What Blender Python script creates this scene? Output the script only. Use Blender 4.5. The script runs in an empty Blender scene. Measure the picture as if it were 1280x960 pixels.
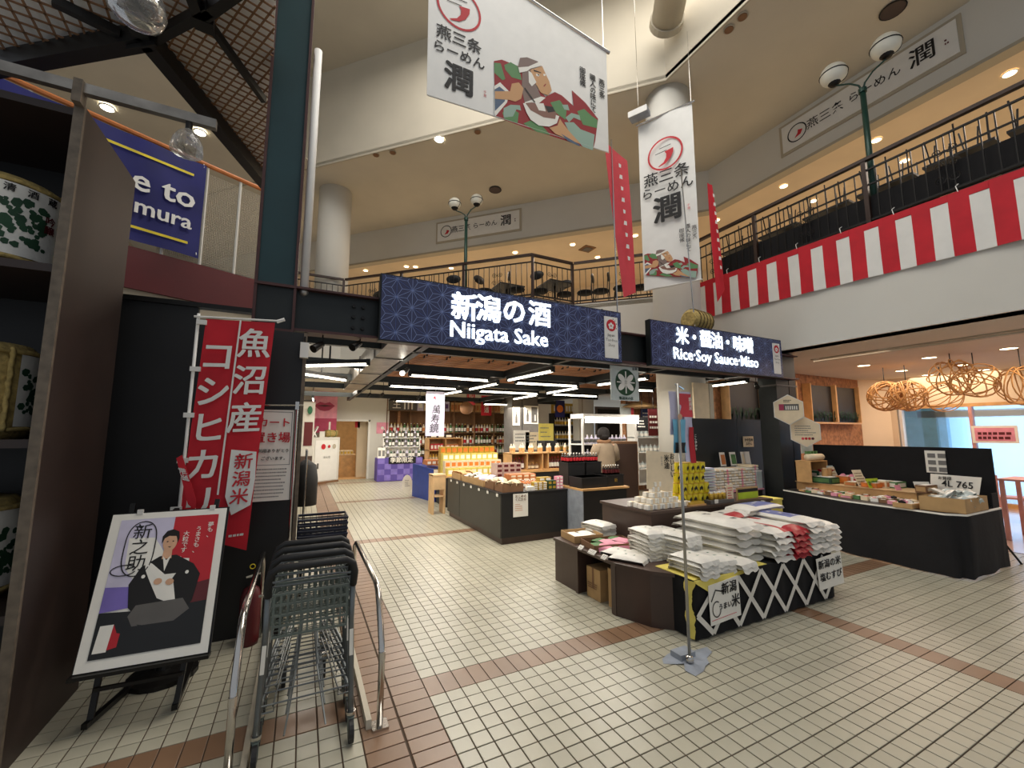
import bpy, math, random
from mathutils import Vector, Matrix
C = bpy.context.scene.collection
R = random.Random(7)
PI = math.pi
# ------------------------------------------------------------------ camera
CAMZ = 1.674; YAW = math.radians(26.63); PIT = math.radians(6.72); F = 520.0
cam = bpy.data.objects.new('camera', bpy.data.cameras.new('camera'))
C.objects.link(cam)
cam.location = (0, 0, CAMZ)
cam.rotation_euler = (PI/2 + PIT, 0, -YAW)
cam.data.sensor_width = 36; cam.data.lens = F/1280*36
cam.data.clip_start = .05; cam.data.clip_end = 200
bpy.context.scene.camera = cam
# ------------------------------------------------------------------ world, exposure
sc = bpy.context.scene
sc.view_settings.view_transform = 'Standard'; sc.view_settings.look = 'None'
sc.view_settings.gamma = 1; sc.view_settings.use_curve_mapping = False
sc.view_settings.exposure = 0.0
w = bpy.data.worlds.new('world'); sc.world = w; w.use_nodes = True
w.node_tree.nodes['Background'].inputs[0].default_value = (.86, .92, 1, 1)
w.node_tree.nodes['Background'].inputs[1].default_value = .42
def area(name, loc, size, energy, col=(1, .93, .82), rot=(0, 0, 0), sy=None):
    l = bpy.data.lights.new(name, 'AREA'); l.energy = energy; l.color = col
    l.shape = 'RECTANGLE'; l.size = size; l.size_y = sy or size
    o = bpy.data.objects.new(name, l); C.objects.link(o); o.location = loc; o.rotation_euler = rot
    return o
area('atrium_light', (3.6, 2.2, 10.9), 5.0, 470, (1, .97, .92))
area('atrium_light', (1.5, 6.4, 10.9), 3.0, 170, (1, .96, .9))
for x_, y_ in ((2.2, 5.5), (4.5, 5.5), (2.2, 8.2), (4.5, 8.2), (3.4, 11.6), (5.8, 11.6), (2.0, 14.2), (4.8, 14.4), (7.4, 7.6), (7.6, 11.0)):
    area('store_light', (x_, y_, 2.5), 1.4, 52, (1, .93, .82))
area('entrance_light', (.3, 7.6, 2.85), 1.0, 40, (1, .92, .8)); area('entrance_light', (.6, 12.4, 2.85), 1.4, 50, (1, .9, .76))
for x_, y_ in ((9.4, 4.2), (11.6, 4.2), (14, 4.2), (10, 1.6), (12.5, 1.6)):
    area('cafe_light', (x_, y_, 3.1), 1.6, 40, (1, .78, .6))
area('window_daylight', (16.4, 3.6, 1.6), 3.6, 90, (.72, .86, 1), (0, -PI/2, 0), 3.0)
for x_, y_ in ((2.0, 15.4), (5.2, 12.6), (8.2, 9.8), (10.8, 5.0), (10.8, 1.0)):
    area('upper_floor_light', (x_, y_, 7.3), 1.8, 92, (1, .86, .72))
# ------------------------------------------------------------------ pixel to point
_cy, _sy, _cp, _sp = math.cos(YAW), math.sin(YAW), math.cos(PIT), math.sin(PIT)
def ray(x, y):
    a = (x-640)/F; b = (480-y)/F
    f = _cp - b*_sp
    return Vector((a*_cy + f*_sy, -a*_sy + f*_cy, _sp + b*_cp))
def FL(x, y, z=0): d = ray(x, y); return Vector((0, 0, CAMZ)) + d*((z-CAMZ)/d.z)
def OX(x, y, X): d = ray(x, y); return Vector((0, 0, CAMZ)) + d*(X/d.x)
def OY(x, y, Y): d = ray(x, y); return Vector((0, 0, CAMZ)) + d*(Y/d.y)
# ------------------------------------------------------------------ materials
def lin(c):
    return tuple((v/255/12.92 if v <= 10 else ((v/255+.055)/1.055)**2.4) for v in c)
M = {}
def mat(name, rgb, rough=.6, metal=0, noise=.08, scale=6, emit=0, bump=0, island=0, spec=None, alpha=1, trans=0, stretch=None, bscale=None):
    if name in M: return M[name]
    m = bpy.data.materials.new(name); m.use_nodes = True; M[name] = m
    nt = m.node_tree; n = nt.nodes; L = nt.links; p = n['Principled BSDF']
    c = (*lin(rgb), 1)
    p.inputs['Base Color'].default_value = c
    p.inputs['Roughness'].default_value = rough; p.inputs['Metallic'].default_value = metal
    if spec is not None: p.inputs['Specular IOR Level'].default_value = spec
    if trans: p.inputs['Transmission Weight'].default_value = trans
    if alpha < 1: p.inputs['Alpha'].default_value = alpha
    if emit:
        p.inputs['Emission Color'].default_value = c; p.inputs['Emission Strength'].default_value = emit
    if noise:
        tc = n.new('ShaderNodeTexCoord'); mp = n.new('ShaderNodeMapping'); L.new(tc.outputs['Object'], mp.inputs[0])
        if stretch: mp.inputs['Scale'].default_value = stretch
        t = n.new('ShaderNodeTexNoise'); t.inputs['Scale'].default_value = scale; t.inputs['Detail'].default_value = 4
        L.new(mp.outputs[0], t.inputs['Vector'])
        h = n.new('ShaderNodeHueSaturation'); h.inputs['Color'].default_value = c
        r = n.new('ShaderNodeMapRange'); r.inputs['From Min'].default_value = .3; r.inputs['From Max'].default_value = .7
        r.inputs['To Min'].default_value = 1-noise*1.6; r.inputs['To Max'].default_value = 1+noise*1.6
        L.new(t.outputs['Fac'], r.inputs[0])
        if island:
            g = n.new('ShaderNodeNewGeometry'); oi = n.new('ShaderNodeObjectInfo')
            a = n.new('ShaderNodeMath'); a.operation = 'ADD'; L.new(g.outputs['Random Per Island'], a.inputs[0]); L.new(oi.outputs['Random'], a.inputs[1])
            fr = n.new('ShaderNodeMath'); fr.operation = 'FRACT'; L.new(a.outputs[0], fr.inputs[0])
            r2 = n.new('ShaderNodeMapRange'); r2.inputs['To Min'].default_value = 1-island; r2.inputs['To Max'].default_value = 1+island
            L.new(fr.outputs[0], r2.inputs[0])
            mu = n.new('ShaderNodeMath'); mu.operation = 'MULTIPLY'; L.new(r.outputs[0], mu.inputs[0]); L.new(r2.outputs[0], mu.inputs[1])
            L.new(mu.outputs[0], h.inputs['Value'])
        else: L.new(r.outputs[0], h.inputs['Value'])
        L.new(h.outputs[0], p.inputs['Base Color'])
        if bump:
            b = n.new('ShaderNodeBump'); b.inputs['Strength'].default_value = bump; b.inputs['Distance'].default_value = .02
            if bscale:
                t2 = n.new('ShaderNodeTexNoise'); t2.inputs['Scale'].default_value = bscale; L.new(mp.outputs[0], t2.inputs['Vector']); L.new(t2.outputs['Fac'], b.inputs['Height'])
            else: L.new(t.outputs['Fac'], b.inputs['Height'])
            L.new(b.outputs[0], p.inputs['Normal'])
    return m
for a in [
 ('tile_beige', (176, 171, 152), .32, 0, .05, 3, 0, .03, .045), ('tile_brown', (134, 104, 80), .32, 0, .07, 3, 0, .03, .06),
 ('grout', (74, 56, 40), .8), ('cream', (206, 197, 178), .8, 0, .03, 1), ('cream_dark', (180, 170, 150), .8, 0, .03, 1), ('white_wall', (216, 213, 204), .8, 0, .02, 1),
 ('warm_wall', (228, 208, 178), .8, 0, .04, 1), ('black_panel', (20, 20, 21), .5, 0, .12, 3), ('black_cloth', (19, 18, 20), .95, 0, .12, 5, 0, .3),
 ('dark_steel', (34, 38, 38), .45, .3, .1, 3), ('green_steel', (34, 62, 66), .42, .2, .08, 2), ('maroon_edge', (74, 44, 42), .5, .1),
 ('maroon', (92, 24, 28), .45, 0, .08, 2), ('brown_board', (46, 33, 28), .5, 0, .12, 3), ('brown_edge', (104, 92, 78), .6, 0, .15, 20),
 ('counter_grey', (62, 60, 54), .5, 0, .06, 3), ('counter_brown', (74, 56, 48), .42, 0, .1, 3), ('counter_black', (26, 26, 27), .5, 0, .1, 3),
 ('wood', (206, 160, 104), .5, 0, .12, 5), ('wood_lattice', (158, 106, 66), .55, 0, .14, 4), ('wood_orange', (196, 118, 62), .5, 0, .12, 5), ('cork_wall', (156, 108, 72), .85, 0, .25, 14),
 ('white_paint', (232, 230, 224), .5, 0, .02), ('paper', (240, 236, 226), .8, 0, .02), ('paper_cream', (232, 214, 182), .8, 0, .05), ('bag_white', (230, 226, 216), .38, 0, .06, 9, 0, .5),
 ('bag_red', (176, 34, 46), .36, 0, .06, 9, 0, .4), ('bag_blue', (112, 118, 168), .36, 0, .12, 9, 0, .4), ('red', (190, 30, 42), .6, 0, .05), ('red_cloth', (196, 26, 42), .75, 0, .07, 4), ('pink_red', (214, 66, 76), .6, 0, .05),
 ('red_print', (196, 34, 46), .7), ('ink', (22, 20, 20), .7, 0, 0), ('navy_ink', (40, 44, 78), .7, 0, 0), ('grey_ink', (122, 120, 118), .8, 0, 0), ('navy', (30, 34, 92), .5, 0, .1, 3), ('blue_banner', (14, 18, 100), .7, 0, .14, 2),
 ('yellow', (232, 208, 40), .6), ('yellow_cloth', (226, 208, 104), .8, 0, .08, 4), ('chrome', (200, 196, 190), .18, 1, .04), ('pole_grey', (168, 166, 160), .3, .7), ('cart_metal', (112, 116, 116), .38, .7, .08), ('rubber', (26, 26, 27), .6),
 ('cart_plastic', (100, 110, 104), .5), ('silver_duct', (150, 144, 136), .35, .8, .2, 6, 0, .1), ('black_metal', (26, 24, 22), .4, .4), ('rail_brown', (52, 34, 26), .42, .2), ('post_green', (26, 62, 52), .4, .2),
 ('carton', (186, 150, 102), .8, 0, .07), ('carton_dark', (132, 96, 66), .8, 0, .08), ('green', (40, 104, 72), .6), ('dark_green', (34, 70, 46), .7, 0, .2, 9), ('leaf_green', (84, 128, 74), .7, 0, .2, 8), ('blue_plastic', (26, 62, 158), .4), ('navy_plastic', (18, 26, 52), .38),
 ('purple_cloth', (96, 80, 162), .8, 0, .06, 3), ('purple_light', (128, 112, 190), .8), ('pink', (230, 150, 170), .6), ('beige', (214, 196, 160), .7), ('straw', (176, 152, 92), .9, 0, .22, 30, 0, .5), ('straw_dark', (106, 88, 52), .9, 0, .22, 30),
 ('skin', (216, 168, 134), .6), ('coat', (146, 128, 106), .9, 0, .08, 5), ('dark_hair', (28, 22, 20), .8), ('glass_dark', (34, 22, 14), .12), ('glass_green', (40, 80, 50), .12), ('glass_clear', (196, 206, 204), .1),
 ('gold', (206, 168, 66), .35, .5), ('orange', (226, 122, 40), .6), ('lime', (178, 200, 40), .6), ('tin_yellow', (214, 196, 30), .35), ('cyan', (120, 190, 220), .5), ('pink_floor', (196, 170, 158), .16, 0, .06, 1), ('purple', (96, 62, 120), .6), ('lavender', (206, 200, 222), .6),
 ('pink_paint', (206, 150, 142), .5), ('grey_panel', (98, 94, 90), .6), ('grey_tape', (148, 154, 164), .45, 0, .1, 10), ('rattan', (186, 138, 82), .6), ('light_wood', (214, 178, 132), .6, 0, .1, 5), ('magenta', (176, 60, 92), .6)]:
    mat(*a)
mat('led', (255, 246, 224), .5, noise=0, emit=9); mat('led_soft', (255, 250, 240), .5, noise=0, emit=4.5); mat('downlight', (255, 226, 180), .5, noise=0, emit=9)
mat('lit_white', (240, 250, 255), .5, noise=0, emit=2.6); mat('lit_navy', (34, 38, 66), .4, noise=0, emit=.35); mat('lit_line', (104, 118, 158), .5, noise=0, emit=.22)
mat('globe', (236, 234, 220), .3, noise=.02); mat('screen_blue', (110, 150, 240), .4, noise=0, emit=1.1); mat('spot_white', (255, 250, 235), .5, noise=0, emit=14)
mat('daylight_glass', (160, 200, 232), .25, noise=0, emit=.5); mat('glass', (225, 240, 245), .05, noise=0, trans=.9, alpha=.35)
mat('glass_tint', (190, 190, 186), .08, noise=0, trans=.7, alpha=.6)
# ------------------------------------------------------------------ mesh builder
class B:
    def __init__(s): s.v = []; s.f = []; s.m = []
    def add(s, vs, fs, mi=0):
        k = len(s.v); s.v += [tuple(v) for v in vs]; s.f += [tuple(i+k for i in f) for f in fs]; s.m += [mi]*len(fs); return s
    def box(s, a, b, mi=0):
        x0, y0, z0 = a; x1, y1, z1 = b
        if x0 > x1: x0, x1 = x1, x0
        if y0 > y1: y0, y1 = y1, y0
        if z0 > z1: z0, z1 = z1, z0
        return s.add([(x0,y0,z0),(x1,y0,z0),(x1,y1,z0),(x0,y1,z0),(x0,y0,z1),(x1,y0,z1),(x1,y1,z1),(x0,y1,z1)],
                     [(0,3,2,1),(4,5,6,7),(0,1,5,4),(1,2,6,5),(2,3,7,6),(3,0,4,7)], mi)
    def cbox(s, c, d, mi=0): return s.box((c[0]-d[0]/2, c[1]-d[1]/2, c[2]-d[2]/2), (c[0]+d[0]/2, c[1]+d[1]/2, c[2]+d[2]/2), mi)
    def obox(s, o, X, Y, Z, mi=0):   # corner o, edge vectors
        o = Vector(o); X = Vector(X); Y = Vector(Y); Z = Vector(Z)
        if X.cross(Y).dot(Z) < 0: X, Y = Y, X
        return s.add([o,o+X,o+X+Y,o+Y,o+Z,o+X+Z,o+X+Y+Z,o+Y+Z], [(0,3,2,1),(4,5,6,7),(0,1,5,4),(1,2,6,5),(2,3,7,6),(3,0,4,7)], mi)
    def bar(s, p, q, wd, h, mi=0):    # box bar from p to q, width horizontally, height along up
        p = Vector(p); q = Vector(q); d = q-p
        up = Vector((0,0,1)) if abs(d.normalized().z) < .95 else Vector((0,1,0))
        sd = d.cross(up).normalized()*wd; u = sd.cross(d).normalized()*h
        return s.obox(p-sd/2-u/2, d, sd, u, mi)
    def quad(s, *p): return s.add(p, [tuple(range(len(p)))])
    def prism(s, pts, vec, mi=0):
        n = len(pts); vec = Vector(vec); a = [Vector(p) for p in pts]
        nr = Vector((0,0,0))
        for i in range(n): nr += a[i].cross(a[(i+1) % n])
        if nr.dot(vec) < 0: a.reverse()
        b = [p+vec for p in a]
        return s.add(a+b, [tuple(reversed(range(n))), tuple(range(n, 2*n))]+[(i,(i+1)%n,n+(i+1)%n,n+i) for i in range(n)], mi)
    def tube(s, path, r, n=8, closed=False, caps=True, mi=0):
        P = [Vector(p) for p in path]; m = len(P); rs = r if isinstance(r, (list, tuple)) else [r]*m
        prev = None; vs = []
        for i, p in enumerate(P):
            if closed: d = P[(i+1)%m]-P[i-1]
            else: d = P[min(i+1, m-1)]-P[max(i-1, 0)]
            if d.length < 1e-9: d = Vector((0,0,1))
            d.normalize()
            if prev is None:
                u = d.orthogonal().normalized()
            else:
                u = prev - d*prev.dot(d)
                u = u.normalized() if u.length > 1e-6 else d.orthogonal().normalized()
            prev = u; v_ = d.cross(u)
            for k in range(n):
                a = 2*PI*k/n; vs.append(p+(u*math.cos(a)+v_*math.sin(a))*rs[i])
        fs = []
        for i in range(m if closed else m-1):
            j = (i+1) % m
            for k in range(n):
                fs.append((i*n+k, i*n+(k+1)%n, j*n+(k+1)%n, j*n+k))
        if caps and not closed: fs += [tuple(reversed(range(n))), tuple(range((m-1)*n, m*n))]
        return s.add(vs, fs, mi)
    def cyl(s, p, q, r0, r1=None, n=12, mi=0): return s.tube([p, q], [r0, r1 if r1 is not None else r0], n, mi=mi)
    def lathe(s, prof, c=(0,0,0), n=12, mi=0):
        vs = []; fs = []
        for r, z in prof:
            for k in range(n): vs.append((c[0]+r*math.cos(2*PI*k/n), c[1]+r*math.sin(2*PI*k/n), c[2]+z))
        m = len(prof)
        for i in range(m-1):
            for k in range(n): fs.append((i*n+k, i*n+(k+1)%n, (i+1)*n+(k+1)%n, (i+1)*n+k))
        fs += [tuple(reversed(range(n))), tuple(range((m-1)*n, m*n))]
        return s.add(vs, fs, mi)
    def ball(s, c, r, n=12, m=8, sz=1, mi=0):
        return s.lathe([(max(r*math.sin(PI*i/m), .0005), -r*sz*math.cos(PI*i/m)) for i in range(m+1)], c, n, mi)
    def disc(s, c, Rv, Uv, r, n=24, a0=0, a1=2*PI, r2=None):   # flat disc or ring in plane Rv, Uv
        c = Vector(c); Rv = Vector(Rv); Uv = Vector(Uv)
        if r2 is None:
            return s.add([c+(Rv*math.cos(a0+(a1-a0)*k/n)+Uv*math.sin(a0+(a1-a0)*k/n))*r for k in range(n)], [tuple(range(n))])
        vs = []
        for k in range(n+1):
            a = a0+(a1-a0)*k/n; d = Rv*math.cos(a)+Uv*math.sin(a); vs += [c+d*r, c+d*r2]
        return s.add(vs, [(2*k, 2*k+2, 2*k+3, 2*k+1) for k in range(n)])
    def stroke(s, pts, wd, nr):         # flat ribbon along pts in a plane with normal nr
        nr = Vector(nr).normalized(); P = [Vector(p) for p in pts]; vs = []
        ws = wd if isinstance(wd, (list, tuple)) else [wd]*len(P)
        for i, p in enumerate(P):
            d = (P[min(i+1, len(P)-1)]-P[max(i-1, 0)]).normalized(); sd = nr.cross(d)*ws[i]/2
            vs += [p-sd, p+sd]
        return s.add(vs, [(2*i, 2*i+2, 2*i+3, 2*i+1) for i in range(len(P)-1)])
def mesh_of(name, b, mats, smooth=False, off=None):
    me = bpy.data.meshes.new(name)
    vs = b.v if off is None else [(v[0]-off[0], v[1]-off[1], v[2]-off[2]) for v in b.v]
    me.from_pydata(vs, [], b.f)
    if not isinstance(mats, (list, tuple)): mats = [mats]
    for m in mats: me.materials.append(M[m] if isinstance(m, str) else m)
    if len(mats) > 1: me.polygons.foreach_set('material_index', b.m)
    if smooth: me.polygons.foreach_set('use_smooth', [True]*len(me.polygons))
    me.update()
    return me
def rootloc(o):
    v = Vector((0,0,0))
    while o: v += o.location; o = o.parent
    return v
def part(name, b, m, parent, label=None, smooth=False, kind=None, W=True, loc=None):
    """W: the vertices are world coordinates (the parents only have locations then)"""
    me = mesh_of(name, b, m, smooth, rootloc(parent) if (W and parent) else None)
    o = bpy.data.objects.new(name, me); C.objects.link(o); o.parent = parent
    if loc: o.location = loc
    if label: o['label'] = label
    if kind: o['kind'] = kind
    return o
def same(name, o, loc, parent, rz=0):    # another piece sharing the mesh
    c = o.copy(); C.objects.link(c); c.name = name; c.parent = parent; c.location = loc; c.rotation_euler = (0, 0, rz); return c
def tag(o, label, cat, group=None):
    o['label'] = label; o['category'] = cat
    if group: o['group'] = group
    return o
def thing(name, label, cat, loc=(0,0,0), rz=0, group=None):
    o = bpy.data.objects.new(name, None); C.objects.link(o); o.location = loc; o.rotation_euler = (0,0,rz); o.empty_display_size = .1
    return tag(o, label, cat, group)
def solo(name, b, m, label, cat, loc=None, group=None, smooth=False, rz=0, W=True):
    if loc is None:
        xs = [v[0] for v in b.v]; ys = [v[1] for v in b.v]; zs = [v[2] for v in b.v]
        loc = ((min(xs)+max(xs))/2, (min(ys)+max(ys))/2, min(zs))
    me = mesh_of(name, b, m, smooth, loc if W else None)
    o = bpy.data.objects.new(name, me); C.objects.link(o); o.location = loc; o.rotation_euler = (0,0,rz)
    return tag(o, label, cat, group)
def struct(name, b, m, smooth=False, parent=None):
    o = bpy.data.objects.new(name, mesh_of(name, b, m, smooth)); C.objects.link(o)
    if parent: o.parent = parent
    o['kind'] = 'structure'; return o
KIDS = {}
def copy_tree(o, loc, rz=None, label=None, group=None):
    def cp(x, par):
        c = x.copy(); C.objects.link(c); c.parent = par
        for ch in x.children: cp(ch, c)
        return c
    c = cp(o, None); c.location = loc
    if rz is not None: c.rotation_euler = (0,0,rz)
    if label: c['label'] = label
    if group: c['group'] = group
    return c
NTH = 'first second third fourth fifth sixth seventh eighth ninth tenth eleventh twelfth thirteenth fourteenth fifteenth sixteenth seventeenth eighteenth nineteenth twentieth'.split()
def suffixes(pts):     # says which one of a set lined up in rows, layers and columns
    P_ = [(round(p[0], 2), round(p[1], 2), round(p[2], 2)) for p in pts]
    zs = sorted({p[2] for p in P_}); out = []
    for p in P_:
        ys = sorted({q[1] for q in P_ if q[2] == p[2]}); row = sorted(q[0] for q in P_ if q[2] == p[2] and q[1] == p[1]); s = ''
        if len(row) > 1: k = row.index(p[0]); s += ', '+(NTH[k] if k < 20 else 'farthest')+' from left'
        if len(zs) > 1: k = zs.index(p[2]); s += ', '+('bottom' if k == 0 else 'top' if k == len(zs)-1 else NTH[k])+' layer'
        if len(ys) > 1: k = ys.index(p[1]); s += ', '+('front' if k == 0 else 'back' if k == len(ys)-1 else NTH[k])+' row'
        out.append(s)
    return out
# ------------------------------------------------------------------ lettering
_tc = {}
def glyphs(s, size, bold, sp, vert, res, align='CENTER'):
    k = (s, size, bold, sp, vert, res, align)
    if k in _tc: return _tc[k]
    cu = bpy.data.curves.new('t', 'FONT'); cu.size = size; cu.offset = bold*size; cu.resolution_u = res
    cu.space_character = sp; cu.align_x = align; cu.align_y = 'CENTER'
    if vert: cu.body = '\n'.join(s); cu.space_line = vert
    else: cu.body = s
    o = bpy.data.objects.new('t', cu); C.objects.link(o)
    dg = bpy.context.evaluated_depsgraph_get(); me = bpy.data.meshes.new_from_object(o.evaluated_get(dg))
    vs = [v.co.copy() for v in me.vertices]; fs = [tuple(p.vertices) for p in me.polygons]
    C.objects.unlink(o); bpy.data.objects.remove(o); bpy.data.curves.remove(cu); bpy.data.meshes.remove(me)
    _tc[k] = (vs, fs); return _tc[k]
def text(s, parent, m, o, Rv, Uv, size, bold=.02, sp=1, vert=0, res=2, name='lettering', align='CENTER', shear=0, depth=0, W=True, b=None, sx=1):
    cj = any(ord(ch) > 0x2e80 for ch in s) and bold > .007
    lt_ = not cj and bold > .015
    vs, fs = glyphs(s, size, .003 if cj else .006 if lt_ else bold, sp, vert, res, align)
    o = Vector(o); Rv = Vector(Rv).normalized(); Uv = Vector(Uv).normalized()
    bb = b or B()
    e = bold*size*.62
    nv = Rv.cross(Uv)
    for q_, (dx, dy) in enumerate(((0, 0), (e, e), (-e, e), (e, -e), (-e, -e), (e*1.3, 0), (-e*1.3, 0)) if cj else ((0, 0), (e, 0), (-e, 0), (e*.5, 0), (-e*.5, 0), (0, e*.35), (0, -e*.35)) if lt_ else ((0, 0),)):
        bb.add([o+Rv*(v.x*sx+v.y*shear+dx)+Uv*(v.y+dy)+nv*(.0005*q_) for v in vs], fs)
    if depth:
        pass
    if b is not None: return None
    return part(name, bb, m, parent, W=W)
def print_lines(b, o, Rv, Uv, w_, h, n, thick, rnd=R, minw=.5):   # small illegible print: rows of short dashes
    o = Vector(o); Rv = Vector(Rv).normalized(); Uv = Vector(Uv).normalized()
    for i in range(n):
        y = h*(i+.5)/n; x = 0; end = w_*rnd.uniform(minw, 1)
        while x < end:
            d = rnd.uniform(.6, 1.6)*thick
            b.quad(o+Rv*x-Uv*(y), o+Rv*(x+d)-Uv*(y), o+Rv*(x+d)-Uv*(y+thick), o+Rv*x-Uv*(y+thick)); x += d+thick*.35
    return b
X_ = Vector((1,0,0)); Y_ = Vector((0,1,0)); Z_ = Vector((0,0,1)); FR = Vector((0,-1,0))
# ================================================================== THE SETTING
# floor
P = .1069; X0 = .8154; BX0 = .3834
floor = struct('floor', B().box((-4.5, -3, -.2), (9.1, 24, -.006)), 'grout')
YB = [2.808+4.104*k for k in range(-2, 6)]
cells = []     # x0,y0,x1,y1,mat
def ycells():
    out = []; y = YB[0]
    k = 0
    while y < 19:
        out.append((y, y+.216, 1)); y += .216
        for i in range(36): out.append((y, y+.108, 0)); y += .108
    return out
def xcells():
    out = []
    x = BX0
    for i in range(46): out.append((x-.108*(i+1), x-.108*i, 0))
    out += [(BX0, BX0+.212, 2), (BX0+.218, X0, 2)]
    x = X0
    for i in range(32): out.append((x, x+P, 0)); x += P
    out += [(x, x+.216, 2)]; x += .216
    for i in range(43): out.append((x, x+P, 0)); x += P
    return out
for (x0, x1, mx) in xcells():
    for (y0, y1, my) in ycells():
        if y1 < -.9 or x1 < -1.35 and y0 > 3.2 and y0 < 4.1: continue
        if mx == 2:
            if my == 1 and x1 < 1:
                cells.append((x0, y0, x1, (y0+y1)/2, 1)); cells.append((x0, (y0+y1)/2, x1, y1, 1)); continue
            cells.append((x0, y0, x1, y1, 1))
        else: cells.append((x0, y0, x1, y1, my))
def vis(c):
    x = (c[0]+c[2])/2; y = (c[1]+c[3])/2; f = x*_sy+y*_cy; r = x*_cy-y*_sy; zc = -CAMZ*_cp - f*_sp
    dd = f*_cp - CAMZ*_sp
    if dd < .3: return None
    u = 640+F*r/dd; v = 480-F*zc/dd
    return (dd, -60 < u < 1340 and v < 1010)
vv = []
for c in cells:
    q = vis(c)
    if q is None or not q[1]: continue
    vv.append((q[0], c))
vv.sort(key=lambda t: t[0])
near = []
def hidden(c):   # under the carts, the counters
    x = (c[0]+c[2])/2; y = (c[1]+c[3])/2
    return (2.95 < x < 4.9 and 2.5 < y < 4.4) or (x < -1.2 and y > 3.0)
for d, c in vv:
    if len(near) < 300 and not hidden(c): near.append(c)
ns = set(near); protos = {}
for c in near:
    wd = round(c[2]-c[0], 3); hd = round(c[3]-c[1], 3); k = (wd, hd, c[4])
    if k not in protos:
        g = .0035
        protos[k] = mesh_of('tile', B().add([(-wd/2+g,-hd/2+g,-.007),(wd/2-g,-hd/2+g,-.007),(wd/2-g,hd/2-g,-.007),(-wd/2+g,hd/2-g,-.007),
            (-wd/2+g,-hd/2+g,-.0015),(wd/2-g,-hd/2+g,-.0015),(wd/2-g,hd/2-g,-.0015),(-wd/2+g,hd/2-g,-.0015),
            (-wd/2+g+.002,-hd/2+g+.002,0),(wd/2-g-.002,-hd/2+g+.002,0),(wd/2-g-.002,hd/2-g-.002,0),(-wd/2+g+.002,hd/2-g-.002,0)],
            [(0,1,5,4),(1,2,6,5),(2,3,7,6),(3,0,4,7),(4,5,9,8),(5,6,10,9),(6,7,11,10),(7,4,8,11),(8,9,10,11)]), ['tile_beige', 'tile_brown'][c[4]])
    o = bpy.data.objects.new('tile', protos[k]); C.objects.link(o); o.parent = floor; o.location = ((c[0]+c[2])/2, (c[1]+c[3])/2, R.uniform(-.0006, .0004))
vs = []; fs = []; ms = []
for c in cells:
    if c in ns: continue
    g = .0035; k = len(vs)
    vs += [(c[0]+g,c[1]+g,-.007),(c[2]-g,c[1]+g,-.007),(c[2]-g,c[3]-g,-.007),(c[0]+g,c[3]-g,-.007),(c[0]+g,c[1]+g,0),(c[2]-g,c[1]+g,0),(c[2]-g,c[3]-g,0),(c[0]+g,c[3]-g,0)]
    fs += [(k+4,k+5,k+6,k+7),(k,k+1,k+5,k+4),(k+1,k+2,k+6,k+5),(k+2,k+3,k+7,k+6),(k+3,k,k+4,k+7)]; ms += [c[4]]*5
b = B(); b.v = vs; b.f = fs; b.m = ms
tr = part('tile_field', b, ['tile_beige', 'tile_brown'], floor, kind='stuff')
struct('floor_cafe', B().box((9.1, -4, -.2), (17.2, 13, 0)), 'pink_floor')
# walls and ceilings around
RAIL = [(-1.6, 11.88), (.81, 11.88), (4.61, 8.15), (5.79, 8.15), (7.5, 6.45), (7.5, -4)]
DECK = 4.79; SOF = 3.12
def wallstrip(b, pts, z0, z1, t=.12, mi=0):
    for (a, c) in zip(pts[:-1], pts[1:]):
        p = Vector((*a, z0)); d = Vector((c[0]-a[0], c[1]-a[1], 0)); nrm = Vector((-d.y, d.x, 0)).normalized()*t
        b.obox(p, d, nrm, (0,0,z1-z0), mi)
    return b
struct('wall_balcony_front', wallstrip(B(), RAIL, 3.42, DECK, .2), 'white_wall')
b = B(); wallstrip(b, RAIL, SOF, 3.2, .34); wallstrip(b, RAIL, 3.2, 3.31, .28); wallstrip(b, RAIL, 3.31, 3.42, .24)
struct('trim_balcony_moulding', b, 'white_wall')
# deck of the upper floor (outside the atrium hole)
out = [(-1.6, 30), (24, 30), (24, -4)]
struct('floor_upper', B().prism([(x, y, DECK-.12) for x, y in RAIL]+[(x, y, DECK-.12) for x, y in reversed(out)], (0,0,.1)), 'cream_dark')
struct('ceiling_lower', B().prism([(x+.05, y+.05, SOF) for x, y in RAIL]+[(x, y, SOF) for x, y in reversed(out)], (0,0,.1)), 'cream')
# bulkhead of the upper floor shops
BK = [(-6, 22.2), (9.3, 6.9), (9.3, -4)]
struct('wall_bulkhead', wallstrip(B(), BK, 7.5, 8.66, .2), 'white_wall')
struct('trim_bulkhead_edge', wallstrip(B(), [(x-.01, y-.01) for x, y in BK], 7.47, 7.53, .24), 'cream_dark')
struct('ceiling_upper_shops', B().prism([(-6, 22.3, 7.53), (9.4, 6.95, 7.53), (9.4, -4, 7.53), (24, -4, 7.53), (24, 30, 7.53), (-6, 30, 7.53)], (0,0,.1)), 'warm_wall')
struct('wall_upper_back', wallstrip(B(), [(-6, 29), (9, 14.2), (13.6, 9), (13.6, -4)], DECK-.02, 7.53, .2), 'warm_wall')
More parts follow.
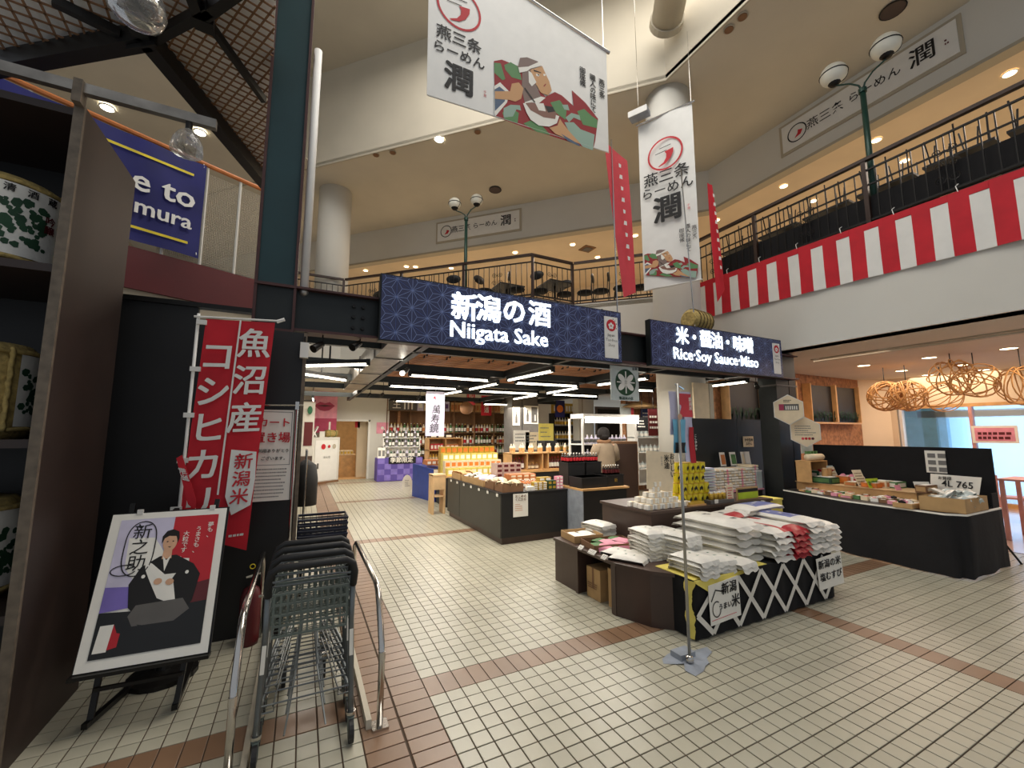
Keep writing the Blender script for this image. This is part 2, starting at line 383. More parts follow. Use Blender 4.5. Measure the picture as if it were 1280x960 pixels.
# ring ceiling, upstand and roof of the atrium
IN = [(-6, 17.4), (6.08, 5.32), (6.08, -4)]
struct('ceiling_ring', B().prism([(x, y, 8.62) for x, y in IN]+[(9.5, -4, 8.62), (9.5, 7, 8.62), (-6, 22.5, 8.62)], (0,0,.12)), 'cream')
struct('wall_atrium_upstand', wallstrip(B(), IN, 8.66, 11.4, .12), 'cream')
struct('trim_ceiling_seam', wallstrip(B(), [(x-.012, y-.012) for x, y in IN], 8.6, 8.625, .03), 'cream_dark')
struct('ceiling_roof', B().box((-7, -4, 11.35), (9.5, 22, 11.5)), 'cream')
struct('wall_outer_left', B().box((-6.2, 9.5, 2.9), (-6.0, 30, 11.4)), 'cream')
# ground floor outer walls
struct('wall_store_back', B().box((1.9, 17.0, 0), (12.0, 17.2, SOF)), 'warm_wall')
struct('wall_store_left', B().box((-.75, 8.0, 0), (-.6, 16.6, SOF)), 'white_wall')
struct('wall_cafe_back', B().box((8.6, 9.6, 0), (17.2, 9.8, SOF)), 'cork_wall')
# white partition with a doorway at the end of the aisle
b = B(); p0 = OY(398, 600, 15.6); 
yv = 15.7
for xa, xb, za, zb in ((-.7, 1.45, 0, 3.12),): b.box((xa, yv+.6, za), (xb-.9, yv+.7, zb))
struct('wall_partition', b, 'white_wall')
# ================================================================== LEFT SIDE
rack = thing('barrel_rack', 'tall dark brown open rack holding straw-wrapped sake barrels', 'rack', (-2.2, 3.5, 0))
part('side_panel', B().box((-1.271, 3.12, 0), (-1.231, 3.93, 3.567)), 'brown_board', rack)
part('front_edge', B().box((-1.275, 3.095, 0), (-1.229, 3.118, 3.567)), 'brown_edge', rack)  # lighter colour stands in for the light catching this edge
part('side_panel', B().box((-3.3, 3.12, 0), (-3.26, 3.93, 3.567)), 'brown_board', rack)
part('back_panel', B().box((-3.26, 3.90, 0), (-1.271, 3.93, 3.567)), 'black_panel', rack)
for z in (.06, .74, 1.62, 2.585, 3.53):
    part('shelf', B().box((-3.26, 3.12, z-.025), (-1.273, 3.9, z+.02)), 'brown_board', rack)
def barrel(loc, label, rz):
    t = thing('sake_barrel', label, 'barrel', loc, rz, 'straw-wrapped barrels on the rack')
    pr = [(.0, .0), (.24, .0), (.265, .03), (.278, .12), (.282, .27), (.278, .42), (.262, .52), (.235, .55), (0, .55)]
    part('straw_body', B().lathe(pr, (0,0,0), 28), 'straw', t, W=False, smooth=True)
    b = B()      # printed white mat wrapped around the front
    n = 22; vs = []
    for i in range(n+1):
        a = PI + PI*i/n
        for z in (.07, .485): vs.append((.2895*math.cos(a), .2895*math.sin(a), z))
    b.add(vs, [(2*i, 2*i+2, 2*i+3, 2*i+1) for i in range(n)])
    part('printed_wrap', b, 'bag_white', t, W=False, smooth=True)
    b = B(); rr = random.Random(3)
    for k in range(210):
        a = PI*1.03+PI*.83*rr.random(); z = .13+.27*rr.random(); s = rr.uniform(.010, .026)
        c = Vector((.291*math.cos(a), .291*math.sin(a), z)); Rr = Vector((-math.sin(a), math.cos(a), 0))
        b.disc(c, Rr, Z_, s, 6, rr.random())
    part('leaf_print', b, 'dark_green', t, W=False)
    for a, ch in ((1.86*PI, '吟醸'),):
        Rr = Vector((-math.sin(a), math.cos(a), 0)); c = Vector((.293*math.cos(a), .293*math.sin(a), .3))
        text(ch, t, 'maroon', c, Rr, Z_, .055, vert=1.0, W=False, name='kanji_print')
    b = B()
    for k in range(9):
        a = PI + PI*(k+.5)/9; c = Vector((.292*math.cos(a), .292*math.sin(a), .455))
    for a, ch in ((1.76*PI, '酒'), (1.86*PI, '蔵'), (1.66*PI, '清')):
        Rr = Vector((-math.sin(a), math.cos(a), 0)); text(ch, t, 'ink', Vector((.293*math.cos(a), .293*math.sin(a), .448)), Rr, Z_, .05, W=False, name='kanji_print')
    for z in (.055, .50):
        b = B(); b.tube([(.287*math.cos(2*PI*k/28), .287*math.sin(2*PI*k/28), z+.005*math.sin(k*2.2)) for k in range(28)], .013, 6, True)
        part('rope', b, 'straw', t, W=False, smooth=True)
    for a in (1.93*PI, 1.985*PI, .05*PI, .95*PI):
        b = B(); b.tube([(.292*math.cos(a+.01*math.sin(j*1.9)), .292*math.sin(a+.01*math.sin(j*1.9)), .04+.48*j/16) for j in range(17)], [.011+.004*(j % 2) for j in range(17)], 6)
        part('rope', b, 'straw', t, W=False, smooth=True)
    return t
bl = barrel((-1.69, 3.50, 2.605), 'sake barrel with white wrap and green leaf print on the highest filled shelf', 0)
copy_tree(bl, (-1.735, 3.52, 1.64), 2.7, 'straw sake barrel on the middle rack shelf, showing plain straw side')
copy_tree(bl, (-1.72, 3.52, .76), 2.2, 'straw sake barrel on the lowest rack shelf in view')
# lighting bar above the rack with bell lamp
bar = thing('lighting_bar', 'grey metal lighting bar running across the top of the barrel rack', 'bar', (-1.5, 3.05, 3.6))
part('rail', B().box((-3.2, 3.06, 3.625), (-.60, 3.10, 3.685)), 'silver_duct', bar)
part('bracket', B().box((-1.27, 3.04, 3.55), (-1.23, 3.11, 3.69)), 'brown_edge', bar)
lamp = thing('bell_lamp', 'grey glass bell lamp hanging from the lighting bar', 'lamp', (-.74, 3.08, 3.43))
part('glass_shade', B().lathe([(.085, 0), (.085, .02), (.078, .07), (.055, .12), (.03, .145), (.015, .16), (.012, .19)], (-.74, 3.08, 3.42), 20), 'glass_tint', lamp, smooth=True)
part('socket', B().cyl((-.74, 3.08, 3.57), (-.74, 3.08, 3.63), .018), 'black_metal', lamp)
# left upper balcony: maroon fascia, mesh railing, blue banner
LD = Vector((.895, .446, 0)).normalized(); L0 = Vector((-2.39, 6.97, 0)); LN = Vector((LD.y, -LD.x, 0))   # LN faces the camera
def LB(s, z, off=0): return L0+LD*s+LN*off+Vector((0,0,z))
struct('trim_balcony_left', B().obox(LB(-3, 3.6), LD*5.0, -LN*.25, (0,0,.57)), 'maroon')
struct('trim_balcony_left_lower', B().obox(LB(-3, 3.42, -.05), LD*5.0, -LN*.25, (0,0,.18)), 'cream_dark')
struct('floor_balcony_left', B().obox(LB(-3, 3.95, -.25), LD*5.0, -LN*5.5, (0,0,.12)), 'cream_dark')
struct('ceiling_balcony_left_under', B().obox(LB(-3, 3.40, -.1), LD*5.0, -LN*5.5, (0,0,.1)), 'cream_dark')
lr = thing('balcony_railing', 'balcony railing with brown handrail and pale mesh behind the blue banner', 'railing', LB(0, 4.17))
part('handrail', B().tube([LB(-3, 5.80), LB(2.1, 5.74)], .035, 8), 'wood_orange', lr)
for i in range(11):
    part('post', B().tube([LB(-2.6+.45*i, 4.17, -.02), LB(-2.6+.45*i, 5.76, -.02)], .022, 6), 'white_wall', lr)
b = B()
for i in range(64): s = .5+1.5*i/64; b.bar(LB(s, 4.2, -.03), LB(s, 5.65, -.03), .005, .005)
for i in range(58): z = 4.2+1.45*i/58; b.bar(LB(.5, z, -.03), LB(2.0, z, -.03), .005, .005)
part('mesh_infill', b, 'cream_dark', lr, kind='stuff')
bn = thing('blue_banner', 'blue fabric banner with white words and two yellow stripes on the balcony railing', 'banner', LB(-.4, 4.22, .04))
b = B(); n = 24; vs = []
sr = .96; sl = -1.75
for i in range(n+1):
    s = sl+(sr-sl)*i/n
    for j in range(9):
        z = 4.24+1.46*j/8; vs.append(LB(s, z, .05+.012*math.sin(s*9+z*2)+.008*math.sin(z*5)))
b.add(vs, [(i*9+j, (i+1)*9+j, (i+1)*9+j+1, i*9+j+1) for i in range(n) for j in range(8)])
part('cloth', b, 'blue_banner', bn, smooth=True)
for z in (5.45, 4.40): part('yellow_stripe', B().obox(LB(sl+.15, z, .078), LD*(sr-sl-.30), LN*.002, (0,0,.035)), 'yellow', bn)
text('Welcome to', bn, 'white_paint', LB(.86, 5.08, .082), LD, Z_, .44, .025, align='RIGHT')
text('omura', bn, 'white_paint', LB(.84, 4.72, .082), LD, Z_, .31, .025, align='RIGHT')
for s, z in ((.93, 5.66), (.93, 4.28), (-.4, 5.68)): part('tie', B().tube([LB(s, z, .06), LB(s, z+.12, .0)], .006, 5), 'white_paint', bn)
# canopy: black beams and lattice panels over the left
K = (5.2-1.674)/(4.8-1.674)
def CP(x, y, z=5.2): return FL(x, y, z)
cn = thing('canopy', 'black steel canopy with lattice panels high over the barrel rack', 'canopy', CP(178, 40))
hub = CP(180, 42)
for nm, p, q, wd, hh in (('beam', hub, CP(338, 236), .13, .17), ('beam', hub+Vector((.02,.02,0)), CP(-30, 86), .13, .17), ('beam', CP(192, 48), CP(262, 10), .07, .1), ('beam', CP(150, -20), hub, .13, .17),
                     ('beam', CP(65, 0), CP(150, 42), .06, .08), ('beam', CP(262, 30), CP(330, 125), .05, .07), ('beam', CP(250, 22), CP(235, -20), .08, .1), ('beam', CP(250, 22), CP(300, -14), .08, .1), ('beam', CP(243, 22), CP(268, 32), .12, .11)):
    part(nm, B().bar(p, q, wd, hh), 'black_metal', cn)
part('gusset_plate', B().bar(CP(160, 50, 5.17), CP(196, 44, 5.17), .02, .2), 'black_metal', cn)
def lattice(poly, d1, d2, step, z, wd):
    b = B(); P2 = [Vector((p.x, p.y)) for p in poly]
    for d in (d1, d2):
        d = Vector(d).normalized(); nr = Vector((-d.y, d.x)); ts = [p.dot(nr) for p in P2]; t = min(ts)+step/2
        while t < max(ts):
            hits = []
            for i in range(len(P2)):
                a, c = P2[i], P2[(i+1) % len(P2)]; ta, tc = a.dot(nr)-t, c.dot(nr)-t
                if ta*tc < 0: k = ta/(ta-tc); hits.append((a+(c-a)*k).dot(d))
            hits.sort()
            for k in range(0, len(hits)-1, 2):
                p = d*hits[k]+nr*t; q = d*hits[k+1]+nr*t; b.bar((p.x, p.y, z), (q.x, q.y, z), wd, .01)
            t += step
    return b
pa = [CP(-20, 84, 5.3), CP(172, 38, 5.3), CP(150, -20, 5.3), CP(-30, -24, 5.3)]
part('lattice', lattice(pa, (1, .1), (-.1, 1), .115, 5.27, .018), 'carton_dark', cn, kind='stuff')
part('backing_panel', B().prism([(p.x, p.y, 5.33) for p in pa], (0,0,.02)), 'white_paint', cn)
pb = [CP(186, 42, 5.3), CP(335, 232, 5.3), CP(345, -10, 5.3), CP(160, -26, 5.3)]
part('lattice', lattice(pb, (.95, .3), (-.5, 1), .085, 5.27, .014), 'carton_dark', cn, kind='stuff')
part('backing_panel', B().prism([(p.x, p.y, 5.33) for p in pb], (0,0,.02)), 'white_paint', cn)
gl = FL(172, 10, 4.75)
pl = thing('glass_pendant', 'clear glass bowl pendant lamp hanging under the canopy hub', 'lamp', gl)
part('glass_bowl', B().lathe([(.02, .19), (.09, .17), (.15, .10), (.17, 0), (.15, -.07), (.10, -.11), (.03, -.12)], gl, 24), 'glass_tint', pl, smooth=True)
part('collar', B().cyl(gl+Vector((0,0,.17)), gl+Vector((0,0,.45)), .03), 'black_metal', pl)
# ceiling wedge spotlights
for i, (x, y) in enumerate(((134, 134), (250, 165))):
    p = FL(x, y, 8.6); t = thing('spotlight', ('ceiling spotlight above the blue banner, the one by the rack', 'ceiling spotlight above the blue banner, the one by the bell lamp')[i], 'light', p)
    part('lens', B().cyl(p+Vector((0,0,-.03)), p+Vector((0,0,.0)), .10, n=16), 'spot_white', t)
    part('rim', B().tube([p+Vector((.12*math.cos(a*PI/8), .12*math.sin(a*PI/8), -.01)) for a in range(16)], .02, 5, True), 'white_wall', t)
struct('ceiling_left_soffit', B().prism([(-7, 6, 8.63), (-1.0, 10, 8.63), (1.5, 14, 8.63), (-6, 22, 8.63)], (0,0,.02)), 'cream')
# dark green steel column and beam node
col = thing('steel_column', 'dark green steel column with maroon edges beside the flags', 'column', (-.28, 4.3, 0))
part('web', B().box((-.435, 4.30, 3.05), (-.135, 4.44, 9.7)), 'green_steel', col)
part('web_lower', B().box((-.435, 4.33, 0), (-.12, 4.44, 3.0)), 'black_panel', col)
part('flange', B().box((-.457, 4.275, 2.6), (-.433, 4.46, 9.7)), 'maroon_edge', col); part('flange', B().box((-.139, 4.275, 2.6), (-.117, 4.46, 9.7)), 'maroon_edge', col)
part('stiffener', B().box((-.457, 4.27, 3.02), (-.117, 4.46, 3.045)), 'maroon_edge', col); part('stiffener', B().box((-.457, 4.27, 2.60), (-.117, 4.46, 2.622)), 'maroon_edge', col)
part('node_panel', B().box((-.433, 4.305, 2.622), (-.139, 4.44, 3.02)), 'dark_steel', col)
wp = thing('white_pipe', 'white round pipe standing on the beam beside the green column', 'pipe', (-.055, 4.36, 3.05))
part('tube', B().cyl((-.055, 4.36, 3.06), (-.055, 4.36, 5.6), .038, n=14), 'white_paint', wp, smooth=True)
part('end_cap', B().ball((-.055, 4.36, 3.02), .042), 'pole_grey', wp, smooth=True)
bm = thing('steel_beam', 'dark steel beam running from the green column behind the blue signs', 'beam', (3.5, 4.38, 2.62))
part('web', B().box((-.117, 4.36, 2.65), (7.9, 4.42, 3.03)), 'dark_steel', bm)
part('flange', B().box((-.117, 4.29, 3.03), (7.9, 4.48, 3.05)), 'maroon_edge', bm); part('flange', B().box((-.117, 4.29, 2.62), (7.9, 4.48, 2.645)), 'maroon_edge', bm)
for k in range(3):
    for j in range(2): part('bolt', B().cyl((.40+.09*j, 4.33, 2.72+.11*k), (.40+.09*j, 4.36, 2.72+.11*k), .018, n=8), 'black_metal', bm)
# black partition wall and pieces behind the easel
pw = thing('black_partition', 'black partition wall behind the poster easel and the red flag', 'partition', (-.65, 4.3, 0))
part('panel', B().box((-1.9, 4.27, 0), (-.84, 4.32, 2.74)), 'black_panel', pw); part('panel', B().box((-.835, 4.27, 0), (-.03, 4.32, 2.60)), 'black_panel', pw)
part('top_rail', B().box((-1.9, 4.25, 2.735), (-.455, 4.34, 2.775)), 'black_metal', pw)
part('end_panel', B().box((-.03, 4.26, 0), (.0, 4.6, 2.6)), 'brown_edge', pw)
part('side_return', B().box((-.03, 4.6, 0), (.0, 7.6, 2.3)), 'black_panel', pw)
sp_ = thing('wall_speaker', 'small white speaker hanging under the beam by the green column', 'speaker', (-.03, 4.25, 2.38))
part('cabinet', B().box((-.055, 4.2, 2.36), (.015, 4.26, 2.50)), 'white_paint', sp_); part('hanger', B().cyl((-.02, 4.23, 2.5), (-.02, 4.23, 2.56), .008), 'black_metal', sp_)
# nobori flag
YF = 3.85
def NF(x, y): return OY(x, y, YF)
fl = thing('nobori_flag', 'tall red banner flag with white Japanese writing leaning by the black partition', 'flag', OY(218, 800, YF))
pt = NF(248.5, 392); pb_ = NF(213, 742); pb_.z = .0
part('pole', B().tube([pb_, pt], .011, 8), 'white_paint', fl, smooth=True)
part('crossbar', B().tube([NF(243, 396)+Vector((0,-.012,0)), NF(352, 402)+Vector((0,-.012,0))], .008, 6), 'white_paint', fl)
part('bar_cap', B().tube([NF(346, 403)+Vector((0,-.02,0)), NF(356, 400)+Vector((0,-.02,0))], .014, 6), 'white_paint', fl)
def flagcloth(TL, TR, BL, BR, nx=10, ny=30, amp=.012):
    b = B(); vs = []
    for j in range(ny+1):
        for i in range(nx+1):
            u = i/nx; v = j/ny; p = (TL*(1-u)+TR*u)*(1-v)+(BL*(1-u)+BR*u)*v
            vs.append(p+Vector((0, amp*math.sin(v*9+u*5)*v-.012, 0)))
    b.add(vs, [(j*(nx+1)+i, j*(nx+1)+i+1, (j+1)*(nx+1)+i+1, (j+1)*(nx+1)+i) for j in range(ny) for i in range(nx)])
    return b
TL, TR, BL, BR = NF(258, 399), NF(344, 404), NF(222, 664), NF(308, 688)
part('cloth', flagcloth(TL, TR, BL, BR), 'red_cloth', fl, smooth=True)
def FLG(u, v, o=-.034): return (TL*(1-u)+TR*u)*(1-v)+(BL*(1-u)+BR*u)*v+Vector((0, o, 0))
RU = (TR-TL).normalized(); UU = (FLG(.5, 0)-FLG(.5, 1)).normalized()
part('seam_line', B().stroke([FLG(.49, t_/10, -.03) for t_ in range(0, 9)], .012, FR), 'white_paint', fl)
for i, ch in enumerate('魚沼産'): text(ch, fl, 'white_paint', FLG(.74, .115+.17*i), RU, UU, .245, .018, name='kanji', sx=.95)
for i, ch in enumerate('コシヒカリ'): text(ch, fl, 'white_paint', FLG(.235, .19+.168*i), RU, UU, .25, .02, name='kana', sx=.92)
bd = B(); bd.prism([FLG(.60, .595, -.036), FLG(.97, .585, -.036), FLG(1.0, .70, -.036), FLG(.98, .81, -.036), FLG(.72, .87, -.036), FLG(.60, .80, -.036)], (0, -.001, 0))
part('white_badge', bd, 'white_paint', fl)
for i, ch in enumerate('新潟米'): text(ch, fl, 'red_print', FLG(.80, .64+.075*i, -.040), RU, UU, .125, .012, name='kanji')
b = B(); print_lines(b, FLG(.72, .945), RU, UU, .15, .03, 1, .016); part('small_print', b, 'white_paint', fl)
for v in (.02, .25, .47, .68, .9):
    q = TL*(1-v)+BL*v; part('loop', B().bar(q+Vector((-.055, -.02, 0)), q+Vector((.01, -.02, 0)), .02, .035), 'white_paint', fl)
part('base_weight', B().lathe([(.0, 0), (.2, 0), (.2, .03), (.05, .06), (.03, .14), (0, .14)], (pb_.x, YF, 0), 16), 'black_metal', fl)
sf = thing('small_red_flag', 'small folded red mini flag clipped beside the tall red flag', 'flag', NF(236, 630)+Vector((0,-.08,0)))
b = B(); b.prism([NF(224, 572)+Vector((0,-.08,0)), NF(231, 568)+Vector((0,-.08,0)), NF(248, 622)+Vector((0,-.08,0)), NF(247, 636)+Vector((0,-.08,0)), NF(238, 628)+Vector((0,-.08,0))], (0, .006, 0)); part('cloth', b, 'red_cloth', sf)
text('新潟', sf, 'white_paint', NF(234, 592)+Vector((0,-.084,0)), (NF(246, 620)-NF(230, 575)), Vector((-.3,0,-1)).cross(FR)*1, .05)
part('stick', B().tube([NF(228, 570)+Vector((0,-.075,0)), NF(250, 645)+Vector((0,-.075,0))], .004, 5), 'white_paint', sf)
# cart park sign on a stand
cs = thing('cart_sign', 'white notice board with red lettering on a chrome stand behind the red flag', 'sign', (-.2, 4.18, 0))
part('board', B().box((-.40, 4.17, 1.10), (-.070, 4.18, 1.875)), 'paper', cs)
b = B()
for (a_, c_) in (((-.39, 4.168, 1.40), (-.085, 4.168, 1.404)), ((-.39, 4.168, 1.855), (-.085, 4.168, 1.859))): b.quad((a_[0], a_[1], a_[2]), (c_[0], a_[1], a_[2]), (c_[0], a_[1], c_[2]), (a_[0], a_[1], c_[2]))
b.box((-.086, 4.167, 1.40), (-.082, 4.169, 1.86)); part('border', b, 'grey_ink', cs)
text('カート', cs, 'red_print', (-.09, 4.165, 1.76), X_, Z_, .085, .02, align='RIGHT'); text('置き場', cs, 'red_print', (-.087, 4.165, 1.63), X_, Z_, .095, .02, align='RIGHT')
text('ご利用ありがとう', cs, 'ink', (-.09, 4.165, 1.52), X_, Z_, .034, .01, align='RIGHT', res=1); text('ございます。', cs, 'ink', (-.10, 4.165, 1.455), X_, Z_, .034, .01, align='RIGHT', res=1)
b = B(); print_lines(b, (-.38, 4.166, 1.385), X_, Z_, .28, .26, 9, .009, minw=.8); part('small_print', b, 'grey_ink', cs)
part('top_bar', B().tube([(-.42, 4.16, 1.91), (.0, 4.16, 1.92)], .008, 6), 'chrome', cs)
part('post', B().tube([(-.05, 4.16, 0), (-.05, 4.16, 1.93)], .012, 8), 'chrome', cs); part('foot', B().bar((-.2, 4.16, .015), (.05, 4.16, .015), .05, .03), 'black_metal', cs)
part('clamp', B().box((-.065, 4.145, 1.88), (-.035, 4.175, 1.95)), 'chrome', cs)
# folding easel with framed poster
es = thing('poster_easel', 'black folding floor easel standing on the tiles by the rack', 'easel', (-.78, 3.6, 0))
W0, W1 = Vector((-1.066, 3.31, .34)), Vector((-.446, 3.27, .34))       # lower corners of the poster
TLc, TRc = OY(142, 644, 3.62), OY(284, 635, 3.62)
TLc = W0+(TLc-W0); TRc = W1+(TRc-W1)
UP = ((TLc-W0)+(TRc-W1)).normalized(); RP = (W1-W0).normalized(); NP = UP.cross(RP).normalized()
if NP.y > 0: NP = -NP
BKV = -NP
for s, (fx, fy) in ((.12, (-1.00, 3.40)), (.88, (-.60, 3.36))):
    p = W0.lerp(W1, s)+BKV*.04
    part('leg', B().bar(p+UP*.95, Vector((fx, fy, .015)), .028, .028), 'black_metal', es)
part('rear_leg', B().bar(W0.lerp(W1, .5)+UP*.9+BKV*.05, Vector((-.66, 4.05, .015)), .028, .028), 'black_metal', es)
part('foot_bar', B().bar((-1.01, 3.36, .03), (-.86, 3.95, .03), .03, .03), 'black_metal', es); part('foot_bar', B().bar((-.60, 3.34, .03), (-.62, 3.9, .03), .03, .03), 'black_metal', es)
part('ledge', B().bar(W0.lerp(W1, -.02)-UP*.015+NP*.0, W0.lerp(W1, 1.02)-UP*.015, .06, .02), 'black_metal', es)
part('cross_brace', B().bar((-1.0, 3.4, .2), (-.58, 3.38, .2), .02, .02), 'black_metal', es)
po = thing('framed_poster', 'framed poster of a man in black kimono holding rice, resting on the easel', 'poster', W0.lerp(W1, .5))
hgt = ((TLc-W0).length+(TRc-W1).length)/2
wid0 = (W1-W0).length; wid1 = (TRc-TLc).length
def PP(u, v, o=.0): return W0.lerp(W1, u).lerp(TLc.lerp(TRc, u), v)+NP*o
def PQ(pts, o): return [PP(u, v, o) for u, v in pts]
part('backing', B().prism(PQ([(-.01, -.01), (1.02, -.01), (1.02, 1.01), (-.01, 1.01)], -.012), NP*.010), 'black_metal', po)
part('sheet', B().prism(PQ([(0, 0), (1, 0), (1, 1), (0, 1)], 0), NP*.004), 'paper', po)
FIGP = 'kimono hakama neck collar face hair bowl hand crest'.split()
def figt(pts): return [(.56+(u-.56)*1.16, .60+(v-.60)*1.08-.055) for u, v in pts]
def pp(name, pts, m, o, lab=None):
    if name[6:] in FIGP: pts = figt(pts)
    part(name, B().add(PQ(pts, o), [tuple(range(len(pts)))]), m, po, lab)
pp('print_upper_left', [(.08, .50), (.535, .47), (.535, .955), (.08, .955)], 'lavender', .006)
pp('print_red', [(.535, .36), (.93, .41), (.93, .955), (.535, .955)], 'red', .006)
pp('print_purple', [(.08, .34), (.45, .36), (.45, .50), (.08, .50)], 'purple_light', .006)
pp('print_maroon', [(.62, .28), (.93, .30), (.93, .48), (.62, .44)], 'maroon', .0066)
pp('print_dark', [(.08, .065), (.93, .065), (.93, .34), (.5, .32), (.08, .34)], 'black_panel', .007)
pp('print_rice_bag', [(.10, .10), (.20, .10), (.215, .26), (.115, .26)], 'paper', .008); pp('print_rice_bag_red', [(.20, .11), (.27, .12), (.28, .265), (.215, .26)], 'red', .008)
def blob(cx, cy, rx, ry, n=18, a0=0): return [(cx+rx*math.cos(a0+2*PI*k/n), cy+ry*math.sin(a0+2*PI*k/n)) for k in range(n)]
pp('print_kimono', [(.36, .66), (.48, .72), (.60, .72), (.74, .65), (.80, .58), (.77, .42), (.72, .36), (.40, .36), (.33, .42), (.30, .56)], 'ink', .0085)
pp('print_hakama', [(.38, .43), (.70, .44), (.76, .37), (.66, .31), (.38, .31), (.34, .37)], 'grey_panel', .009)
pp('print_neck', [(.495, .70), (.565, .70), (.56, .77), (.50, .77)], 'skin', .0092)
pp('print_collar', [(.50, .72), (.53, .69), (.56, .72), (.53, .62)], 'paper', .0094)
pp('print_face', blob(.535, .805, .052, .058), 'skin', .0096)
pp('print_hair', [(.475, .80), (.472, .85), (.50, .885), (.545, .893), (.59, .875), (.60, .83), (.592, .80), (.575, .845), (.52, .85), (.49, .835)], 'dark_hair', .010)
b = B()
for dx in (-.02, .022): b.add(PQ(figt(blob(.535+dx, .812, .007, .004, 8)), .0102), [tuple(range(8))])
b.add(PQ(figt([(.522, .778), (.55, .778), (.54, .771)]), .0102), [(0, 1, 2)]); part('print_features', b, 'ink', po)
pp('print_bowl', [(.47, .60), (.62, .60), (.59, .555), (.50, .555)], 'paper', .0105); pp('print_hand', blob(.50, .56, .03, .02), 'skin', .0108); pp('print_hand', blob(.585, .55, .03, .02), 'skin', .0108)
pp('print_crest', blob(.70, .60, .014, .012, 8), 'paper', .0105); pp('print_crest', blob(.39, .60, .014, .012, 8), 'paper', .0105)
ov = [PP(.28+.125*math.cos(a)*(1), .745+.19*math.copysign(abs(math.sin(a))**.6, math.sin(a)), .0088) for a in [2*PI*k/40 for k in range(41)]]
part('oval_line', B().stroke(ov, .006, NP), 'ink', po)
for i, ch in enumerate('新之助'): text(ch, po, 'ink', PP(.28, .855-.11*i, .0092), RP, UP, .10, .003, name='brush_lettering')
sw = [PP(.19+.10*math.cos(a), .60+.035*math.sin(a), .0092) for a in [PI*(1.9-k/14*1.7) for k in range(15)]]; part('brush_swirl', B().stroke(sw, .006, NP), 'ink', po)
for i, s_ in enumerate(('夢も、', 'うまさも、', '大粒です。')): text(s_, po, 'paper', PP(.87-.105*i, .86-.03*i-.018*len(s_)+.03, .0092), RP, UP, .036, .006, vert=.95, name='lettering')
for u in (.22, .86): part('clip', B().cbox(PP(u, 1.01, .004), (.03, .02, .03)), 'white_paint', po)
# red fire extinguisher glimpsed in the corner
fe = thing('fire_extinguisher', 'red fire extinguisher standing by the black partition behind the chrome rail', 'extinguisher', (-.30, 4.1, 0))
part('cylinder', B().lathe([(0, 0), (.07, 0), (.075, .03), (.075, .36), (.055, .42), (.02, .45), (0, .45)], (-.30, 4.12, 0), 16), 'maroon', fe, smooth=True)  # red darkened to maroon: the corner's shade is put into the colour
part('valve', B().cbox((-.30, 4.12, .48), (.05, .05, .06)), 'black_metal', fe); part('lever', B().bar((-.34, 4.1, .52), (-.24, 4.1, .54), .015, .015), 'chrome', fe)
part('pull_ring', B().tube([(-.30+.018*math.cos(a*PI/6), 4.09, .60+.018*math.sin(a*PI/6)) for a in range(12)], .004, 5, True), 'yellow', fe)
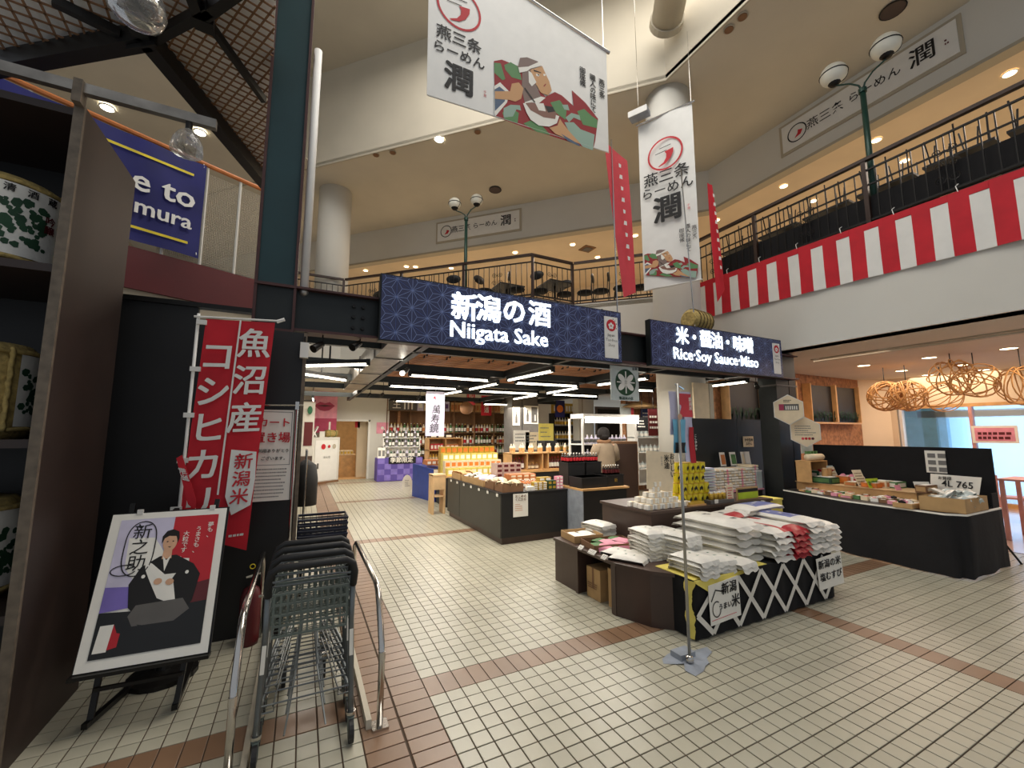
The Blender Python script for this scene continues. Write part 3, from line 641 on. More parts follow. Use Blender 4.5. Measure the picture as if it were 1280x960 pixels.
# ------------------------------------------------------------------ shopping carts
def cart(loc, label):
    t = thing('shopping_cart', label, 'cart', loc, 0, 'nested shopping carts')
    w_ = .215
    # rubber sleeve handle: inverted U leaning to the user
    hp = [(-w_, .03, .80), (-w_-.003, .0, .88), (-w_+.01, -.015, .93), (-w_+.045, -.02, .955), (w_-.045, -.02, .955), (w_-.01, -.015, .93), (w_+.003, .0, .88), (w_, .03, .80)]
    part('handle_sleeve', B().tube(hp, .020, 10), 'rubber', t, W=False, smooth=True)
    for s in (-1, 1):
        part('side_post', B().tube([(s*w_, .03, .81), (s*w_, .05, .6), (s*(w_+.012), .02, .2), (s*(w_+.015), .0, .12)], .0155, 8), 'cart_metal', t, W=False, smooth=True)
        part('white_label', B().bar((s*(w_+.0)-.001, .014, .56), (s*(w_+.004)-.001, .010, .42), .020, .002), 'paper', t, W=False)
        part('lower_side_bar', B().tube([(s*(w_+.012), .03, .22), (s*(w_-.04), .55, .20), (s*.13, .75, .18)], .011, 6), 'cart_metal', t, W=False, smooth=True)
        part('upper_side_bar', B().tube([(s*w_, .04, .68), (s*(w_-.02), .30, .69), (s*(w_-.03), .50, .70)], .007, 6), 'cart_metal', t, W=False)
    b = B()
    for z in (.87, .845, .80): b.tube([(-w_, .035, z), (w_, .035, z)], .0045, 5)
    b.tube([(-w_+.02, .0, .875), (-w_+.09, .0, .885), (w_-.09, .0, .885), (w_-.02, .0, .875)], .005, 5)
    part('upper_wires', b, 'cart_metal', t, W=False)
    # plastic basket gate
    b = B(); n = 11
    for i in range(n+1):
        x = -w_+.03+(2*w_-.06)*i/n; b.bar((x, .035, .585), (x, .03, .80), .010, .006)
    for k in range(5): z = .585+.054*k; b.bar((-w_+.025, .032, z), (w_-.025, .032, z), .008, .012)
    part('basket_gate', b, 'cart_plastic', t, W=False)
    b = B()
    for s in (-1, 1):
        for i in range(8):
            y = .06+.05*i; b.bar((s*(w_-.012-.02*i/8), y, .60), (s*(w_-.012-.02*i/8), y, .79), .004, .005)
        for z in (.60, .65, .70, .75, .79): b.bar((s*(w_-.01), .04, z), (s*(w_-.035), .45, z), .004, .005)
    for i in range(9): b.bar((-w_+.03, .05+.05*i, .59), (w_-.03, .05+.05*i, .59), .004, .004)
    for i in range(9): x = -.16+.04*i; b.bar((x, .45, .60), (x, .45, .79), .004, .005)
    part('basket_side', b, 'cart_plastic', t, W=False)
    # lower wire tray
    b = B()
    for y, z in ((.02, .26), (.16, .25), (.30, .24), (.44, .23), (.58, .22)):
        k = w_-.0-.10*y; b.tube([(-k, y, z), (k, y, z)], .0045, 5)
    for s in (-1, 1): b.tube([(s*.10, .0, .10), (s*.055, .25, .30), (s*.03, .42, .50), (0, .44, .53)], .005, 5)
    for s in (-1, 1): b.tube([(s*.16, .02, .25), (s*.13, .3, .27), (s*.09, .6, .3)], .0045, 5)
    for s in (-1, 1): b.tube([(s*(w_-.005), .0, .235), (s*(w_-.06), .0, .235), (s*(w_-.06), .0, .27), (s*(w_-.005), .0, .27)], .004, 5)
    part('lower_tray', b, 'cart_metal', t, W=False)
    for (x, y, a) in ((w_+.012, -.01, .35), (-w_-.012, .0, -.3), (.12, .72, .2), (-.12, .72, .1)):
        f = part('caster', B().obox((x-.014, y-.03, .03), (.028, 0, 0), (0, .06, 0), (0, 0, .085)).cyl((x, y, .11), (x, y, .135), .022, n=10), 'cart_plastic', t, W=False)
        part('wheel', B().cyl((x-.013, y-.035, .056), (x+.011, y-.035, .056), .056, n=18), 'rubber', f, W=False)
        part('steel_collar', B().cyl((x, y, .125), (x, y, .14), .025, n=12), 'chrome', f, W=False)
    return t
CY = [2.66, 2.85, 3.03, 3.20]
c0 = cart((.098, CY[0], 0), 'grey shopping cart at the near end of the nested row')
for i, lb in ((1, 'grey shopping cart second from the near end of the nested row'), (2, 'grey shopping cart third from the near end of the nested row'), (3, 'grey shopping cart at the far end of the row, beside the navy baskets')):
    copy_tree(c0, (.098+.004*i, CY[i], 0), 0, lb)
for s, lab, x in ((1, 'chrome guide rail on the aisle side of the shopping carts', .487), (-1, 'chrome guide rail on the easel side of the shopping carts', -.232)):
    y0 = 2.67 if s > 0 else 2.56
    t = thing('guide_rail', lab, 'rail', (x, y0, 0))
    part('tube', B().tube([(x, y0, .0), (x, y0, .34), (x, y0+.02, .43), (x, y0+.15, .62), (x, y0+.21, .68), (x, y0+.30, .705), (x, 4.05, .705), (x, 4.16, .66), (x, 4.2, .55), (x, 4.2, .0)], .019, 10), 'chrome', t, smooth=True)
    part('floor_plate', B().box((x-.045, y0-.045, 0), (x+.045, y0+.045, .012)), 'chrome', t)
    if s > 0: part('kick_plate', B().box((x-.075, y0, .0), (x-.045, 4.2, .05)), 'cream', t)
    else: part('kick_plate', B().box((x+.045, y0, .0), (x+.075, 4.2, .05)), 'cream_dark', t)
    for yy in (y0,): part('weld_joint', B().cyl((x, y0, .36), (x, y0+.004, .40), .021, n=10), 'chrome', t)
b = B(); b.tube([(-.232, 3.9, .42), (-.03, 3.9, .42)], .012, 6); solo('cross_rail', b, 'chrome', 'short chrome cross bar between rail and carts', 'rail')
# navy shopping baskets
for k in range(5):
    z = .36+.055*k; cx, cy = .245, 4.98
    if k == 0: z0_ = z
    t = thing('shopping_basket', ['navy shopping basket at the bottom of the stack behind the carts', 'navy shopping basket second from the bottom of the stack', 'navy shopping basket in the middle of the stack', 'navy shopping basket second from the top of the stack', 'empty navy shopping basket on top of the stack behind the carts'][k], 'basket', (cx, cy, z), 0, 'stacked navy baskets')
    w_, d_, h_ = .235, .16, .22; b = B()
    for zz in (0, .03, .06, .09, .12, .15, .18, .205):
        q = .82+.18*zz/.21; ww, dd = w_*q, d_*q
        for (p, q2) in (((-ww,-dd), (ww,-dd)), ((ww,-dd), (ww,dd)), ((ww,dd), (-ww,dd)), ((-ww,dd), (-ww,-dd))): b.bar((*p, zz), (*q2, zz), .006, .01)
    for i in range(9):
        x = -w_+2*w_*i/8
        for s in (-1, 1): b.bar((x*.82, s*d_*.82, 0), (x, s*d_, .21), .006, .006)
    for i in range(6):
        y = -d_+2*d_*i/5
        for s in (-1, 1): b.bar((s*w_*.82, y*.82, 0), (s*w_, y, .21), .006, .006)
    part('lattice_wall', b, 'navy_plastic', t, W=False)
    part('bottom', B().cbox((0, 0, .003), (w_*1.6, d_*1.6, .006)), 'navy_plastic', t, W=False)
    part('rim', B().tube([(-w_,-d_,.215), (w_,-d_,.215), (w_,d_,.215), (-w_,d_,.215)], .011, 6, True), 'navy_plastic', t, W=False)
    b = B(); b.tube([(-w_, -.01, .22), (-w_+.02, -d_+.02, .235), (w_-.02, -d_+.02, .235), (w_, -.01, .22)], .006, 6); part('handle', b, 'black_metal', t, W=False)
bs = thing('basket_stand', 'low dark wheeled stand under the navy basket stack', 'stand', (.245, 4.98, 0))
part('platform', B().cbox((.245, 4.98, .335), (.42, .3, .03)), 'black_metal', bs)
for sx in (-1, 1):
    for sy in (-1, 1): part('leg', B().cyl((.245+sx*.18, 4.98+sy*.12, 0), (.245+sx*.18, 4.98+sy*.12, .33), .012), 'black_metal', bs)
# ================================================================== SIGNS ON THE BEAM
def lit_sign(x0, x1, z0, z1, label):
    t = thing('lit_sign', label, 'sign', ((x0+x1)/2, 4.24, z0))
    part('cabinet', B().box((x0, 4.20, z0), (x1, 4.285, z1)), 'dark_steel', t)
    part('face', B().box((x0+.012, 4.192, z0+.012), (x1-.012, 4.199, z1-.012)), 'lit_navy', t)
    b = B(); a = .185; h = a*math.sqrt(3)/2; Y = 4.190; seen = set()
    def ln(p, q):
        key = tuple(sorted(((round(p[0],3), round(p[1],3)), (round(q[0],3), round(q[1],3)))))
        if key in seen: return
        seen.add(key)
        ax, az = x0+.015, z0+.015; bx, bz = x1-.015, z1-.015; t0, t1 = 0, 1
        dx, dz = q[0]-p[0], q[1]-p[1]
        for (o_, d, lo, hi) in ((p[0], dx, ax, bx), (p[1], dz, az, bz)):
            if abs(d) < 1e-9:
                if o_ < lo or o_ > hi: return
            else:
                u, v = (lo-o_)/d, (hi-o_)/d
                if u > v: u, v = v, u
                t0 = max(t0, u); t1 = min(t1, v)
        if t1-t0 < .02: return
        P_ = Vector((p[0]+dx*t0, Y, p[1]+dz*t0)); Q_ = Vector((p[0]+dx*t1, Y, p[1]+dz*t1))
        b.stroke([P_, Q_], .0042, FR)
    rows = int((z1-z0)/a)+3; cols = int((x1-x0)/h)+3
    for i in range(-1, cols):
        for j in range(-1, rows):
            A = (x0+i*h, z0+j*a+(a/2 if i % 2 else 0)); U = (A[0], A[1]+a)
            R1 = (A[0]+h, A[1]+a/2); R2 = (A[0]+h, A[1]-a/2)
            for (p, q, r) in ((A, U, R1), (A, R1, R2)):
                c = ((p[0]+q[0]+r[0])/3, (p[1]+q[1]+r[1])/3)
                for (m, n_) in ((p, q), (q, r), (p, r)): ln(m, n_)
                for m in (p, q, r): ln(m, c)
    part('star_pattern', b, 'lit_line', t)
    return t
def taxfree(t, x0, x1, z0, z1):
    w_ = x1-x0; cx = (x0+x1)/2
    part('white_panel', B().box((x0, 4.180, z0), (x1, 4.189, z1)), 'white_paint', t)
    part('red_blossom', B().disc((cx, 4.178, z1-w_*.52), X_, Z_, w_*.36, 24), 'red_print', t)
    b = B()
    for k in range(5): a = PI/2+2*PI*k/5; b.disc((cx+w_*.13*math.cos(a)-w_*.02, 4.176, z1-w_*.56+w_*.13*math.sin(a)), X_, Z_, w_*.085, 10)
    part('petal_print', b, 'white_paint', t, kind='stuff')
    b = B()
    for k, a in enumerate((.3, .8, -.4, 1.2)): b.disc((cx+w_*.42*math.cos(a), 4.178, z1-w_*.52+w_*.42*math.sin(a)), X_, Z_, w_*.035, 6)
    part('dot_print', b, 'ink', t, kind='stuff')
    for k, s in enumerate(('Japan.', 'Tax-free', 'Shop')): text(s, t, 'grey_ink' if k else 'ink', (cx, 4.177, z1-w_*(1.12+.30*k)), X_, Z_, w_*.25, .0, res=1)
s1 = lit_sign(.628, 3.735, 2.588, 3.278, 'wide navy star-patterned sign reading Niigata Sake in white')
def S(x, y, Y=4.182): return OY(x, y, Y)
for ch, x, y in (('新', 581, 386), ('潟', 611, 388.5), ('の', 643, 391), ('酒', 675, 395)): text(ch, s1, 'lit_white', S(x, y), X_, Z_, .32, .03, name='kanji')
text('Niigata Sake', s1, 'lit_white', S(627, 419), X_, Z_, .25, .024, sp=1.0)
taxfree(s1, 3.44, 3.66, 2.64, 3.19)
s2 = lit_sign(4.25, 7.27, 2.600, 3.255, 'navy star-patterned sign reading Rice Soy Sauce Miso in white')
cx0 = S(843, 430).x; cx1 = S(944, 430).x; n = 7
for k, ch in enumerate('米・醤油・味噌'): text(ch, s2, 'lit_white', (cx0+.10+(cx1-cx0-.1)*(k+.28)/n, 4.182, 3.06), X_, Z_, .27, .03, name='kanji')
text('Rice·Soy Sauce·Miso', s2, 'lit_white', ((S(833, 450).x+S(955, 460).x)/2, 4.182, 2.80), X_, Z_, .235, .022)
taxfree(s2, 7.0, 7.19, 2.66, 3.18)
for k, x in enumerate((1.0, 1.9, 2.8, 3.5)): part('hanger', B().box((x-.01, 4.29, 3.28), (x+.01, 4.34, 3.32)), 'black_metal', s1)
# green blossom sign hanging below
gs = thing('round_emblem_sign', 'square grey hanging sign with a green circle of white petals', 'sign', (4.0, 4.45, 2.12))
part('panel', B().box((3.74, 4.44, 2.12), (4.24, 4.455, 2.60)), 'glass_clear', gs)
part('green_disc', B().disc((4.0, 4.437, 2.375), X_, Z_, .185, 32), 'dark_green', gs)
b = B()
for k in range(6):
    a = PI/2+PI*k/3; d = Vector((math.cos(a), 0, math.sin(a))); e = Vector((-math.sin(a), 0, math.cos(a))); c = Vector((4.0, 4.434, 2.375))
    ln_ = .155 if k % 3 else .17; ww = .048 if k % 3 else .016
    pass
for k in range(4):
    a = PI/4+PI*k/2+(.12 if k in (1, 3) else -.12); d = Vector((math.cos(a), 0, math.sin(a))); e = Vector((-math.sin(a), 0, math.cos(a))); ln_ = .16; ww = .042
    b.add([c+d*(.022+ln_*.46*(1-math.cos(PI*j/6)))+e*ww*math.sin(PI*j/6)*sg for sg in (1, -1) for j in (range(7) if sg == 1 else range(5, 0, -1))], [tuple(range(12))])
for p, q in (((3.99, 2.22), (4.01, 2.53)), ((3.84, 2.367), (4.16, 2.383))): b.box((p[0], 4.433, p[1]), (q[0], 4.435, q[1]))
part('petal_emblem', b, 'white_paint', gs)
text('新潟米の店', gs, 'dark_green', (4.0, 4.436, 2.15), X_, Z_, .05, .01, res=1)
text('お米', gs, 'ink', (4.17, 4.436, 2.57), X_, Z_, .05, .01, res=1)
for x in (3.8, 4.18): part('chain', B().cyl((x, 4.447, 2.6), (x, 4.447, 2.66), .005), 'chrome', gs)
# ------------------------------------------------------------------ store ceiling
lt = thing('wood_lattice_ceiling', 'hanging wooden slat lattice ceiling over the sake shop', 'lattice', (4.5, 7.5, 2.85))
sl_ = part('slat', B().box((1.2, -.022, 2.88), (8.0, .022, 2.91)), 'wood_lattice', lt, W=False); sl_.data.transform(Matrix.Translation(-lt.location)); sl_.location = (0, 4.60+7.5-7.5, 0)
for k in range(1, 34): same('slat', sl_, (0, 4.60+.17*k, 0), lt)
s3 = part('slat', B().box((-.02, 4.5, 2.915), (.02, 10.3, 2.94)), 'wood_lattice', lt, W=False); s3.data.transform(Matrix.Translation(-lt.location)); s3.location = (1.3, 0, 0)
for k in range(1, 18): same('slat', s3, (1.3+.375*k, 0, 0), lt)
hb = part('clip', B().box((-.008, -.03, 2.86), (.008, .03, 2.95)), 'black_metal', lt, W=False); hb.data.transform(Matrix.Translation(-lt.location)); hb.location = (1.3, 4.6, 0)
for i in range(18):
    for k in range(0, 12): same('clip', hb, (1.3+.375*i, 4.6+.17*k, 0), lt)
nb = 0
for nm, a_, b_ in ([('x', x, None) for x in (1.25, 3.28, 5.12, 7.0)] + [('y', y, None) for y in (5.15, 6.85, 8.5, 10.15, 12.5)]):
    nb += 1
    bb = B().box((a_-.04, 4.5, 2.68), (a_+.04, 14.0, 2.80)) if nm == 'x' else B().box((-.05, a_-.04, 2.68), (8.0, a_+.04, 2.80))
    solo('ceiling_beam', bb, 'dark_steel', 'dark steel beam over the sake shop, '+{1: 'nearest the silver duct, running inward', 2: 'running inward behind the word Niigata', 3: 'running inward behind the green emblem sign', 4: 'running inward behind the Rice sign', 5: 'first crosswise behind the signs', 6: 'second crosswise behind the signs', 7: 'third crosswise behind the signs', 8: 'fourth crosswise behind the signs', 9: 'crosswise one deepest in the shop'}[nb], 'beam')
TUBES = [(-.173,6.52,.754,5.87), (-.186,7.185,.657,7.87), (1.511,6.70,2.934,6.79), (1.504,8.43,2.897,8.43), (2.96,10.06,3.14,8.73), (3.16,8.34,3.27,7.12), (3.22,6.58,3.33,5.27), (3.525,6.87,4.859,6.79),
         (3.5,8.6,5.0,8.6), (5.167,10.2,5.13,8.87), (5.095,8.33,5.063,7.05), (5.356,8.5,6.69,8.5), (5.10,6.45,5.25,5.28), (6.15,6.9,6.9,6.8), (5.2, 12.4, 6.6, 12.4), (2.4, 12.4, 3.8, 12.4), (.2, 12.1, .25, 13.4), (7.2, 4.8, 7.25, 5.7)]
where = ['left of the silver duct, nearer one', 'left of the silver duct, farther one', 'under the H of the sign end, first row', 'second row left of the price banner', 'deep behind the price banner', 'between the first and second rows', 'slanting from behind the middle of the sake sign',
         'first row, behind the right of the sake sign', 'second row, over the grey pillar', 'over the grey pillar, pointing inward', 'between rows, left of the white lit shelf', 'second row, above the white lit shelf', 'slanting behind the green emblem sign', 'first row, right of the green emblem sign', 'deep row over the right shelves', 'deep row over the back sake shelves', 'deep in the aisle near the partition', 'right of the green emblem sign, pointing inward']
where[2] = 'first row, behind the left of the sake sign'
for (ax, ay, bx, by), wh in zip(TUBES, where):
    p = Vector((ax, ay, 2.6)); q = Vector((bx, by, 2.6)); c = (p+q)/2
    t = thing('tube_light', 'lit tube lamp under the shop ceiling, '+wh, 'light', c, 0, 'tube lamps in the shop ceiling')
    part('housing', B().bar(p+Vector((0,0,.045)), q+Vector((0,0,.045)), .06, .05), 'black_metal', t)
    part('lit_tube', B().tube([p, q], .017, 8), 'led', t)
    d = (q-p).normalized()
    for e in (p, q): part('end_holder', B().cbox(e+Vector((0,0,.03)), (.05, .05, .09)), 'dark_steel', t)
    part('stem', B().cyl(c+Vector((0,0,.06)), c+Vector((0,0,.12 if c.x > 1 else .5)), .012), 'black_metal', t)
for k, (x, y, zz) in enumerate(((510, 461, 2.62), (452, 487, 2.6), (463, 492, 2.6), (479, 492, 2.6), (525, 495, 2.6), (631, 500, 2.6), (945, 480, 2.5), (403, 430, 2.7), (450, 428, 2.7))):
    p = ray(x, y).normalized()*([6.3, 10.5, 10.3, 10.1, 9.8, 12, 8.5, 5.0, 5.2][k]) + Vector((0, 0, CAMZ))
    if k > 6: p = OY(x, y, 4.38); p.z = min(p.z, 2.58)
    t = thing('spot_lamp', 'small black track spot lamp '+['with a lit bulb under the lattice by the silver duct', 'over the doorway partition, first from the pink poster', 'over the doorway partition, second from the pink poster', 'over the doorway partition, beside the sake shelves', 'beside the price banner', 'above the grey pillar', 'under the Rice sign', 'under the beam beside the column', 'under the beam beside the sake sign'][k], 'lamp', p)
    part('head', B().cyl(p, p+Vector((-.08, -.07, -.07)), .028, .04, 12), 'black_metal', t); part('stem', B().cyl(p, (p.x, p.y, SOF if k < 7 else 2.62), .007, n=6), 'black_metal', t)
    if k == 0: part('lit_bulb', B().ball(p+Vector((-.10, -.09, -.085)), .035), 'spot_white', t)
dt = thing('silver_duct', 'galvanised silver box duct slanting into the shop under the ceiling', 'duct', (.98, 7, 2.65))
part('duct_box', B().box((.80, 4.6, 2.66), (1.15, 10.2, 2.93)), 'silver_duct', dt)
for y in (5.6, 7.2, 8.8): part('flange_joint', B().box((.785, y, 2.645), (1.165, y+.03, 2.94)), 'silver_duct', dt)
# ------------------------------------------------------------------ balcony railing upstairs
rl = thing('iron_railing', 'dark iron balcony railing with scrolls round the upper floor', 'railing', (4.6, 8.15, DECK))
base = Vector((4.6, 8.15, DECK))
bal = B().box((-.007, -.007, .1), (.007, .007, .89)); balm = mesh_of('baluster', bal, 'black_metal')
pom = mesh_of('post', B().box((-.03, -.03, 0), (.03, .03, 1.06)), 'rail_brown')
def addm(nm, me, p, rz=0):
    o = bpy.data.objects.new(nm, me); C.objects.link(o); o.parent = rl; o.location = Vector(p)-base; o.rotation_euler = (0,0,rz); return o
sb = B()
def spiral(b, c, s, e, n=14, turn=1.6, sgn=1):
    b.tube([(c[0]+sgn*s*(1-k/n*.8)*math.cos(turn*2*PI*k/n+e), 0, c[1]+s*(1-k/n*.8)*math.sin(turn*2*PI*k/n+e)) for k in range(n+1)], .006, 4, caps=False)
for sg in (-1, 1):
    for z in (.28, .48, .68): spiral(sb, (sg*.075, z), .065, 0 if z == .48 else PI, sgn=sg)
sb.box((-.006, -.006, .1), (.006, .006, .89)); scm = mesh_of('scroll', sb, 'black_metal')
for si, (p, q) in enumerate(zip(RAIL[:-1], RAIL[1:])):
    p = Vector((*p, DECK)); q = Vector((*q, DECK))
    if si == 4: q.y = -.6
    if si == 0: p.x = -1.0
    d = (q-p); L = d.length; d.normalize(); nn = Vector((-d.y, d.x, 0))*.06; p += nn; q += nn; rz = math.atan2(d.y, d.x)
    part('top_rail', B().bar(p+Vector((0,0,1.075)), q+Vector((0,0,1.075)), .075, .05), 'rail_brown', rl)
    part('mid_rail', B().bar(p+Vector((0,0,.90)), q+Vector((0,0,.90)), .03, .025), 'black_metal', rl)
    if si == 4: part('mid_rail', B().bar(p+Vector((0,0,.66)), q+Vector((0,0,.66)), .025, .022), 'black_metal', rl)
    part('bottom_rail', B().bar(p+Vector((0,0,.10)), q+Vector((0,0,.10)), .035, .03), 'black_metal', rl)
    part('bottom_plate', B().bar(p+Vector((0,0,.02)), q+Vector((0,0,.02)), .05, .05), 'rail_brown', rl)
    m = max(1, round(L/1.75))
    for k in range(m+1):
        if k == 0 and si > 0: continue
        addm('post', pom, p+d*L*k/m, rz)
    nbal = int(L/.135)
    for k in range(1, nbal):
        addm('baluster', balm, p+d*L*k/nbal, rz)
    for k in range(m):
        addm('scroll', scm, p+d*L*(k+.5)/m, rz)
# chairs and tables up there
def cafe_chair():
    t = thing('cafe_chair', '', 'chair', (0,0,0))
    part('seat', B().lathe([(0, .42), (.19, .42), (.21, .45), (.19, .48), (0, .485)], n=16), 'black_cloth', t, W=False, smooth=True)
    b = B(); b.lathe([(0, -.02), (.17, -.018), (.19, 0), (.17, .018), (0, .02)], n=16)
    b.v = [(v[0], .20+v[2], .80+v[1]*.62) for v in b.v]; part('backrest', b, 'black_panel', t, W=False, smooth=True)
    for sx in (-1, 1):
        part('leg', B().tube([(sx*.16, -.15, .43), (sx*.19, -.19, 0)], .011, 6), 'black_metal', t, W=False)
        part('leg', B().tube([(sx*.15, .20, .82), (sx*.16, .18, .45), (sx*.18, .22, 0)], .011, 6), 'black_metal', t, W=False)
    return t
ch0 = cafe_chair(); first = True
def put_chair(x, y, rz, lab, z=DECK, up=False, group='cafe chairs on the upper floor'):
    global first
    c = ch0 if first else copy_tree(ch0, (0,0,0)); first = False
    c.location = (x, y, z+(1.0 if up else 0)); c.rotation_euler = (PI if up else 0, 0, rz); c['label'] = lab; c['group'] = group
def upchair(px, py, back, rz, lab):   # px on the row behind the railing
    p = FL(px, py, DECK+.45); put_chair(p.x+(.18 if px < 700 else .05), p.y+(.18 if px < 700 else .12), rz, lab)
upchair(733, 364, 0, -2.4, 'black oval-backed cafe chair beside the railing corner, left of a pair')
upchair(753, 362, 0, -2.4, 'black oval-backed cafe chair beside the railing corner, right of the pair')
upchair(779, 358, 0, -2.2, 'black oval-backed cafe chair behind the tip of the pink flag')
upchair(803, 357, 0, -2.6, 'black oval-backed cafe chair left of the tall white banner')
upchair(707, 366, 0, -.8, 'black cafe chair just left of the railing corner post')
upchair(672, 360, 0, 2.2, 'black cafe chair behind the railing near the first corner')
upchair(642, 358, 0, 1.2, 'black cafe chair left of the corner behind the railing')
upchair(601, 360, 0, .4, 'black cafe chair beside the double globe lamp post')
upchair(559, 358, 0, -.5, 'black cafe chair between railing posts left of the globe lamp')
upchair(458, 378, 0, -.9, 'black cafe chair behind the far left railing')
def cafe_table(x, y, lab, z=DECK, group='cafe tables on the upper floor'):
    t = thing('cafe_table', lab, 'table', (x, y, z), 0, group)
    part('tabletop', B().box((x-.36, y-.36, z+.70), (x+.36, y+.36, z+.735)), 'black_panel', t)
    part('pedestal', B().cyl((x, y, z+.02), (x, y, z+.70), .03), 'black_metal', t); part('foot', B().lathe([(0, 0), (.24, 0), (.2, .03), (0, .05)], (x, y, z), 14), 'black_metal', t)
p = FL(688, 350, DECK+.7); cafe_table(p.x+.35, p.y+.35, 'square black cafe table behind the railing corner'); p = FL(620, 352, DECK+.7); cafe_table(p.x+.5, p.y+.4, 'square black cafe table between two chairs behind the railing')
for k in range(7):
    y = 5.3-.82*k; lab = ['farthest', 'second from the far end', 'third from the far end', 'middle', 'third from the near end', 'second from the near end', 'nearest'][k]
    cafe_table(8.25, y, f'black cafe table behind the curtained railing, {lab} of the row')
    put_chair(8.23, y+.13, 1.3+.2*math.sin(k*3), f'black chair upside down on the {lab} curtained-side table, its far half', DECK+.22, True)
    put_chair(8.37, y-.20, -.9+.3*math.sin(k*5), f'black chair upside down on the {lab} curtained-side table, its near half', DECK+.22, True)
b = B(); b.box((7.62, -.6, DECK+.10), (7.66, 5.6, DECK+.50)); 
dk = thing('dark_screen', 'low black screen cloth tied behind the curtained railing', 'screen', (7.64, 2.5, DECK+.1)); part('cloth', b, 'black_cloth', dk)
# red and white curtain
ct = thing('festive_curtain', 'red and white striped festive curtain hung along the upper balcony', 'curtain', (7.46, 2.7, 4.0))
def stripe_edges():
    e = []; c = 5.82+.3725
    y = 6.02
    e.append(y); k = 0
    while y > -.5:
        e.append(c-.3725*k-.095 if False else None); k += 1; y -= 9
    return e
ys = [6.05]; k = 0
cuts = []
for k in range(0, 18): cy_ = 5.86-.3725*k; cuts += [cy_+.088, cy_-.088]
cuts = [6.05]+cuts; cuts = [c for c in cuts if c > -.75]
for i in range(len(cuts)-1):
    y0, y1 = cuts[i], cuts[i+1]; white = i % 2 == 1; b = B(); vs = []; nx, nz = 6, 8
    for a in range(nx+1):
        y = y0+(y1-y0)*a/nx; u = (6.05-y)/4.7; zt = 4.875-.085*u; zb = 4.085-.155*u
        for c_ in range(nz+1):
            z = zt+(zb-zt)*c_/nz; x = 7.462+.012*math.sin(y*8+1.1*math.sin(z*3))*(c_/nz)-.0; vs.append((x, y, z))
    j0 = 1 if white else 0
    b.add(vs, [(a*(nz+1)+c_, (a+1)*(nz+1)+c_, (a+1)*(nz+1)+c_+1, a*(nz+1)+c_+1) for a in range(nx) for c_ in range(nz) if c_ >= j0])
    part('stripe', b, 'white_paint' if white else 'red_cloth', ct, 'white stripe' if white else 'red stripe', smooth=True)
    if white: part('stripe_top', B().obox((7.458, y1, 4.875-.085*(6.05-y1)/4.7-.10), (0, y0-y1, 0), (.006, 0, 0), (0, 0, .10)), 'red_cloth', ct)
for k in range(9): y = 5.9-.66*k; part('tie', B().tube([(7.455, y, 4.86-.012*k), (7.47, y+.02, 4.95-.012*k), (7.50, y, 4.97-.01*k)], .006, 4), 'white_paint', ct)
# ------------------------------------------------------------------ lamp posts
def globe_lamp(base, tops, label, zj, rg=.17):
    t = thing('globe_lamp', label, 'lamp', base)
    part('post', B().cyl(base, (base[0], base[1], zj), .048, .038, 14), 'post_green', t, smooth=True)
    part('collar', B().cyl((base[0], base[1], zj-.03), (base[0], base[1], zj+.04), .055, n=14), 'post_green', t)
    for g in tops:
        g = Vector(g); j = Vector((base[0], base[1], zj)); h = Vector((g.x-j.x, g.y-j.y, 0))
        part('arm', B().tube([j, j+h*.12+Vector((0,0,.12)), j+h*.45+Vector((0,0,(g.z-rg-zj)*.72)), j+h*.85+Vector((0,0,g.z-rg-.03-zj)), g-Vector((0,0,rg))], .014, 6), 'post_green', t, smooth=True)
        gl_ = part('globe', B().ball(g, rg, 20, 12, .92), 'globe', t, smooth=True)
        part('cup', B().lathe([(.02, -.02), (.06, .0), (.10, .05)], g-Vector((0,0,rg)), 14), 'black_metal', gl_)
        part('band', B().tube([g+Vector((rg*1.01*math.cos(2*PI*k/24), rg*1.01*math.sin(2*PI*k/24), 0)) for k in range(24)], .009, 5, True), 'black_metal', gl_)
        part('band', B().tube([g+Vector((rg*1.01*math.cos(PI*k/12-PI/2)*.6, rg*1.01*math.cos(PI*k/12-PI/2)*-.8, rg*.93*math.sin(PI*k/12-PI/2))) for k in range(13)], .007, 5), 'black_metal', gl_)
g1 = OX(1048, 98, 7.75); g2 = OX(1107, 58, 7.75); g1.x = 7.6
globe_lamp((7.72, 2.9, DECK), (g1, g2), 'green post with two white globes beside the curtained railing', 7.10, .19)
globe_lamp((3.5, 9.62, DECK), ((3.22, 9.72, 7.56), (3.74, 9.5, 7.68)), 'green post with two white globes behind the far railing', 7.15, .16)
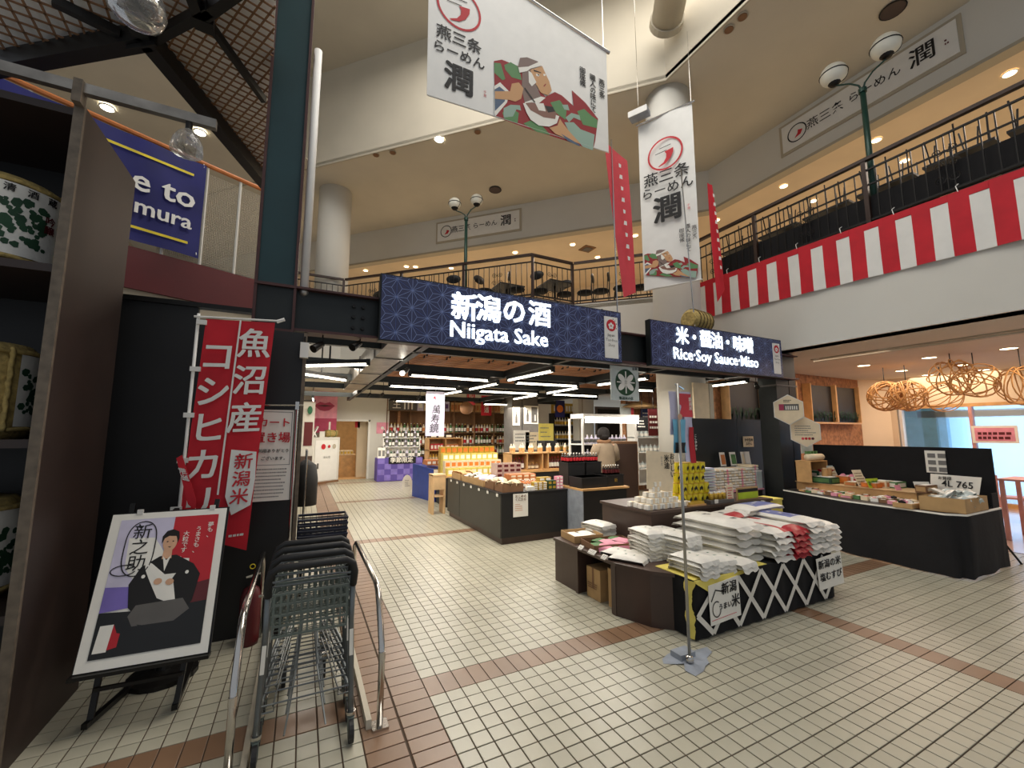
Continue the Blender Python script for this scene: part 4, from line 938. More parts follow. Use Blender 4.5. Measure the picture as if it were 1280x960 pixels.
# ------------------------------------------------------------------ restaurant boards on the bulkhead
def board(o, Rv, w_, h_, label):
    Nv = Rv.cross(Z_); 
    if Nv.dot(-o) < 0: Nv = -Nv
    t = thing('name_board', label, 'sign', o+Rv*w_/2)
    part('frame', B().obox(o-Rv*.06-Z_*.06, Rv*(w_+.12), Nv*.03, Z_*(h_+.12)), 'cream_dark', t)
    part('white_face', B().obox(o, Rv*w_, Nv*.045, Z_*h_), 'white_paint', t)
    q = o+Nv*.05; c = q+Rv*(h_*.52)+Z_*h_*.5; r = h_*.33
    part('ring_logo', B().disc(c, Rv, Z_, r, 28, r2=r*.88), 'ink', t)
    part('logo_mark', B().stroke([c+Rv*r*.35+Z_*r*.15, c+Rv*r*.2-Z_*r*.25, c-Rv*r*.25-Z_*r*.5], [r*.5, r*.4, .01], Nv), 'red_print', t)
    text('燕三条', t, 'ink', q+Rv*(w_*.305)+Z_*h_*.5, Rv, Z_, h_*.39, .006)
    text('らーめん', t, 'ink', q+Rv*(w_*.595)+Z_*h_*.52, Rv, Z_, h_*.345, .006)
    text('潤', t, 'ink', q+Rv*(w_*.845)+Z_*h_*.53, Rv, Z_, h_*.62, .012)
    b = B(); print_lines(b, q+Rv*w_*.945+Z_*h_*.62, Rv, Z_, h_*.07, h_*.2, 2, h_*.05); part('seal', b, 'maroon', t)
board(Vector((9.3, 4.98, 7.85)), Vector((0,-1,0)), 2.80, .60, 'long white restaurant name board framed in wood above the curtained balcony')
dg = Vector((1, -1, 0)).normalized()
board(Vector((3.62, 12.58, 7.82)), dg, 2.78, .60, 'long white restaurant name board above the far balcony')
# ------------------------------------------------------------------ round columns
for x, y, r, z1, lab in ((6.48, 5.67, .44, 8.7, 'tall round white column behind the hanging white banner'), (.52, 12.45, .44, 9.0, 'round white column behind the far left railing')):
    zb_ = 0 if y < 6 else DECK
    t = thing('round_column', lab, 'column', (x, y, 0))
    part('shaft', B().cyl((x, y, zb_), (x, y, z1), r, n=36), 'white_wall', t, smooth=True)
    part('base_ring', B().cyl((x, y, zb_), (x, y, zb_+.08), r+.02, r+.02, 36), 'cream_dark', t, smooth=True)
tb = thing('roof_duct', 'big pale round duct crossing under the atrium roof', 'duct', (4.2, 3.8, 9.4))
part('tube', B().cyl((5.8, 5.0, 9.45), (3.2, 1.6, 9.5), .28, n=20), 'cream_dark', tb, smooth=True); part('end_collar', B().cyl((5.82, 5.03, 9.45), (5.74, 4.92, 9.45), .31, n=20), 'cream_dark', tb)
# atrium details: ceiling spot, vents, downlights
def downlight(p, lab, r=.07, lit=True, grp=None, m='downlight', name='downlight'):
    t = thing(name, lab, 'light', p, 0, grp)
    part('lens', B().cyl(p+Vector((0,0,-.012)), p, r, n=14), m if lit else 'cream_dark', t)
    part('rim', B().tube([p+Vector(((r+.012)*math.cos(k*PI/7), (r+.012)*math.sin(k*PI/7), -.004)) for k in range(14)], .01, 4, True), 'white_wall', t)
downlight(FL(549, 174, 8.6), 'bright ceiling spot left of the big ramen banner', .10, True, m='spot_white')
for (x, y), lab in zip(((619, 237), (1116, 12)), ('dark round ceiling vent above the far balcony', 'dark round ceiling vent above the curtained balcony lamp')):
    p = FL(x, y, 8.61); t = thing('ceiling_vent', lab, 'vent', p); part('disc', B().cyl(p-Vector((0,0,.02)), p, .16, n=20), 'counter_brown', t); part('rim', B().tube([p+Vector((.17*math.cos(k*PI/10), .17*math.sin(k*PI/10), -.01)) for k in range(20)], .012, 4, True), 'black_metal', t)
for (x, y), lab in zip(((911, 36), (470, 193), (491, 190), (597, 164), (928, 20)), ('unlit round ceiling downlight near the upper right seam', 'unlit ceiling downlight near the left column', 'second unlit ceiling downlight near the left column', 'unlit ceiling downlight by the big banner', 'tiny ceiling sensor near the upper right seam')):
    p = FL(x, y, 8.61); t = thing('ceiling_fitting', lab, 'light', p); part('disc', B().cyl(p-Vector((0,0,.03)), p, .07, n=14), 'carton_dark', t); part('rim', B().tube([p+Vector((.08*math.cos(k*PI/7), .08*math.sin(k*PI/7), -.01)) for k in range(14)], .012, 4, True), 'cream_dark', t)
ul = [(374,386),(457,338),(508,333)]+[(519.4,333.4),(644,315.5),(715.8,305.5),(746.9,321.4),(794,294.3),(564,335)]+[(1262,91.7),(1095.4,175),(979.6,232.5),(895.4,275),(1130.8,200.8),(1017,250.8)]
for k, (x, y) in enumerate(ul):
    downlight(FL(x, y, 7.52), 'warm ceiling downlight over the upper floor, '+['farthest left', 'above the start of the far railing', 'above the left railing post', 'left of the globe lamp', 'above the corner of the far railing', 'between the corner and the pink flag', 'deeper one by the ceiling vent', 'left of the tall white banner', 'right of the globe lamp', 'highest one by the curtained side', 'beside the curtained side lamp post', 'left of that lamp post', 'just right of the tall white banner', 'seen through the railing beside the lamp post', 'seen through the railing left of the lamp post'][k], .075)
p = FL(734, 311, 7.52); t = thing('ceiling_grille', 'square dark air grille in the upper floor ceiling', 'vent', p); part('frame', B().cbox(p, (.4, .4, .03)), 'carton_dark', t); part('core', B().cbox(p-Vector((0,0,.02)), (.25, .25, .02)), 'grey_panel', t)
# ------------------------------------------------------------------ big hanging banners
YB1 = 4.0
def BN(x, y, o=0): q = OY(x, y, YB1); return Vector((q.x, YB1-.004-o, q.z))
rb = thing('ramen_banner', 'big white hanging banner with a painted man eating ramen', 'banner', (2.2, 4.0, 5.3))
z0l, z0r = 5.24, 5.37
part('cloth', B().add([(.995, YB1, z0l), (3.44, YB1, z0r), (3.45, YB1, 6.86), (.98, YB1, 7.2)], [(0, 1, 2, 3)]).add([(.995, YB1+.006, z0l), (3.44, YB1+.006, z0r), (3.45, YB1+.006, 6.86), (.98, YB1+.006, 7.2)], [(3, 2, 1, 0)]), 'white_paint', rb)
part('top_rod', B().tube([(.95, 4.0, 7.21), (3.5, 4.0, 6.86)], .022, 8), 'chrome', rb)
for x, y in ((1.2, 7.2), (3.40, 6.87)): part('wire', B().cyl((x, 4.0, y), (x, 4.0, 11.35), .004, n=4), 'chrome', rb)
part('bottom_weight', B().tube([(1.0, 4.0, 5.235), (3.44, 4.0, 5.365)], .008, 6), 'white_wall', rb)
def logo(t, c, Rv, r, k=1.0):
    Nv = Rv.cross(Z_)
    if Nv.dot(c-Vector((0,0,CAMZ))) > 0: Nv = -Nv
    part('ring_logo', B().disc(c, Rv, Z_, r, 36, r2=r*.90), 'red_print', t)
    for i, (zz, a_, b_) in enumerate(((.40, -.30, .35), (.12, -.55, .1))): part('logo_line', B().stroke([c+Rv*r*a_+Z_*r*zz, c+Rv*r*b_+Z_*r*(zz+.05)], .008*r/.2, Nv), 'ink', t)
    part('logo_mark', B().add([c+Rv*r*u+Z_*r*v for u, v in ((-.02, .12), (.48, .20), (.46, -.05), (.30, -.38), (.02, -.62), (-.35, -.72), (-.42, -.68), (-.1, -.52), (.06, -.28), (.08, -.05))], [tuple(range(10))]), 'red_print', t)
logo(rb, BN(574, 11, .002), X_, .265)
for s_, x, y, sz in (('燕三条', 574, 51, .18), ('らーめん', 574, 70, .155), ('潤', 574, 102, .36)): text(s_, rb, 'ink', BN(x, y, .002), X_, Z_, sz, .012 if s_ != '潤' else .03)
text('于潤', rb, 'red_print', BN(606, 118, .002), X_, Z_, .04, .0, vert=1.1)
for s_, x, y in (('燕三条', 752, 112), ('職人の味にて', 741, 118), ('御座候', 728, 97)): text(s_, rb, 'ink', BN(x, y, .002), X_, Z_, .10, .008, vert=.92)
def zc(x, y): return (600+x*.1458, 60+y*.1458)   # painting detail coordinates
def paint(nm, pts, m, o, t=rb, f=None):
    g = f or (lambda u, v, oo: BN(*zc(u, v), oo))
    part(nm, B().add([g(x, y, o) for x, y in pts], [tuple(range(len(pts)))]), m, t)
M['wave_teal'] = mat('wave_teal', (150, 176, 160), .7, 0, 0); M['paint_red'] = mat('paint_red', (150, 40, 44), .75, 0, 0); M['paint_green'] = mat('paint_green', (96, 142, 92), .75, 0, 0); M['paint_skin'] = mat('paint_skin', (206, 158, 112), .75, 0, 0); M['paint_taupe'] = mat('paint_taupe', (132, 112, 104), .75, 0, 0); M['paint_blue'] = mat('paint_blue', (86, 104, 128), .75, 0, 0); M['broth'] = mat('broth', (138, 98, 84), .7, 0, 0)
def painting(t, f):
    P = lambda nm, pts, m, o: paint(nm, pts, m, o, t, f)
    P('robe_print', [(118, 115), (185, 103), (330, 160), (380, 250), (560, 420), (640, 380), (700, 410), (800, 500), (785, 365), (900, 470), (1010, 610), (985, 800), (965, 880), (740, 800), (420, 700), (130, 590)], 'paint_red', .002)
    for pts in ([(120, 130), (175, 135), (215, 270), (190, 280), (120, 215)], [(205, 150), (260, 125), (330, 165), (355, 280), (270, 255), (215, 190)], [(190, 560), (240, 500), (330, 560), (320, 650), (210, 615)], [(370, 650), (430, 625), (540, 680), (600, 750), (480, 720)],
                [(600, 470), (680, 450), (740, 530), (730, 620), (650, 560)], [(830, 545), (890, 525), (960, 590), (1005, 620), (1000, 690), (880, 660)]): P('leaf_print', pts, 'paint_green', .003)
    for pts in ([(200, 520), (260, 490), (340, 495), (350, 540), (310, 530), (280, 590), (200, 600)], [(730, 600), (780, 560), (850, 580), (860, 625), (800, 600), (760, 640)], [(720, 640), (800, 640), (860, 700), (980, 745), (965, 880), (880, 850), (760, 720)], [(700, 490), (750, 490), (765, 540), (720, 530)]): P('wave_print', pts, 'wave_teal', .0035)
    P('sleeve_print', [(120, 330), (170, 298), (250, 380), (230, 470), (130, 590), (120, 560)], 'paper', .004); P('sleeve_inner_print', [(122, 360), (165, 335), (225, 385), (210, 460), (125, 545)], 'paint_blue', .0045)
    P('arm_print', [(125, 375), (255, 375), (270, 310), (330, 300), (370, 350), (350, 440), (300, 465), (250, 450), (125, 440)], 'paint_skin', .005)
    P('hair_print', [(360, 200), (440, 180), (480, 330), (520, 420), (480, 480), (380, 470), (355, 360)], 'paint_taupe', .0045)
    P('face_print', [(430, 190), (530, 160), (565, 240), (590, 290), (612, 370), (580, 410), (520, 390), (485, 330), (440, 250)], 'paint_skin', .006)
    P('cap_print', [(322, 170), (340, 90), (400, 85), (490, 120), (525, 160), (430, 180), (360, 205)], 'paint_taupe', .0065)
    P('headband_print', [(325, 172), (410, 165), (500, 125), (530, 155), (430, 182), (400, 205), (335, 218)], 'paper', .007); P('knot_print', [(412, 200), (440, 220), (480, 300), (440, 335), (415, 300)], 'paper', .007)
    P('eye_print', [(475, 225), (510, 232), (500, 250), (480, 245)], 'paper', .007); P('eye_print', [(540, 225), (560, 232), (553, 248), (540, 242)], 'paper', .007); P('pupil_print', [(492, 230), (504, 232), (502, 242), (493, 241)], 'ink', .0075)
    P('brow_print', [(455, 190), (520, 215), (522, 222), (460, 205)], 'ink', .0075); P('mouth_print', [(540, 330), (560, 310), (562, 318), (545, 340)], 'paint_red', .0075)
    P('chest_print', [(380, 470), (520, 420), (560, 430), (500, 480), (400, 520)], 'paper', .005)
    P('bowl_print', [(365, 480), (420, 470), (600, 560), (675, 590), (655, 650), (590, 680), (500, 670), (430, 620), (395, 560)], 'paper', .008)
    P('broth_print', [(385, 478), (440, 472), (560, 500), (650, 560), (640, 615), (540, 600), (430, 540)], 'broth', .0085); P('nori_print', [(550, 500), (620, 510), (640, 550), (580, 560)], 'ink', .009); P('egg_print', [(470, 480), (540, 480), (560, 550), (500, 540)], 'paper', .009)
    P('chopstick_print', [(375, 350), (382, 346), (470, 470), (462, 474)], 'ink', .0095)
    P('hand_print', [(590, 690), (660, 670), (680, 610), (705, 650), (760, 720), (860, 830), (780, 800), (640, 740)], 'paint_skin', .009); P('cuff_print', [(690, 740), (850, 835), (850, 850), (745, 800)], 'paint_blue', .0095)
painting(rb, None)
# diagonal banner
Q0 = Vector((5.22, 5.25, 0)); QD = Vector((.43, -.83, 0)).normalized(); QN = Vector((-QD.y, QD.x, 0))
if QN.dot(Q0) > 0: QN = -QN
def DB(u, z, o=0): return Q0+QD*u+Z_*z+QN*(o)
tb_ = thing('tall_banner', 'tall narrow white hanging banner with ramen lettering in front of the round column', 'banner', DB(.46, 4.1))
b = B(); vs = []
for j in range(13):
    for i in range(9):
        u = .93*i/8; z = 4.15+3.12*j/12; vs.append(DB(u+.0, z, .018*math.sin(u*7+j*.3)))
b.add(vs, [(j*9+i, j*9+i+1, (j+1)*9+i+1, (j+1)*9+i) for j in range(12) for i in range(8)])
part('cloth', b, 'white_paint', tb_, smooth=True)
part('top_rod', B().tube([DB(-.03, 7.28), DB(.98, 7.28)], .02, 8), 'chrome', tb_); part('bottom_rod', B().tube([DB(-.01, 4.14), DB(.95, 4.14)], .012, 8), 'white_wall', tb_)
for u in (.02, .92): part('wire', B().cyl(DB(u, 7.28), DB(u, 8.64 if u > .5 else 11.35), .004, n=4), 'chrome', tb_)
logo(tb_, DB(.46, 6.52, .03), QD, .30)
for s_, z, sz in (('燕三条', 6.10, .26), ('らーめん', 5.86, .22), ('潤', 5.48, .5)): text(s_, tb_, 'ink', DB(.46, z, .03), QD, Z_, sz, .012 if s_ != '潤' else .03)
text('于潤', tb_, 'red_print', DB(.80, 5.42, .03), QD, Z_, .05, 0, vert=1.1)
for s_, u, z in (('燕三条', .87, 4.95), ('職人の味にて', .77, 4.88), ('御座候', .67, 4.95)): text(s_, tb_, 'ink', DB(u, z, .03), QD, Z_, .085, .006, vert=.95)
painting(tb_, lambda x, y, o: DB(.03+(x-118)/892*.87, 4.18+(880-y)/790*.62, .025+o))
bx = thing('projector_box', 'small pale grey box mounted at the top of the tall white banner', 'box', DB(.05, 7.34)); part('case', B().obox(DB(-.1, 7.34, .02), QD*.34, QN*.2, Z_*.09), 'grey_tape', bx); part('front_lip', B().obox(DB(-.1, 7.33, .22), QD*.34, QN*.01, Z_*.11), 'white_paint', bx)
# pink-red shop flags on poles above the beam
def shop_flag(x, y, pts, label, bend):
    (a, b_, c, d) = [OY(px, py, y) for px, py in pts]      # TL TR BL BR
    t = thing('shop_flag', label, 'flag', (x, y, 3.06))
    part('pole', B().cyl((x, y, 3.06), (x+bend, y, max(a.z, b_.z)+.05), .010, n=6), 'chrome', t)
    bb = B(); vs = []
    for j in range(17):
        for i in range(5):
            u = i/4; v = j/16; p = (a*(1-u)+b_*u)*(1-v)+(c*(1-u)+d*u)*v; p.y += .012*math.sin(u*3+v*4)-.02*u; vs.append(p)
    bb.add(vs, [(j*5+i, j*5+i+1, (j+1)*5+i+1, (j+1)*5+i) for j in range(16) for i in range(4)])
    part('cloth', bb, 'pink_red' if y < 4.35 else 'red_cloth', t, smooth=True)
    m = (a+b_)/2; e = (c+d)/2
    bb = B(); rr = random.Random(5)
    for k in range(9):
        p = m.lerp(e, .12+.08*k)+Vector((0, -.06, 0)); bb.quad(p+Vector((-.03, 0, -.03)), p+Vector((.03, 0, -.03)), p+Vector((.025, 0, .03)), p+Vector((-.02, 0, .03))) if k % 2 else bb.quad(p+Vector((-.015, 0, -.03)), p+Vector((.02, 0, -.03)), p+Vector((.025, 0, .02)), p+Vector((-.02, 0, .03)))
    part('lettering', bb, 'white_paint', t, kind='stuff')
    return t
shop_flag(3.78, 4.31, ((755, 175), (783, 202), (779, 372), (794, 366)), 'long narrow pink-red flag rising between the two navy signs', -.02)
shop_flag(5.42, 4.4, ((884, 228), (889, 232), (896, 378), (905, 362)), 'thin dark red flag on a chrome pole above the Rice sign', -.15)
# straw bales on the rice sign
def bale(c, d, L, r, label):
    t = thing('straw_bale', label, 'bale', c); d = Vector(d).normalized()
    part('straw_body', B().tube([c-d*L/2, c-d*L*.42, c-d*L*.2, c+d*L*.2, c+d*L*.42, c+d*L/2], [r*.75, r*.97, r, r, r*.97, r*.75], 18), 'straw', t, smooth=True)
    for k in (-.36, -.18, 0, .18, .36):
        u = d.orthogonal().normalized(); v = d.cross(u); q = c+d*L*k
        part('rope', B().tube([q+(u*math.cos(a*PI/8)+v*math.sin(a*PI/8))*r*1.02 for a in range(16)], .011, 5, True), 'straw_dark', t)
    for e in (-1, 1): part('end_disc', B().tube([c+d*e*L/2*.96, c+d*e*L/2*1.04], [r*.8, r*.72], 14), 'straw', t)
bale(Vector((5.62, 4.52, 3.46)), (1, .15, 0), .50, .17, 'straw rice bale on top of the Rice sign beam')
bale(Vector((5.83, 4.75, 3.22)), (1, .1, 0), .50, .15, 'lower straw rice bale half hidden behind the Rice sign')
# ================================================================== RICE DISPLAY
ZT = .47
rc = thing('rice_counter', 'low dark brown counter with an open niche in front of the rice bags', 'counter', (3.1, 3.5, 0))
ptsl = [(2.70, 4.25), (2.70, 3.80)]
part('left_panel', B().box((2.69, 3.80, 0), (3.36, 4.25, .44)), 'counter_brown', rc)
part('niche_back', B().box((3.05, 3.27, 0), (3.08, 3.80, .44)), 'counter_black', rc)
part('corner_panel', B().prism([(2.68, 3.26, 0), (2.68, 3.19, 0), (2.80, 2.88, 0), (2.96, 2.72, 0), (2.96, 2.55, 0), (3.36, 2.55, 0), (3.36, 3.26, 0)], (0, 0, .44)), 'counter_brown', rc)
part('edge_trim', B().box((2.672, 3.19, 0), (2.69, 3.24, .44)), 'counter_brown', rc)
part('countertop', B().prism([(2.67, 4.26, .44), (2.67, 3.18, .44), (2.80, 2.86, .44), (2.95, 2.70, .44), (2.95, 2.60, .44), (3.40, 2.60, .44), (3.40, 4.26, .44)], (0, 0, .03)), 'counter_brown', rc)
part('niche_trim', B().box((2.675, 3.79, 0), (2.70, 3.83, .44)), 'counter_brown', rc)
ub = thing('display_block', 'raised dark brown display block behind the rice bags', 'counter', (4.3, 3.9, 0))
part('body', B().box((3.41, 3.46, 0), (5.5, 4.28, .80)), 'counter_brown', ub); part('top_board', B().box((3.39, 3.44, .80), (5.52, 4.30, .83)), 'counter_brown', ub)
ta = thing('rice_table', 'long low table under black cloth carrying the big rice bags', 'table', (3.95, 3.0, 0))
b = B(); n = 44
for side in (0,):
    vs = []
    path = [(2.93, 3.42), (2.93, 2.53)]+[(2.93+(4.95-2.93)*k/n, 2.525+.006*math.sin(k*1.7)) for k in range(n+1)]+[(4.96, 2.56), (4.96, 3.42)]
    for (x, y) in path: vs += [(x, y, .012), (x, y-.0, .25), (x, y, .462)]
    b.add(vs, [(3*i+j, 3*i+3+j, 3*i+4+j, 3*i+1+j) for i in range(len(path)-1) for j in range(2)])
part('cloth_skirt', b, 'black_cloth', ta, smooth=True); part('cloth_top', B().box((2.93, 2.525, .455), (4.96, 3.43, .468)), 'black_cloth', ta)
for x in (3.0, 4.88):
    for y in (2.6, 3.36): part('leg', B().box((x-.02, y-.02, 0), (x+.02, y+.02, .455)), 'counter_black', ta)
tp = thing('lattice_tape', 'white ribbon criss-cross pinned on the black cloth under the rice bags', 'ribbon', (3.9, 2.51, .03))
def tape(a, c, yo):
    part('ribbon', B().stroke([(a[0], 2.512-yo, a[1]), ((a[0]+c[0])/2, 2.509-yo, (a[1]+c[1])/2), (c[0], 2.512-yo, c[1])], .042, FR), 'bag_white', tp)
bt = [3.12, 3.45, 3.78, 4.11, 4.44, 4.77]
tape((2.94, .20), (3.12, .035), .001)
tape((2.94, .19), (3.2, .44), .002)
for i, x in enumerate(bt):
    if i == 0: tape((3.12, .035), (3.45, .44), .0015); continue
    zz = .035+.0*i
    tape((x, zz), (x-.33, .445), .002+.0004*(i % 2)); r_ = min(x+.33, 4.93); tape((x, zz), (r_, zz+.41*(r_-x)/.33), .003+.0004*(i % 2))
def sheet_sign(pts, lines, name, label, drawing=None):
    c = sum((Vector(p) for p in pts), Vector())/4
    t = thing(name, label, 'sign', c); part('sheet', B().prism(pts, (0, -.003, 0)), 'paper', t)
    Rr = (Vector(pts[1])-Vector(pts[0])).normalized(); U_ = (Vector(pts[3])-Vector(pts[0])).normalized()
    for s_, u, v, sz, m in lines: text(s_, t, m, Vector(pts[0])+Rr*u+U_*v+Vector((0, -.006, 0)), Rr, U_, sz, .014, shear=.06)
    return t, Rr, U_
t, Rr, U_ = sheet_sign([(3.07, 2.496, .105), (3.45, 2.496, .125), (3.44, 2.498, .45), (3.06, 2.498, .42)], [('新潟', .25, .25, .10, 'ink'), ('うまい', .185, .12, .056, 'ink'), ('米', .32, .13, .11, 'ink')], 'handwritten_sign', 'white handwritten sign reading Niigata tasty rice pinned at the cloth corner')
o_ = Vector((3.06, 2.490, .12)); b = B()
b.stroke([o_+Rr*.03+U_*.17, o_+Rr*.09+U_*.25, o_+Rr*.19+U_*.22], .012, FR); part('roof_stroke', b, 'ink', t)
b = B(); b.stroke([o_+Rr*(.09+.05*math.cos(a*PI/10))+U_*(.10+.06*math.sin(a*PI/10)) for a in range(3, 20)], .009, FR); part('bale_stroke', b, 'ink', t)
b = B(); b.quad(o_+Rr*.02+U_*.02, o_+Rr*.33+U_*.02, o_+Rr*.33+U_*.024, o_+Rr*.02+U_*.024); part('pink_line', b, 'pink_red', t)
sheet_sign([(4.64, 2.492, .13), (5.02, 2.46, .16), (5.0, 2.462, .47), (4.62, 2.494, .43)], [('新潟の米', .19, .23, .088, 'ink'), ('塩むすび', .19, .11, .085, 'ink')], 'handwritten_sign', 'white handwritten sign with two lines pinned at the far end of the cloth')
# yellow cloth over the corner
yc = thing('yellow_cloth', 'pale yellow cloth draped over the table corner beneath the small bags', 'cloth', (3.0, 2.6, .47))
part('top_fold', B().box((2.935, 2.53, .470), (3.9, 2.95, .474)), 'yellow_cloth', yc)
part('front_fold', B().add([(2.92, 2.515, .475), (3.62, 2.515, .475), (3.62, 2.503, .46), (3.15, 2.50, .415), (3.07, 2.50, .37), (3.02, 2.50, .40), (2.92, 2.508, .46)], [(0, 1, 2, 3, 4, 5, 6)]), 'yellow_cloth', yc)
b = B(); vs = []
for k in range(13):
    z = .47-.45*k/12; c_ = .5+.5*math.cos(k*.9); wd = .10-.05*math.sin(PI*k/9) if k < 9 else .07
    vs += [(2.915, 2.60+.02*math.sin(k), z), (2.905, 2.60+.02*math.sin(k)-wd*.5, z), (2.925+.01*math.sin(k*2), 2.60-wd, z)]
b.add(vs, [(3*i+j, 3*i+3+j, 3*i+4+j, 3*i+1+j) for i in range(12) for j in range(2)]); part('hanging_fold', b, 'yellow_cloth', yc, smooth=True)
# ------------------------------------------------------------------ rice bags
def bag_proto(w_, l_, h_, mats, band=None, seed=1, name='rice_bag', nx=8, ny=12):
    rr = random.Random(seed); t = thing(name, 'x', 'bag', (0, 0, 0)); b = B(); ph = rr.uniform(0, 6)
    def H(u, v):
        e = max(0, 1-abs(u)**3)**.5*max(0, 1-abs(v)**4)**.55
        return h_/2*e*(1+.07*math.sin(7*u+ph)*math.cos(5*v+ph))
    for sgn in (1, -1):
        vs = []
        for j in range(ny+1):
            v = -1+2*j/ny
            for i in range(nx+1):
                u = -1+2*i/nx; pin = 1-.06*(1-abs(v)**3)*abs(u)**4
                vs.append((u*w_/2*(pin+.02*math.sin(9*v+ph)), v*l_/2*.93, h_/2+sgn*H(u, v)))
        k0 = len(b.f)
        fs = [(j*(nx+1)+i, j*(nx+1)+i+1, (j+1)*(nx+1)+i+1, (j+1)*(nx+1)+i) for j in range(ny) for i in range(nx)]
        if sgn < 0: fs = [tuple(reversed(f)) for f in fs]
        b.add(vs, fs)
        if band:
            for q, f in enumerate(fs):
                v = -1+2*(q//nx+.5)/ny; u = -1+2*(q % nx+.5)/nx
                if band(u, v): b.m[k0+q] = 1
    part('bag_body', b, mats, t, W=False, smooth=True)
    for s in (-1, 1):
        b = B(); m = 7; vs = []
        for i in range(m+1):
            u = -1+2*i/m; zz = h_/2+.010*math.sin(u*6+ph); yy = s*l_/2
            vs += [(u*w_/2*.97, yy*.925, h_/2), (u*w_/2*(.93+.04*math.sin(i)), yy*1.0, zz-.034), (u*w_/2*.97, yy*.925, h_/2-.004), (u*w_/2*(.93+.04*math.sin(i)), yy*1.0, zz-.038)]
        fs = []
        for i in range(m): a = 4*i; fs += [(a, a+4, a+5, a+1), (a+2, a+3, a+7, a+6), (a+1, a+5, a+7, a+3)]
        b.add(vs, fs); part('sealed_end', b, mats[0] if not band or s > 0 else (mats[1] if band(0, -.97) else mats[0]), t, W=False)
    return t
def place(proto, used, loc, rz, label, group, tilt=0, s=1):
    c = proto if not used[0] else copy_tree(proto, (0, 0, 0)); used[0] = True
    c.location = loc; c.rotation_euler = (tilt, 0, rz); c['label'] = label; c['group'] = group
    return c
ORD = ['bottom', 'second', 'third', 'fourth', 'fifth', 'sixth', 'seventh', 'eighth']
def stack(proto, used, x, y, z, n, dh, rz, what, where_, group, jit=.012, tilt=0):
    for k in range(n):
        nm = 'top' if k == n-1 else ORD[k]+' up'
        lab = f'{what}, {nm if k else "lowest"} of {where_}'
        place(proto, used, (x+R.uniform(-jit, jit), y+R.uniform(-jit, jit), z+dh*k), rz+R.uniform(-.05, .05), lab, group, tilt)
def strip_print(t, w_, l_, h_, col, n=4, rnd=2):
    rr = random.Random(rnd); b = B()
    for i in range(n):
        y = rr.uniform(-.3, .3)*l_; x = rr.uniform(-.25, .05)*w_; a = rr.uniform(.08, .2)*w_; z = h_*1.012
        b.quad((x, y, z), (x+a, y, z), (x+a, y+.05*l_, z), (x, y+.05*l_, z))
    part('printed_mark', b, col, t, W=False, kind='stuff')
G1 = 'rice bags piled on the black cloth table'
pA = bag_proto(.40, .74, .092, ['bag_white']); uA = [False]; strip_print(pA, .4, .76, .092, 'grey_ink')
pR = bag_proto(.31, .72, .074, ['bag_white', 'bag_red'], lambda u, v: (u > .25 and v < .0), 2); uR = [False]; strip_print(pR, .31, .74, .074, 'grey_ink', 3, 5)
pR2 = bag_proto(.29, .72, .074, ['bag_white', 'bag_red'], lambda u, v: v < -.62 or (abs(u) < .35 and v > .2), 6); uR2 = [False]
pB = bag_proto(.30, .72, .074, ['bag_white', 'bag_blue'], lambda u, v: v > -.45 and abs(u) < .8, 3); uB = [False]; strip_print(pB, .3, .74, .074, 'bag_white', 5, 8)
pS = bag_proto(.25, .35, .052, ['bag_white'], None, 4, nx=7, ny=8); uS = [False]; strip_print(pS, .25, .36, .052, 'green', 2, 3)
stack(pA, uA, 3.80, 2.98, .475, 4, .070, .05, 'large plain white rice bag', 'the leftmost big stack', G1)
place(pA, uA, (3.79, 2.96, .475+.070*4), .04, 'large plain white rice bag crowning the big bag pile', G1)
stack(pR, uR, 4.14, 2.85, .475, 5, .054, .02, 'white rice bag with red corner', 'the stack next to the plain white', G1)
stack(pR2, uR2, 4.42, 2.84, .475, 5, .054, .02, 'red and white rice bag', 'the stack between red-cornered and blue-printed', G1)
stack(pB, uB, 4.70, 2.84, .475, 6, .053, .0, 'white rice bag with blue print', 'the stack beside the red ones', G1)
stack(pB, uB, 4.96, 2.84, .475, 5, .053, -.06, 'white rice bag with blue print', 'the stack at the table end', G1)
place(pR, uR, (4.28, 3.14, .475+.272), -1.45, 'red-cornered rice bag laid crosswise behind the big white bags', G1); place(pB, uB, (4.72, 3.16, .475+.32), -1.5, 'blue-printed rice bag laid crosswise at the back of the pile', G1)
G2 = 'small rice bags on the counter corner'
for (x, y, n, wh, z) in ((3.10, 2.68, 4, 'the stack at the yellow cloth corner', .476), (3.36, 2.70, 3, 'the second stack along the yellow cloth', .476), (3.56, 2.64, 2, 'the third stack along the yellow cloth', .476),
                      (3.13, 3.22, 7, 'the tallest stack by the raised block', .471), (3.28, 2.98, 7, 'the stack between corner and tallest one', .471), (3.45, 3.26, 6, 'the stack squeezed against the big bags', .471)):
    if x > 3.4 and y > 3: x = 3.40
    stack(pS, uS, x, y, z, n, .036 if z < .475 else .033, R.uniform(-.25, .15), 'small white rice bag', wh, G2)
for (x, y, rz, lb) in ((2.86, 3.20, .5, 'small white rice bag lying alone on the brown counter corner, nearer one'), (2.90, 3.36, .3, 'small white rice bag lying alone on the brown counter corner, farther one')): place(pS, uS, (x, y, .471), rz, lb, G2)
stack(pS, uS, 3.22, 4.12, .471, 4, .036, .1, 'small white rice bag', 'the stack behind the open cartons', G2)
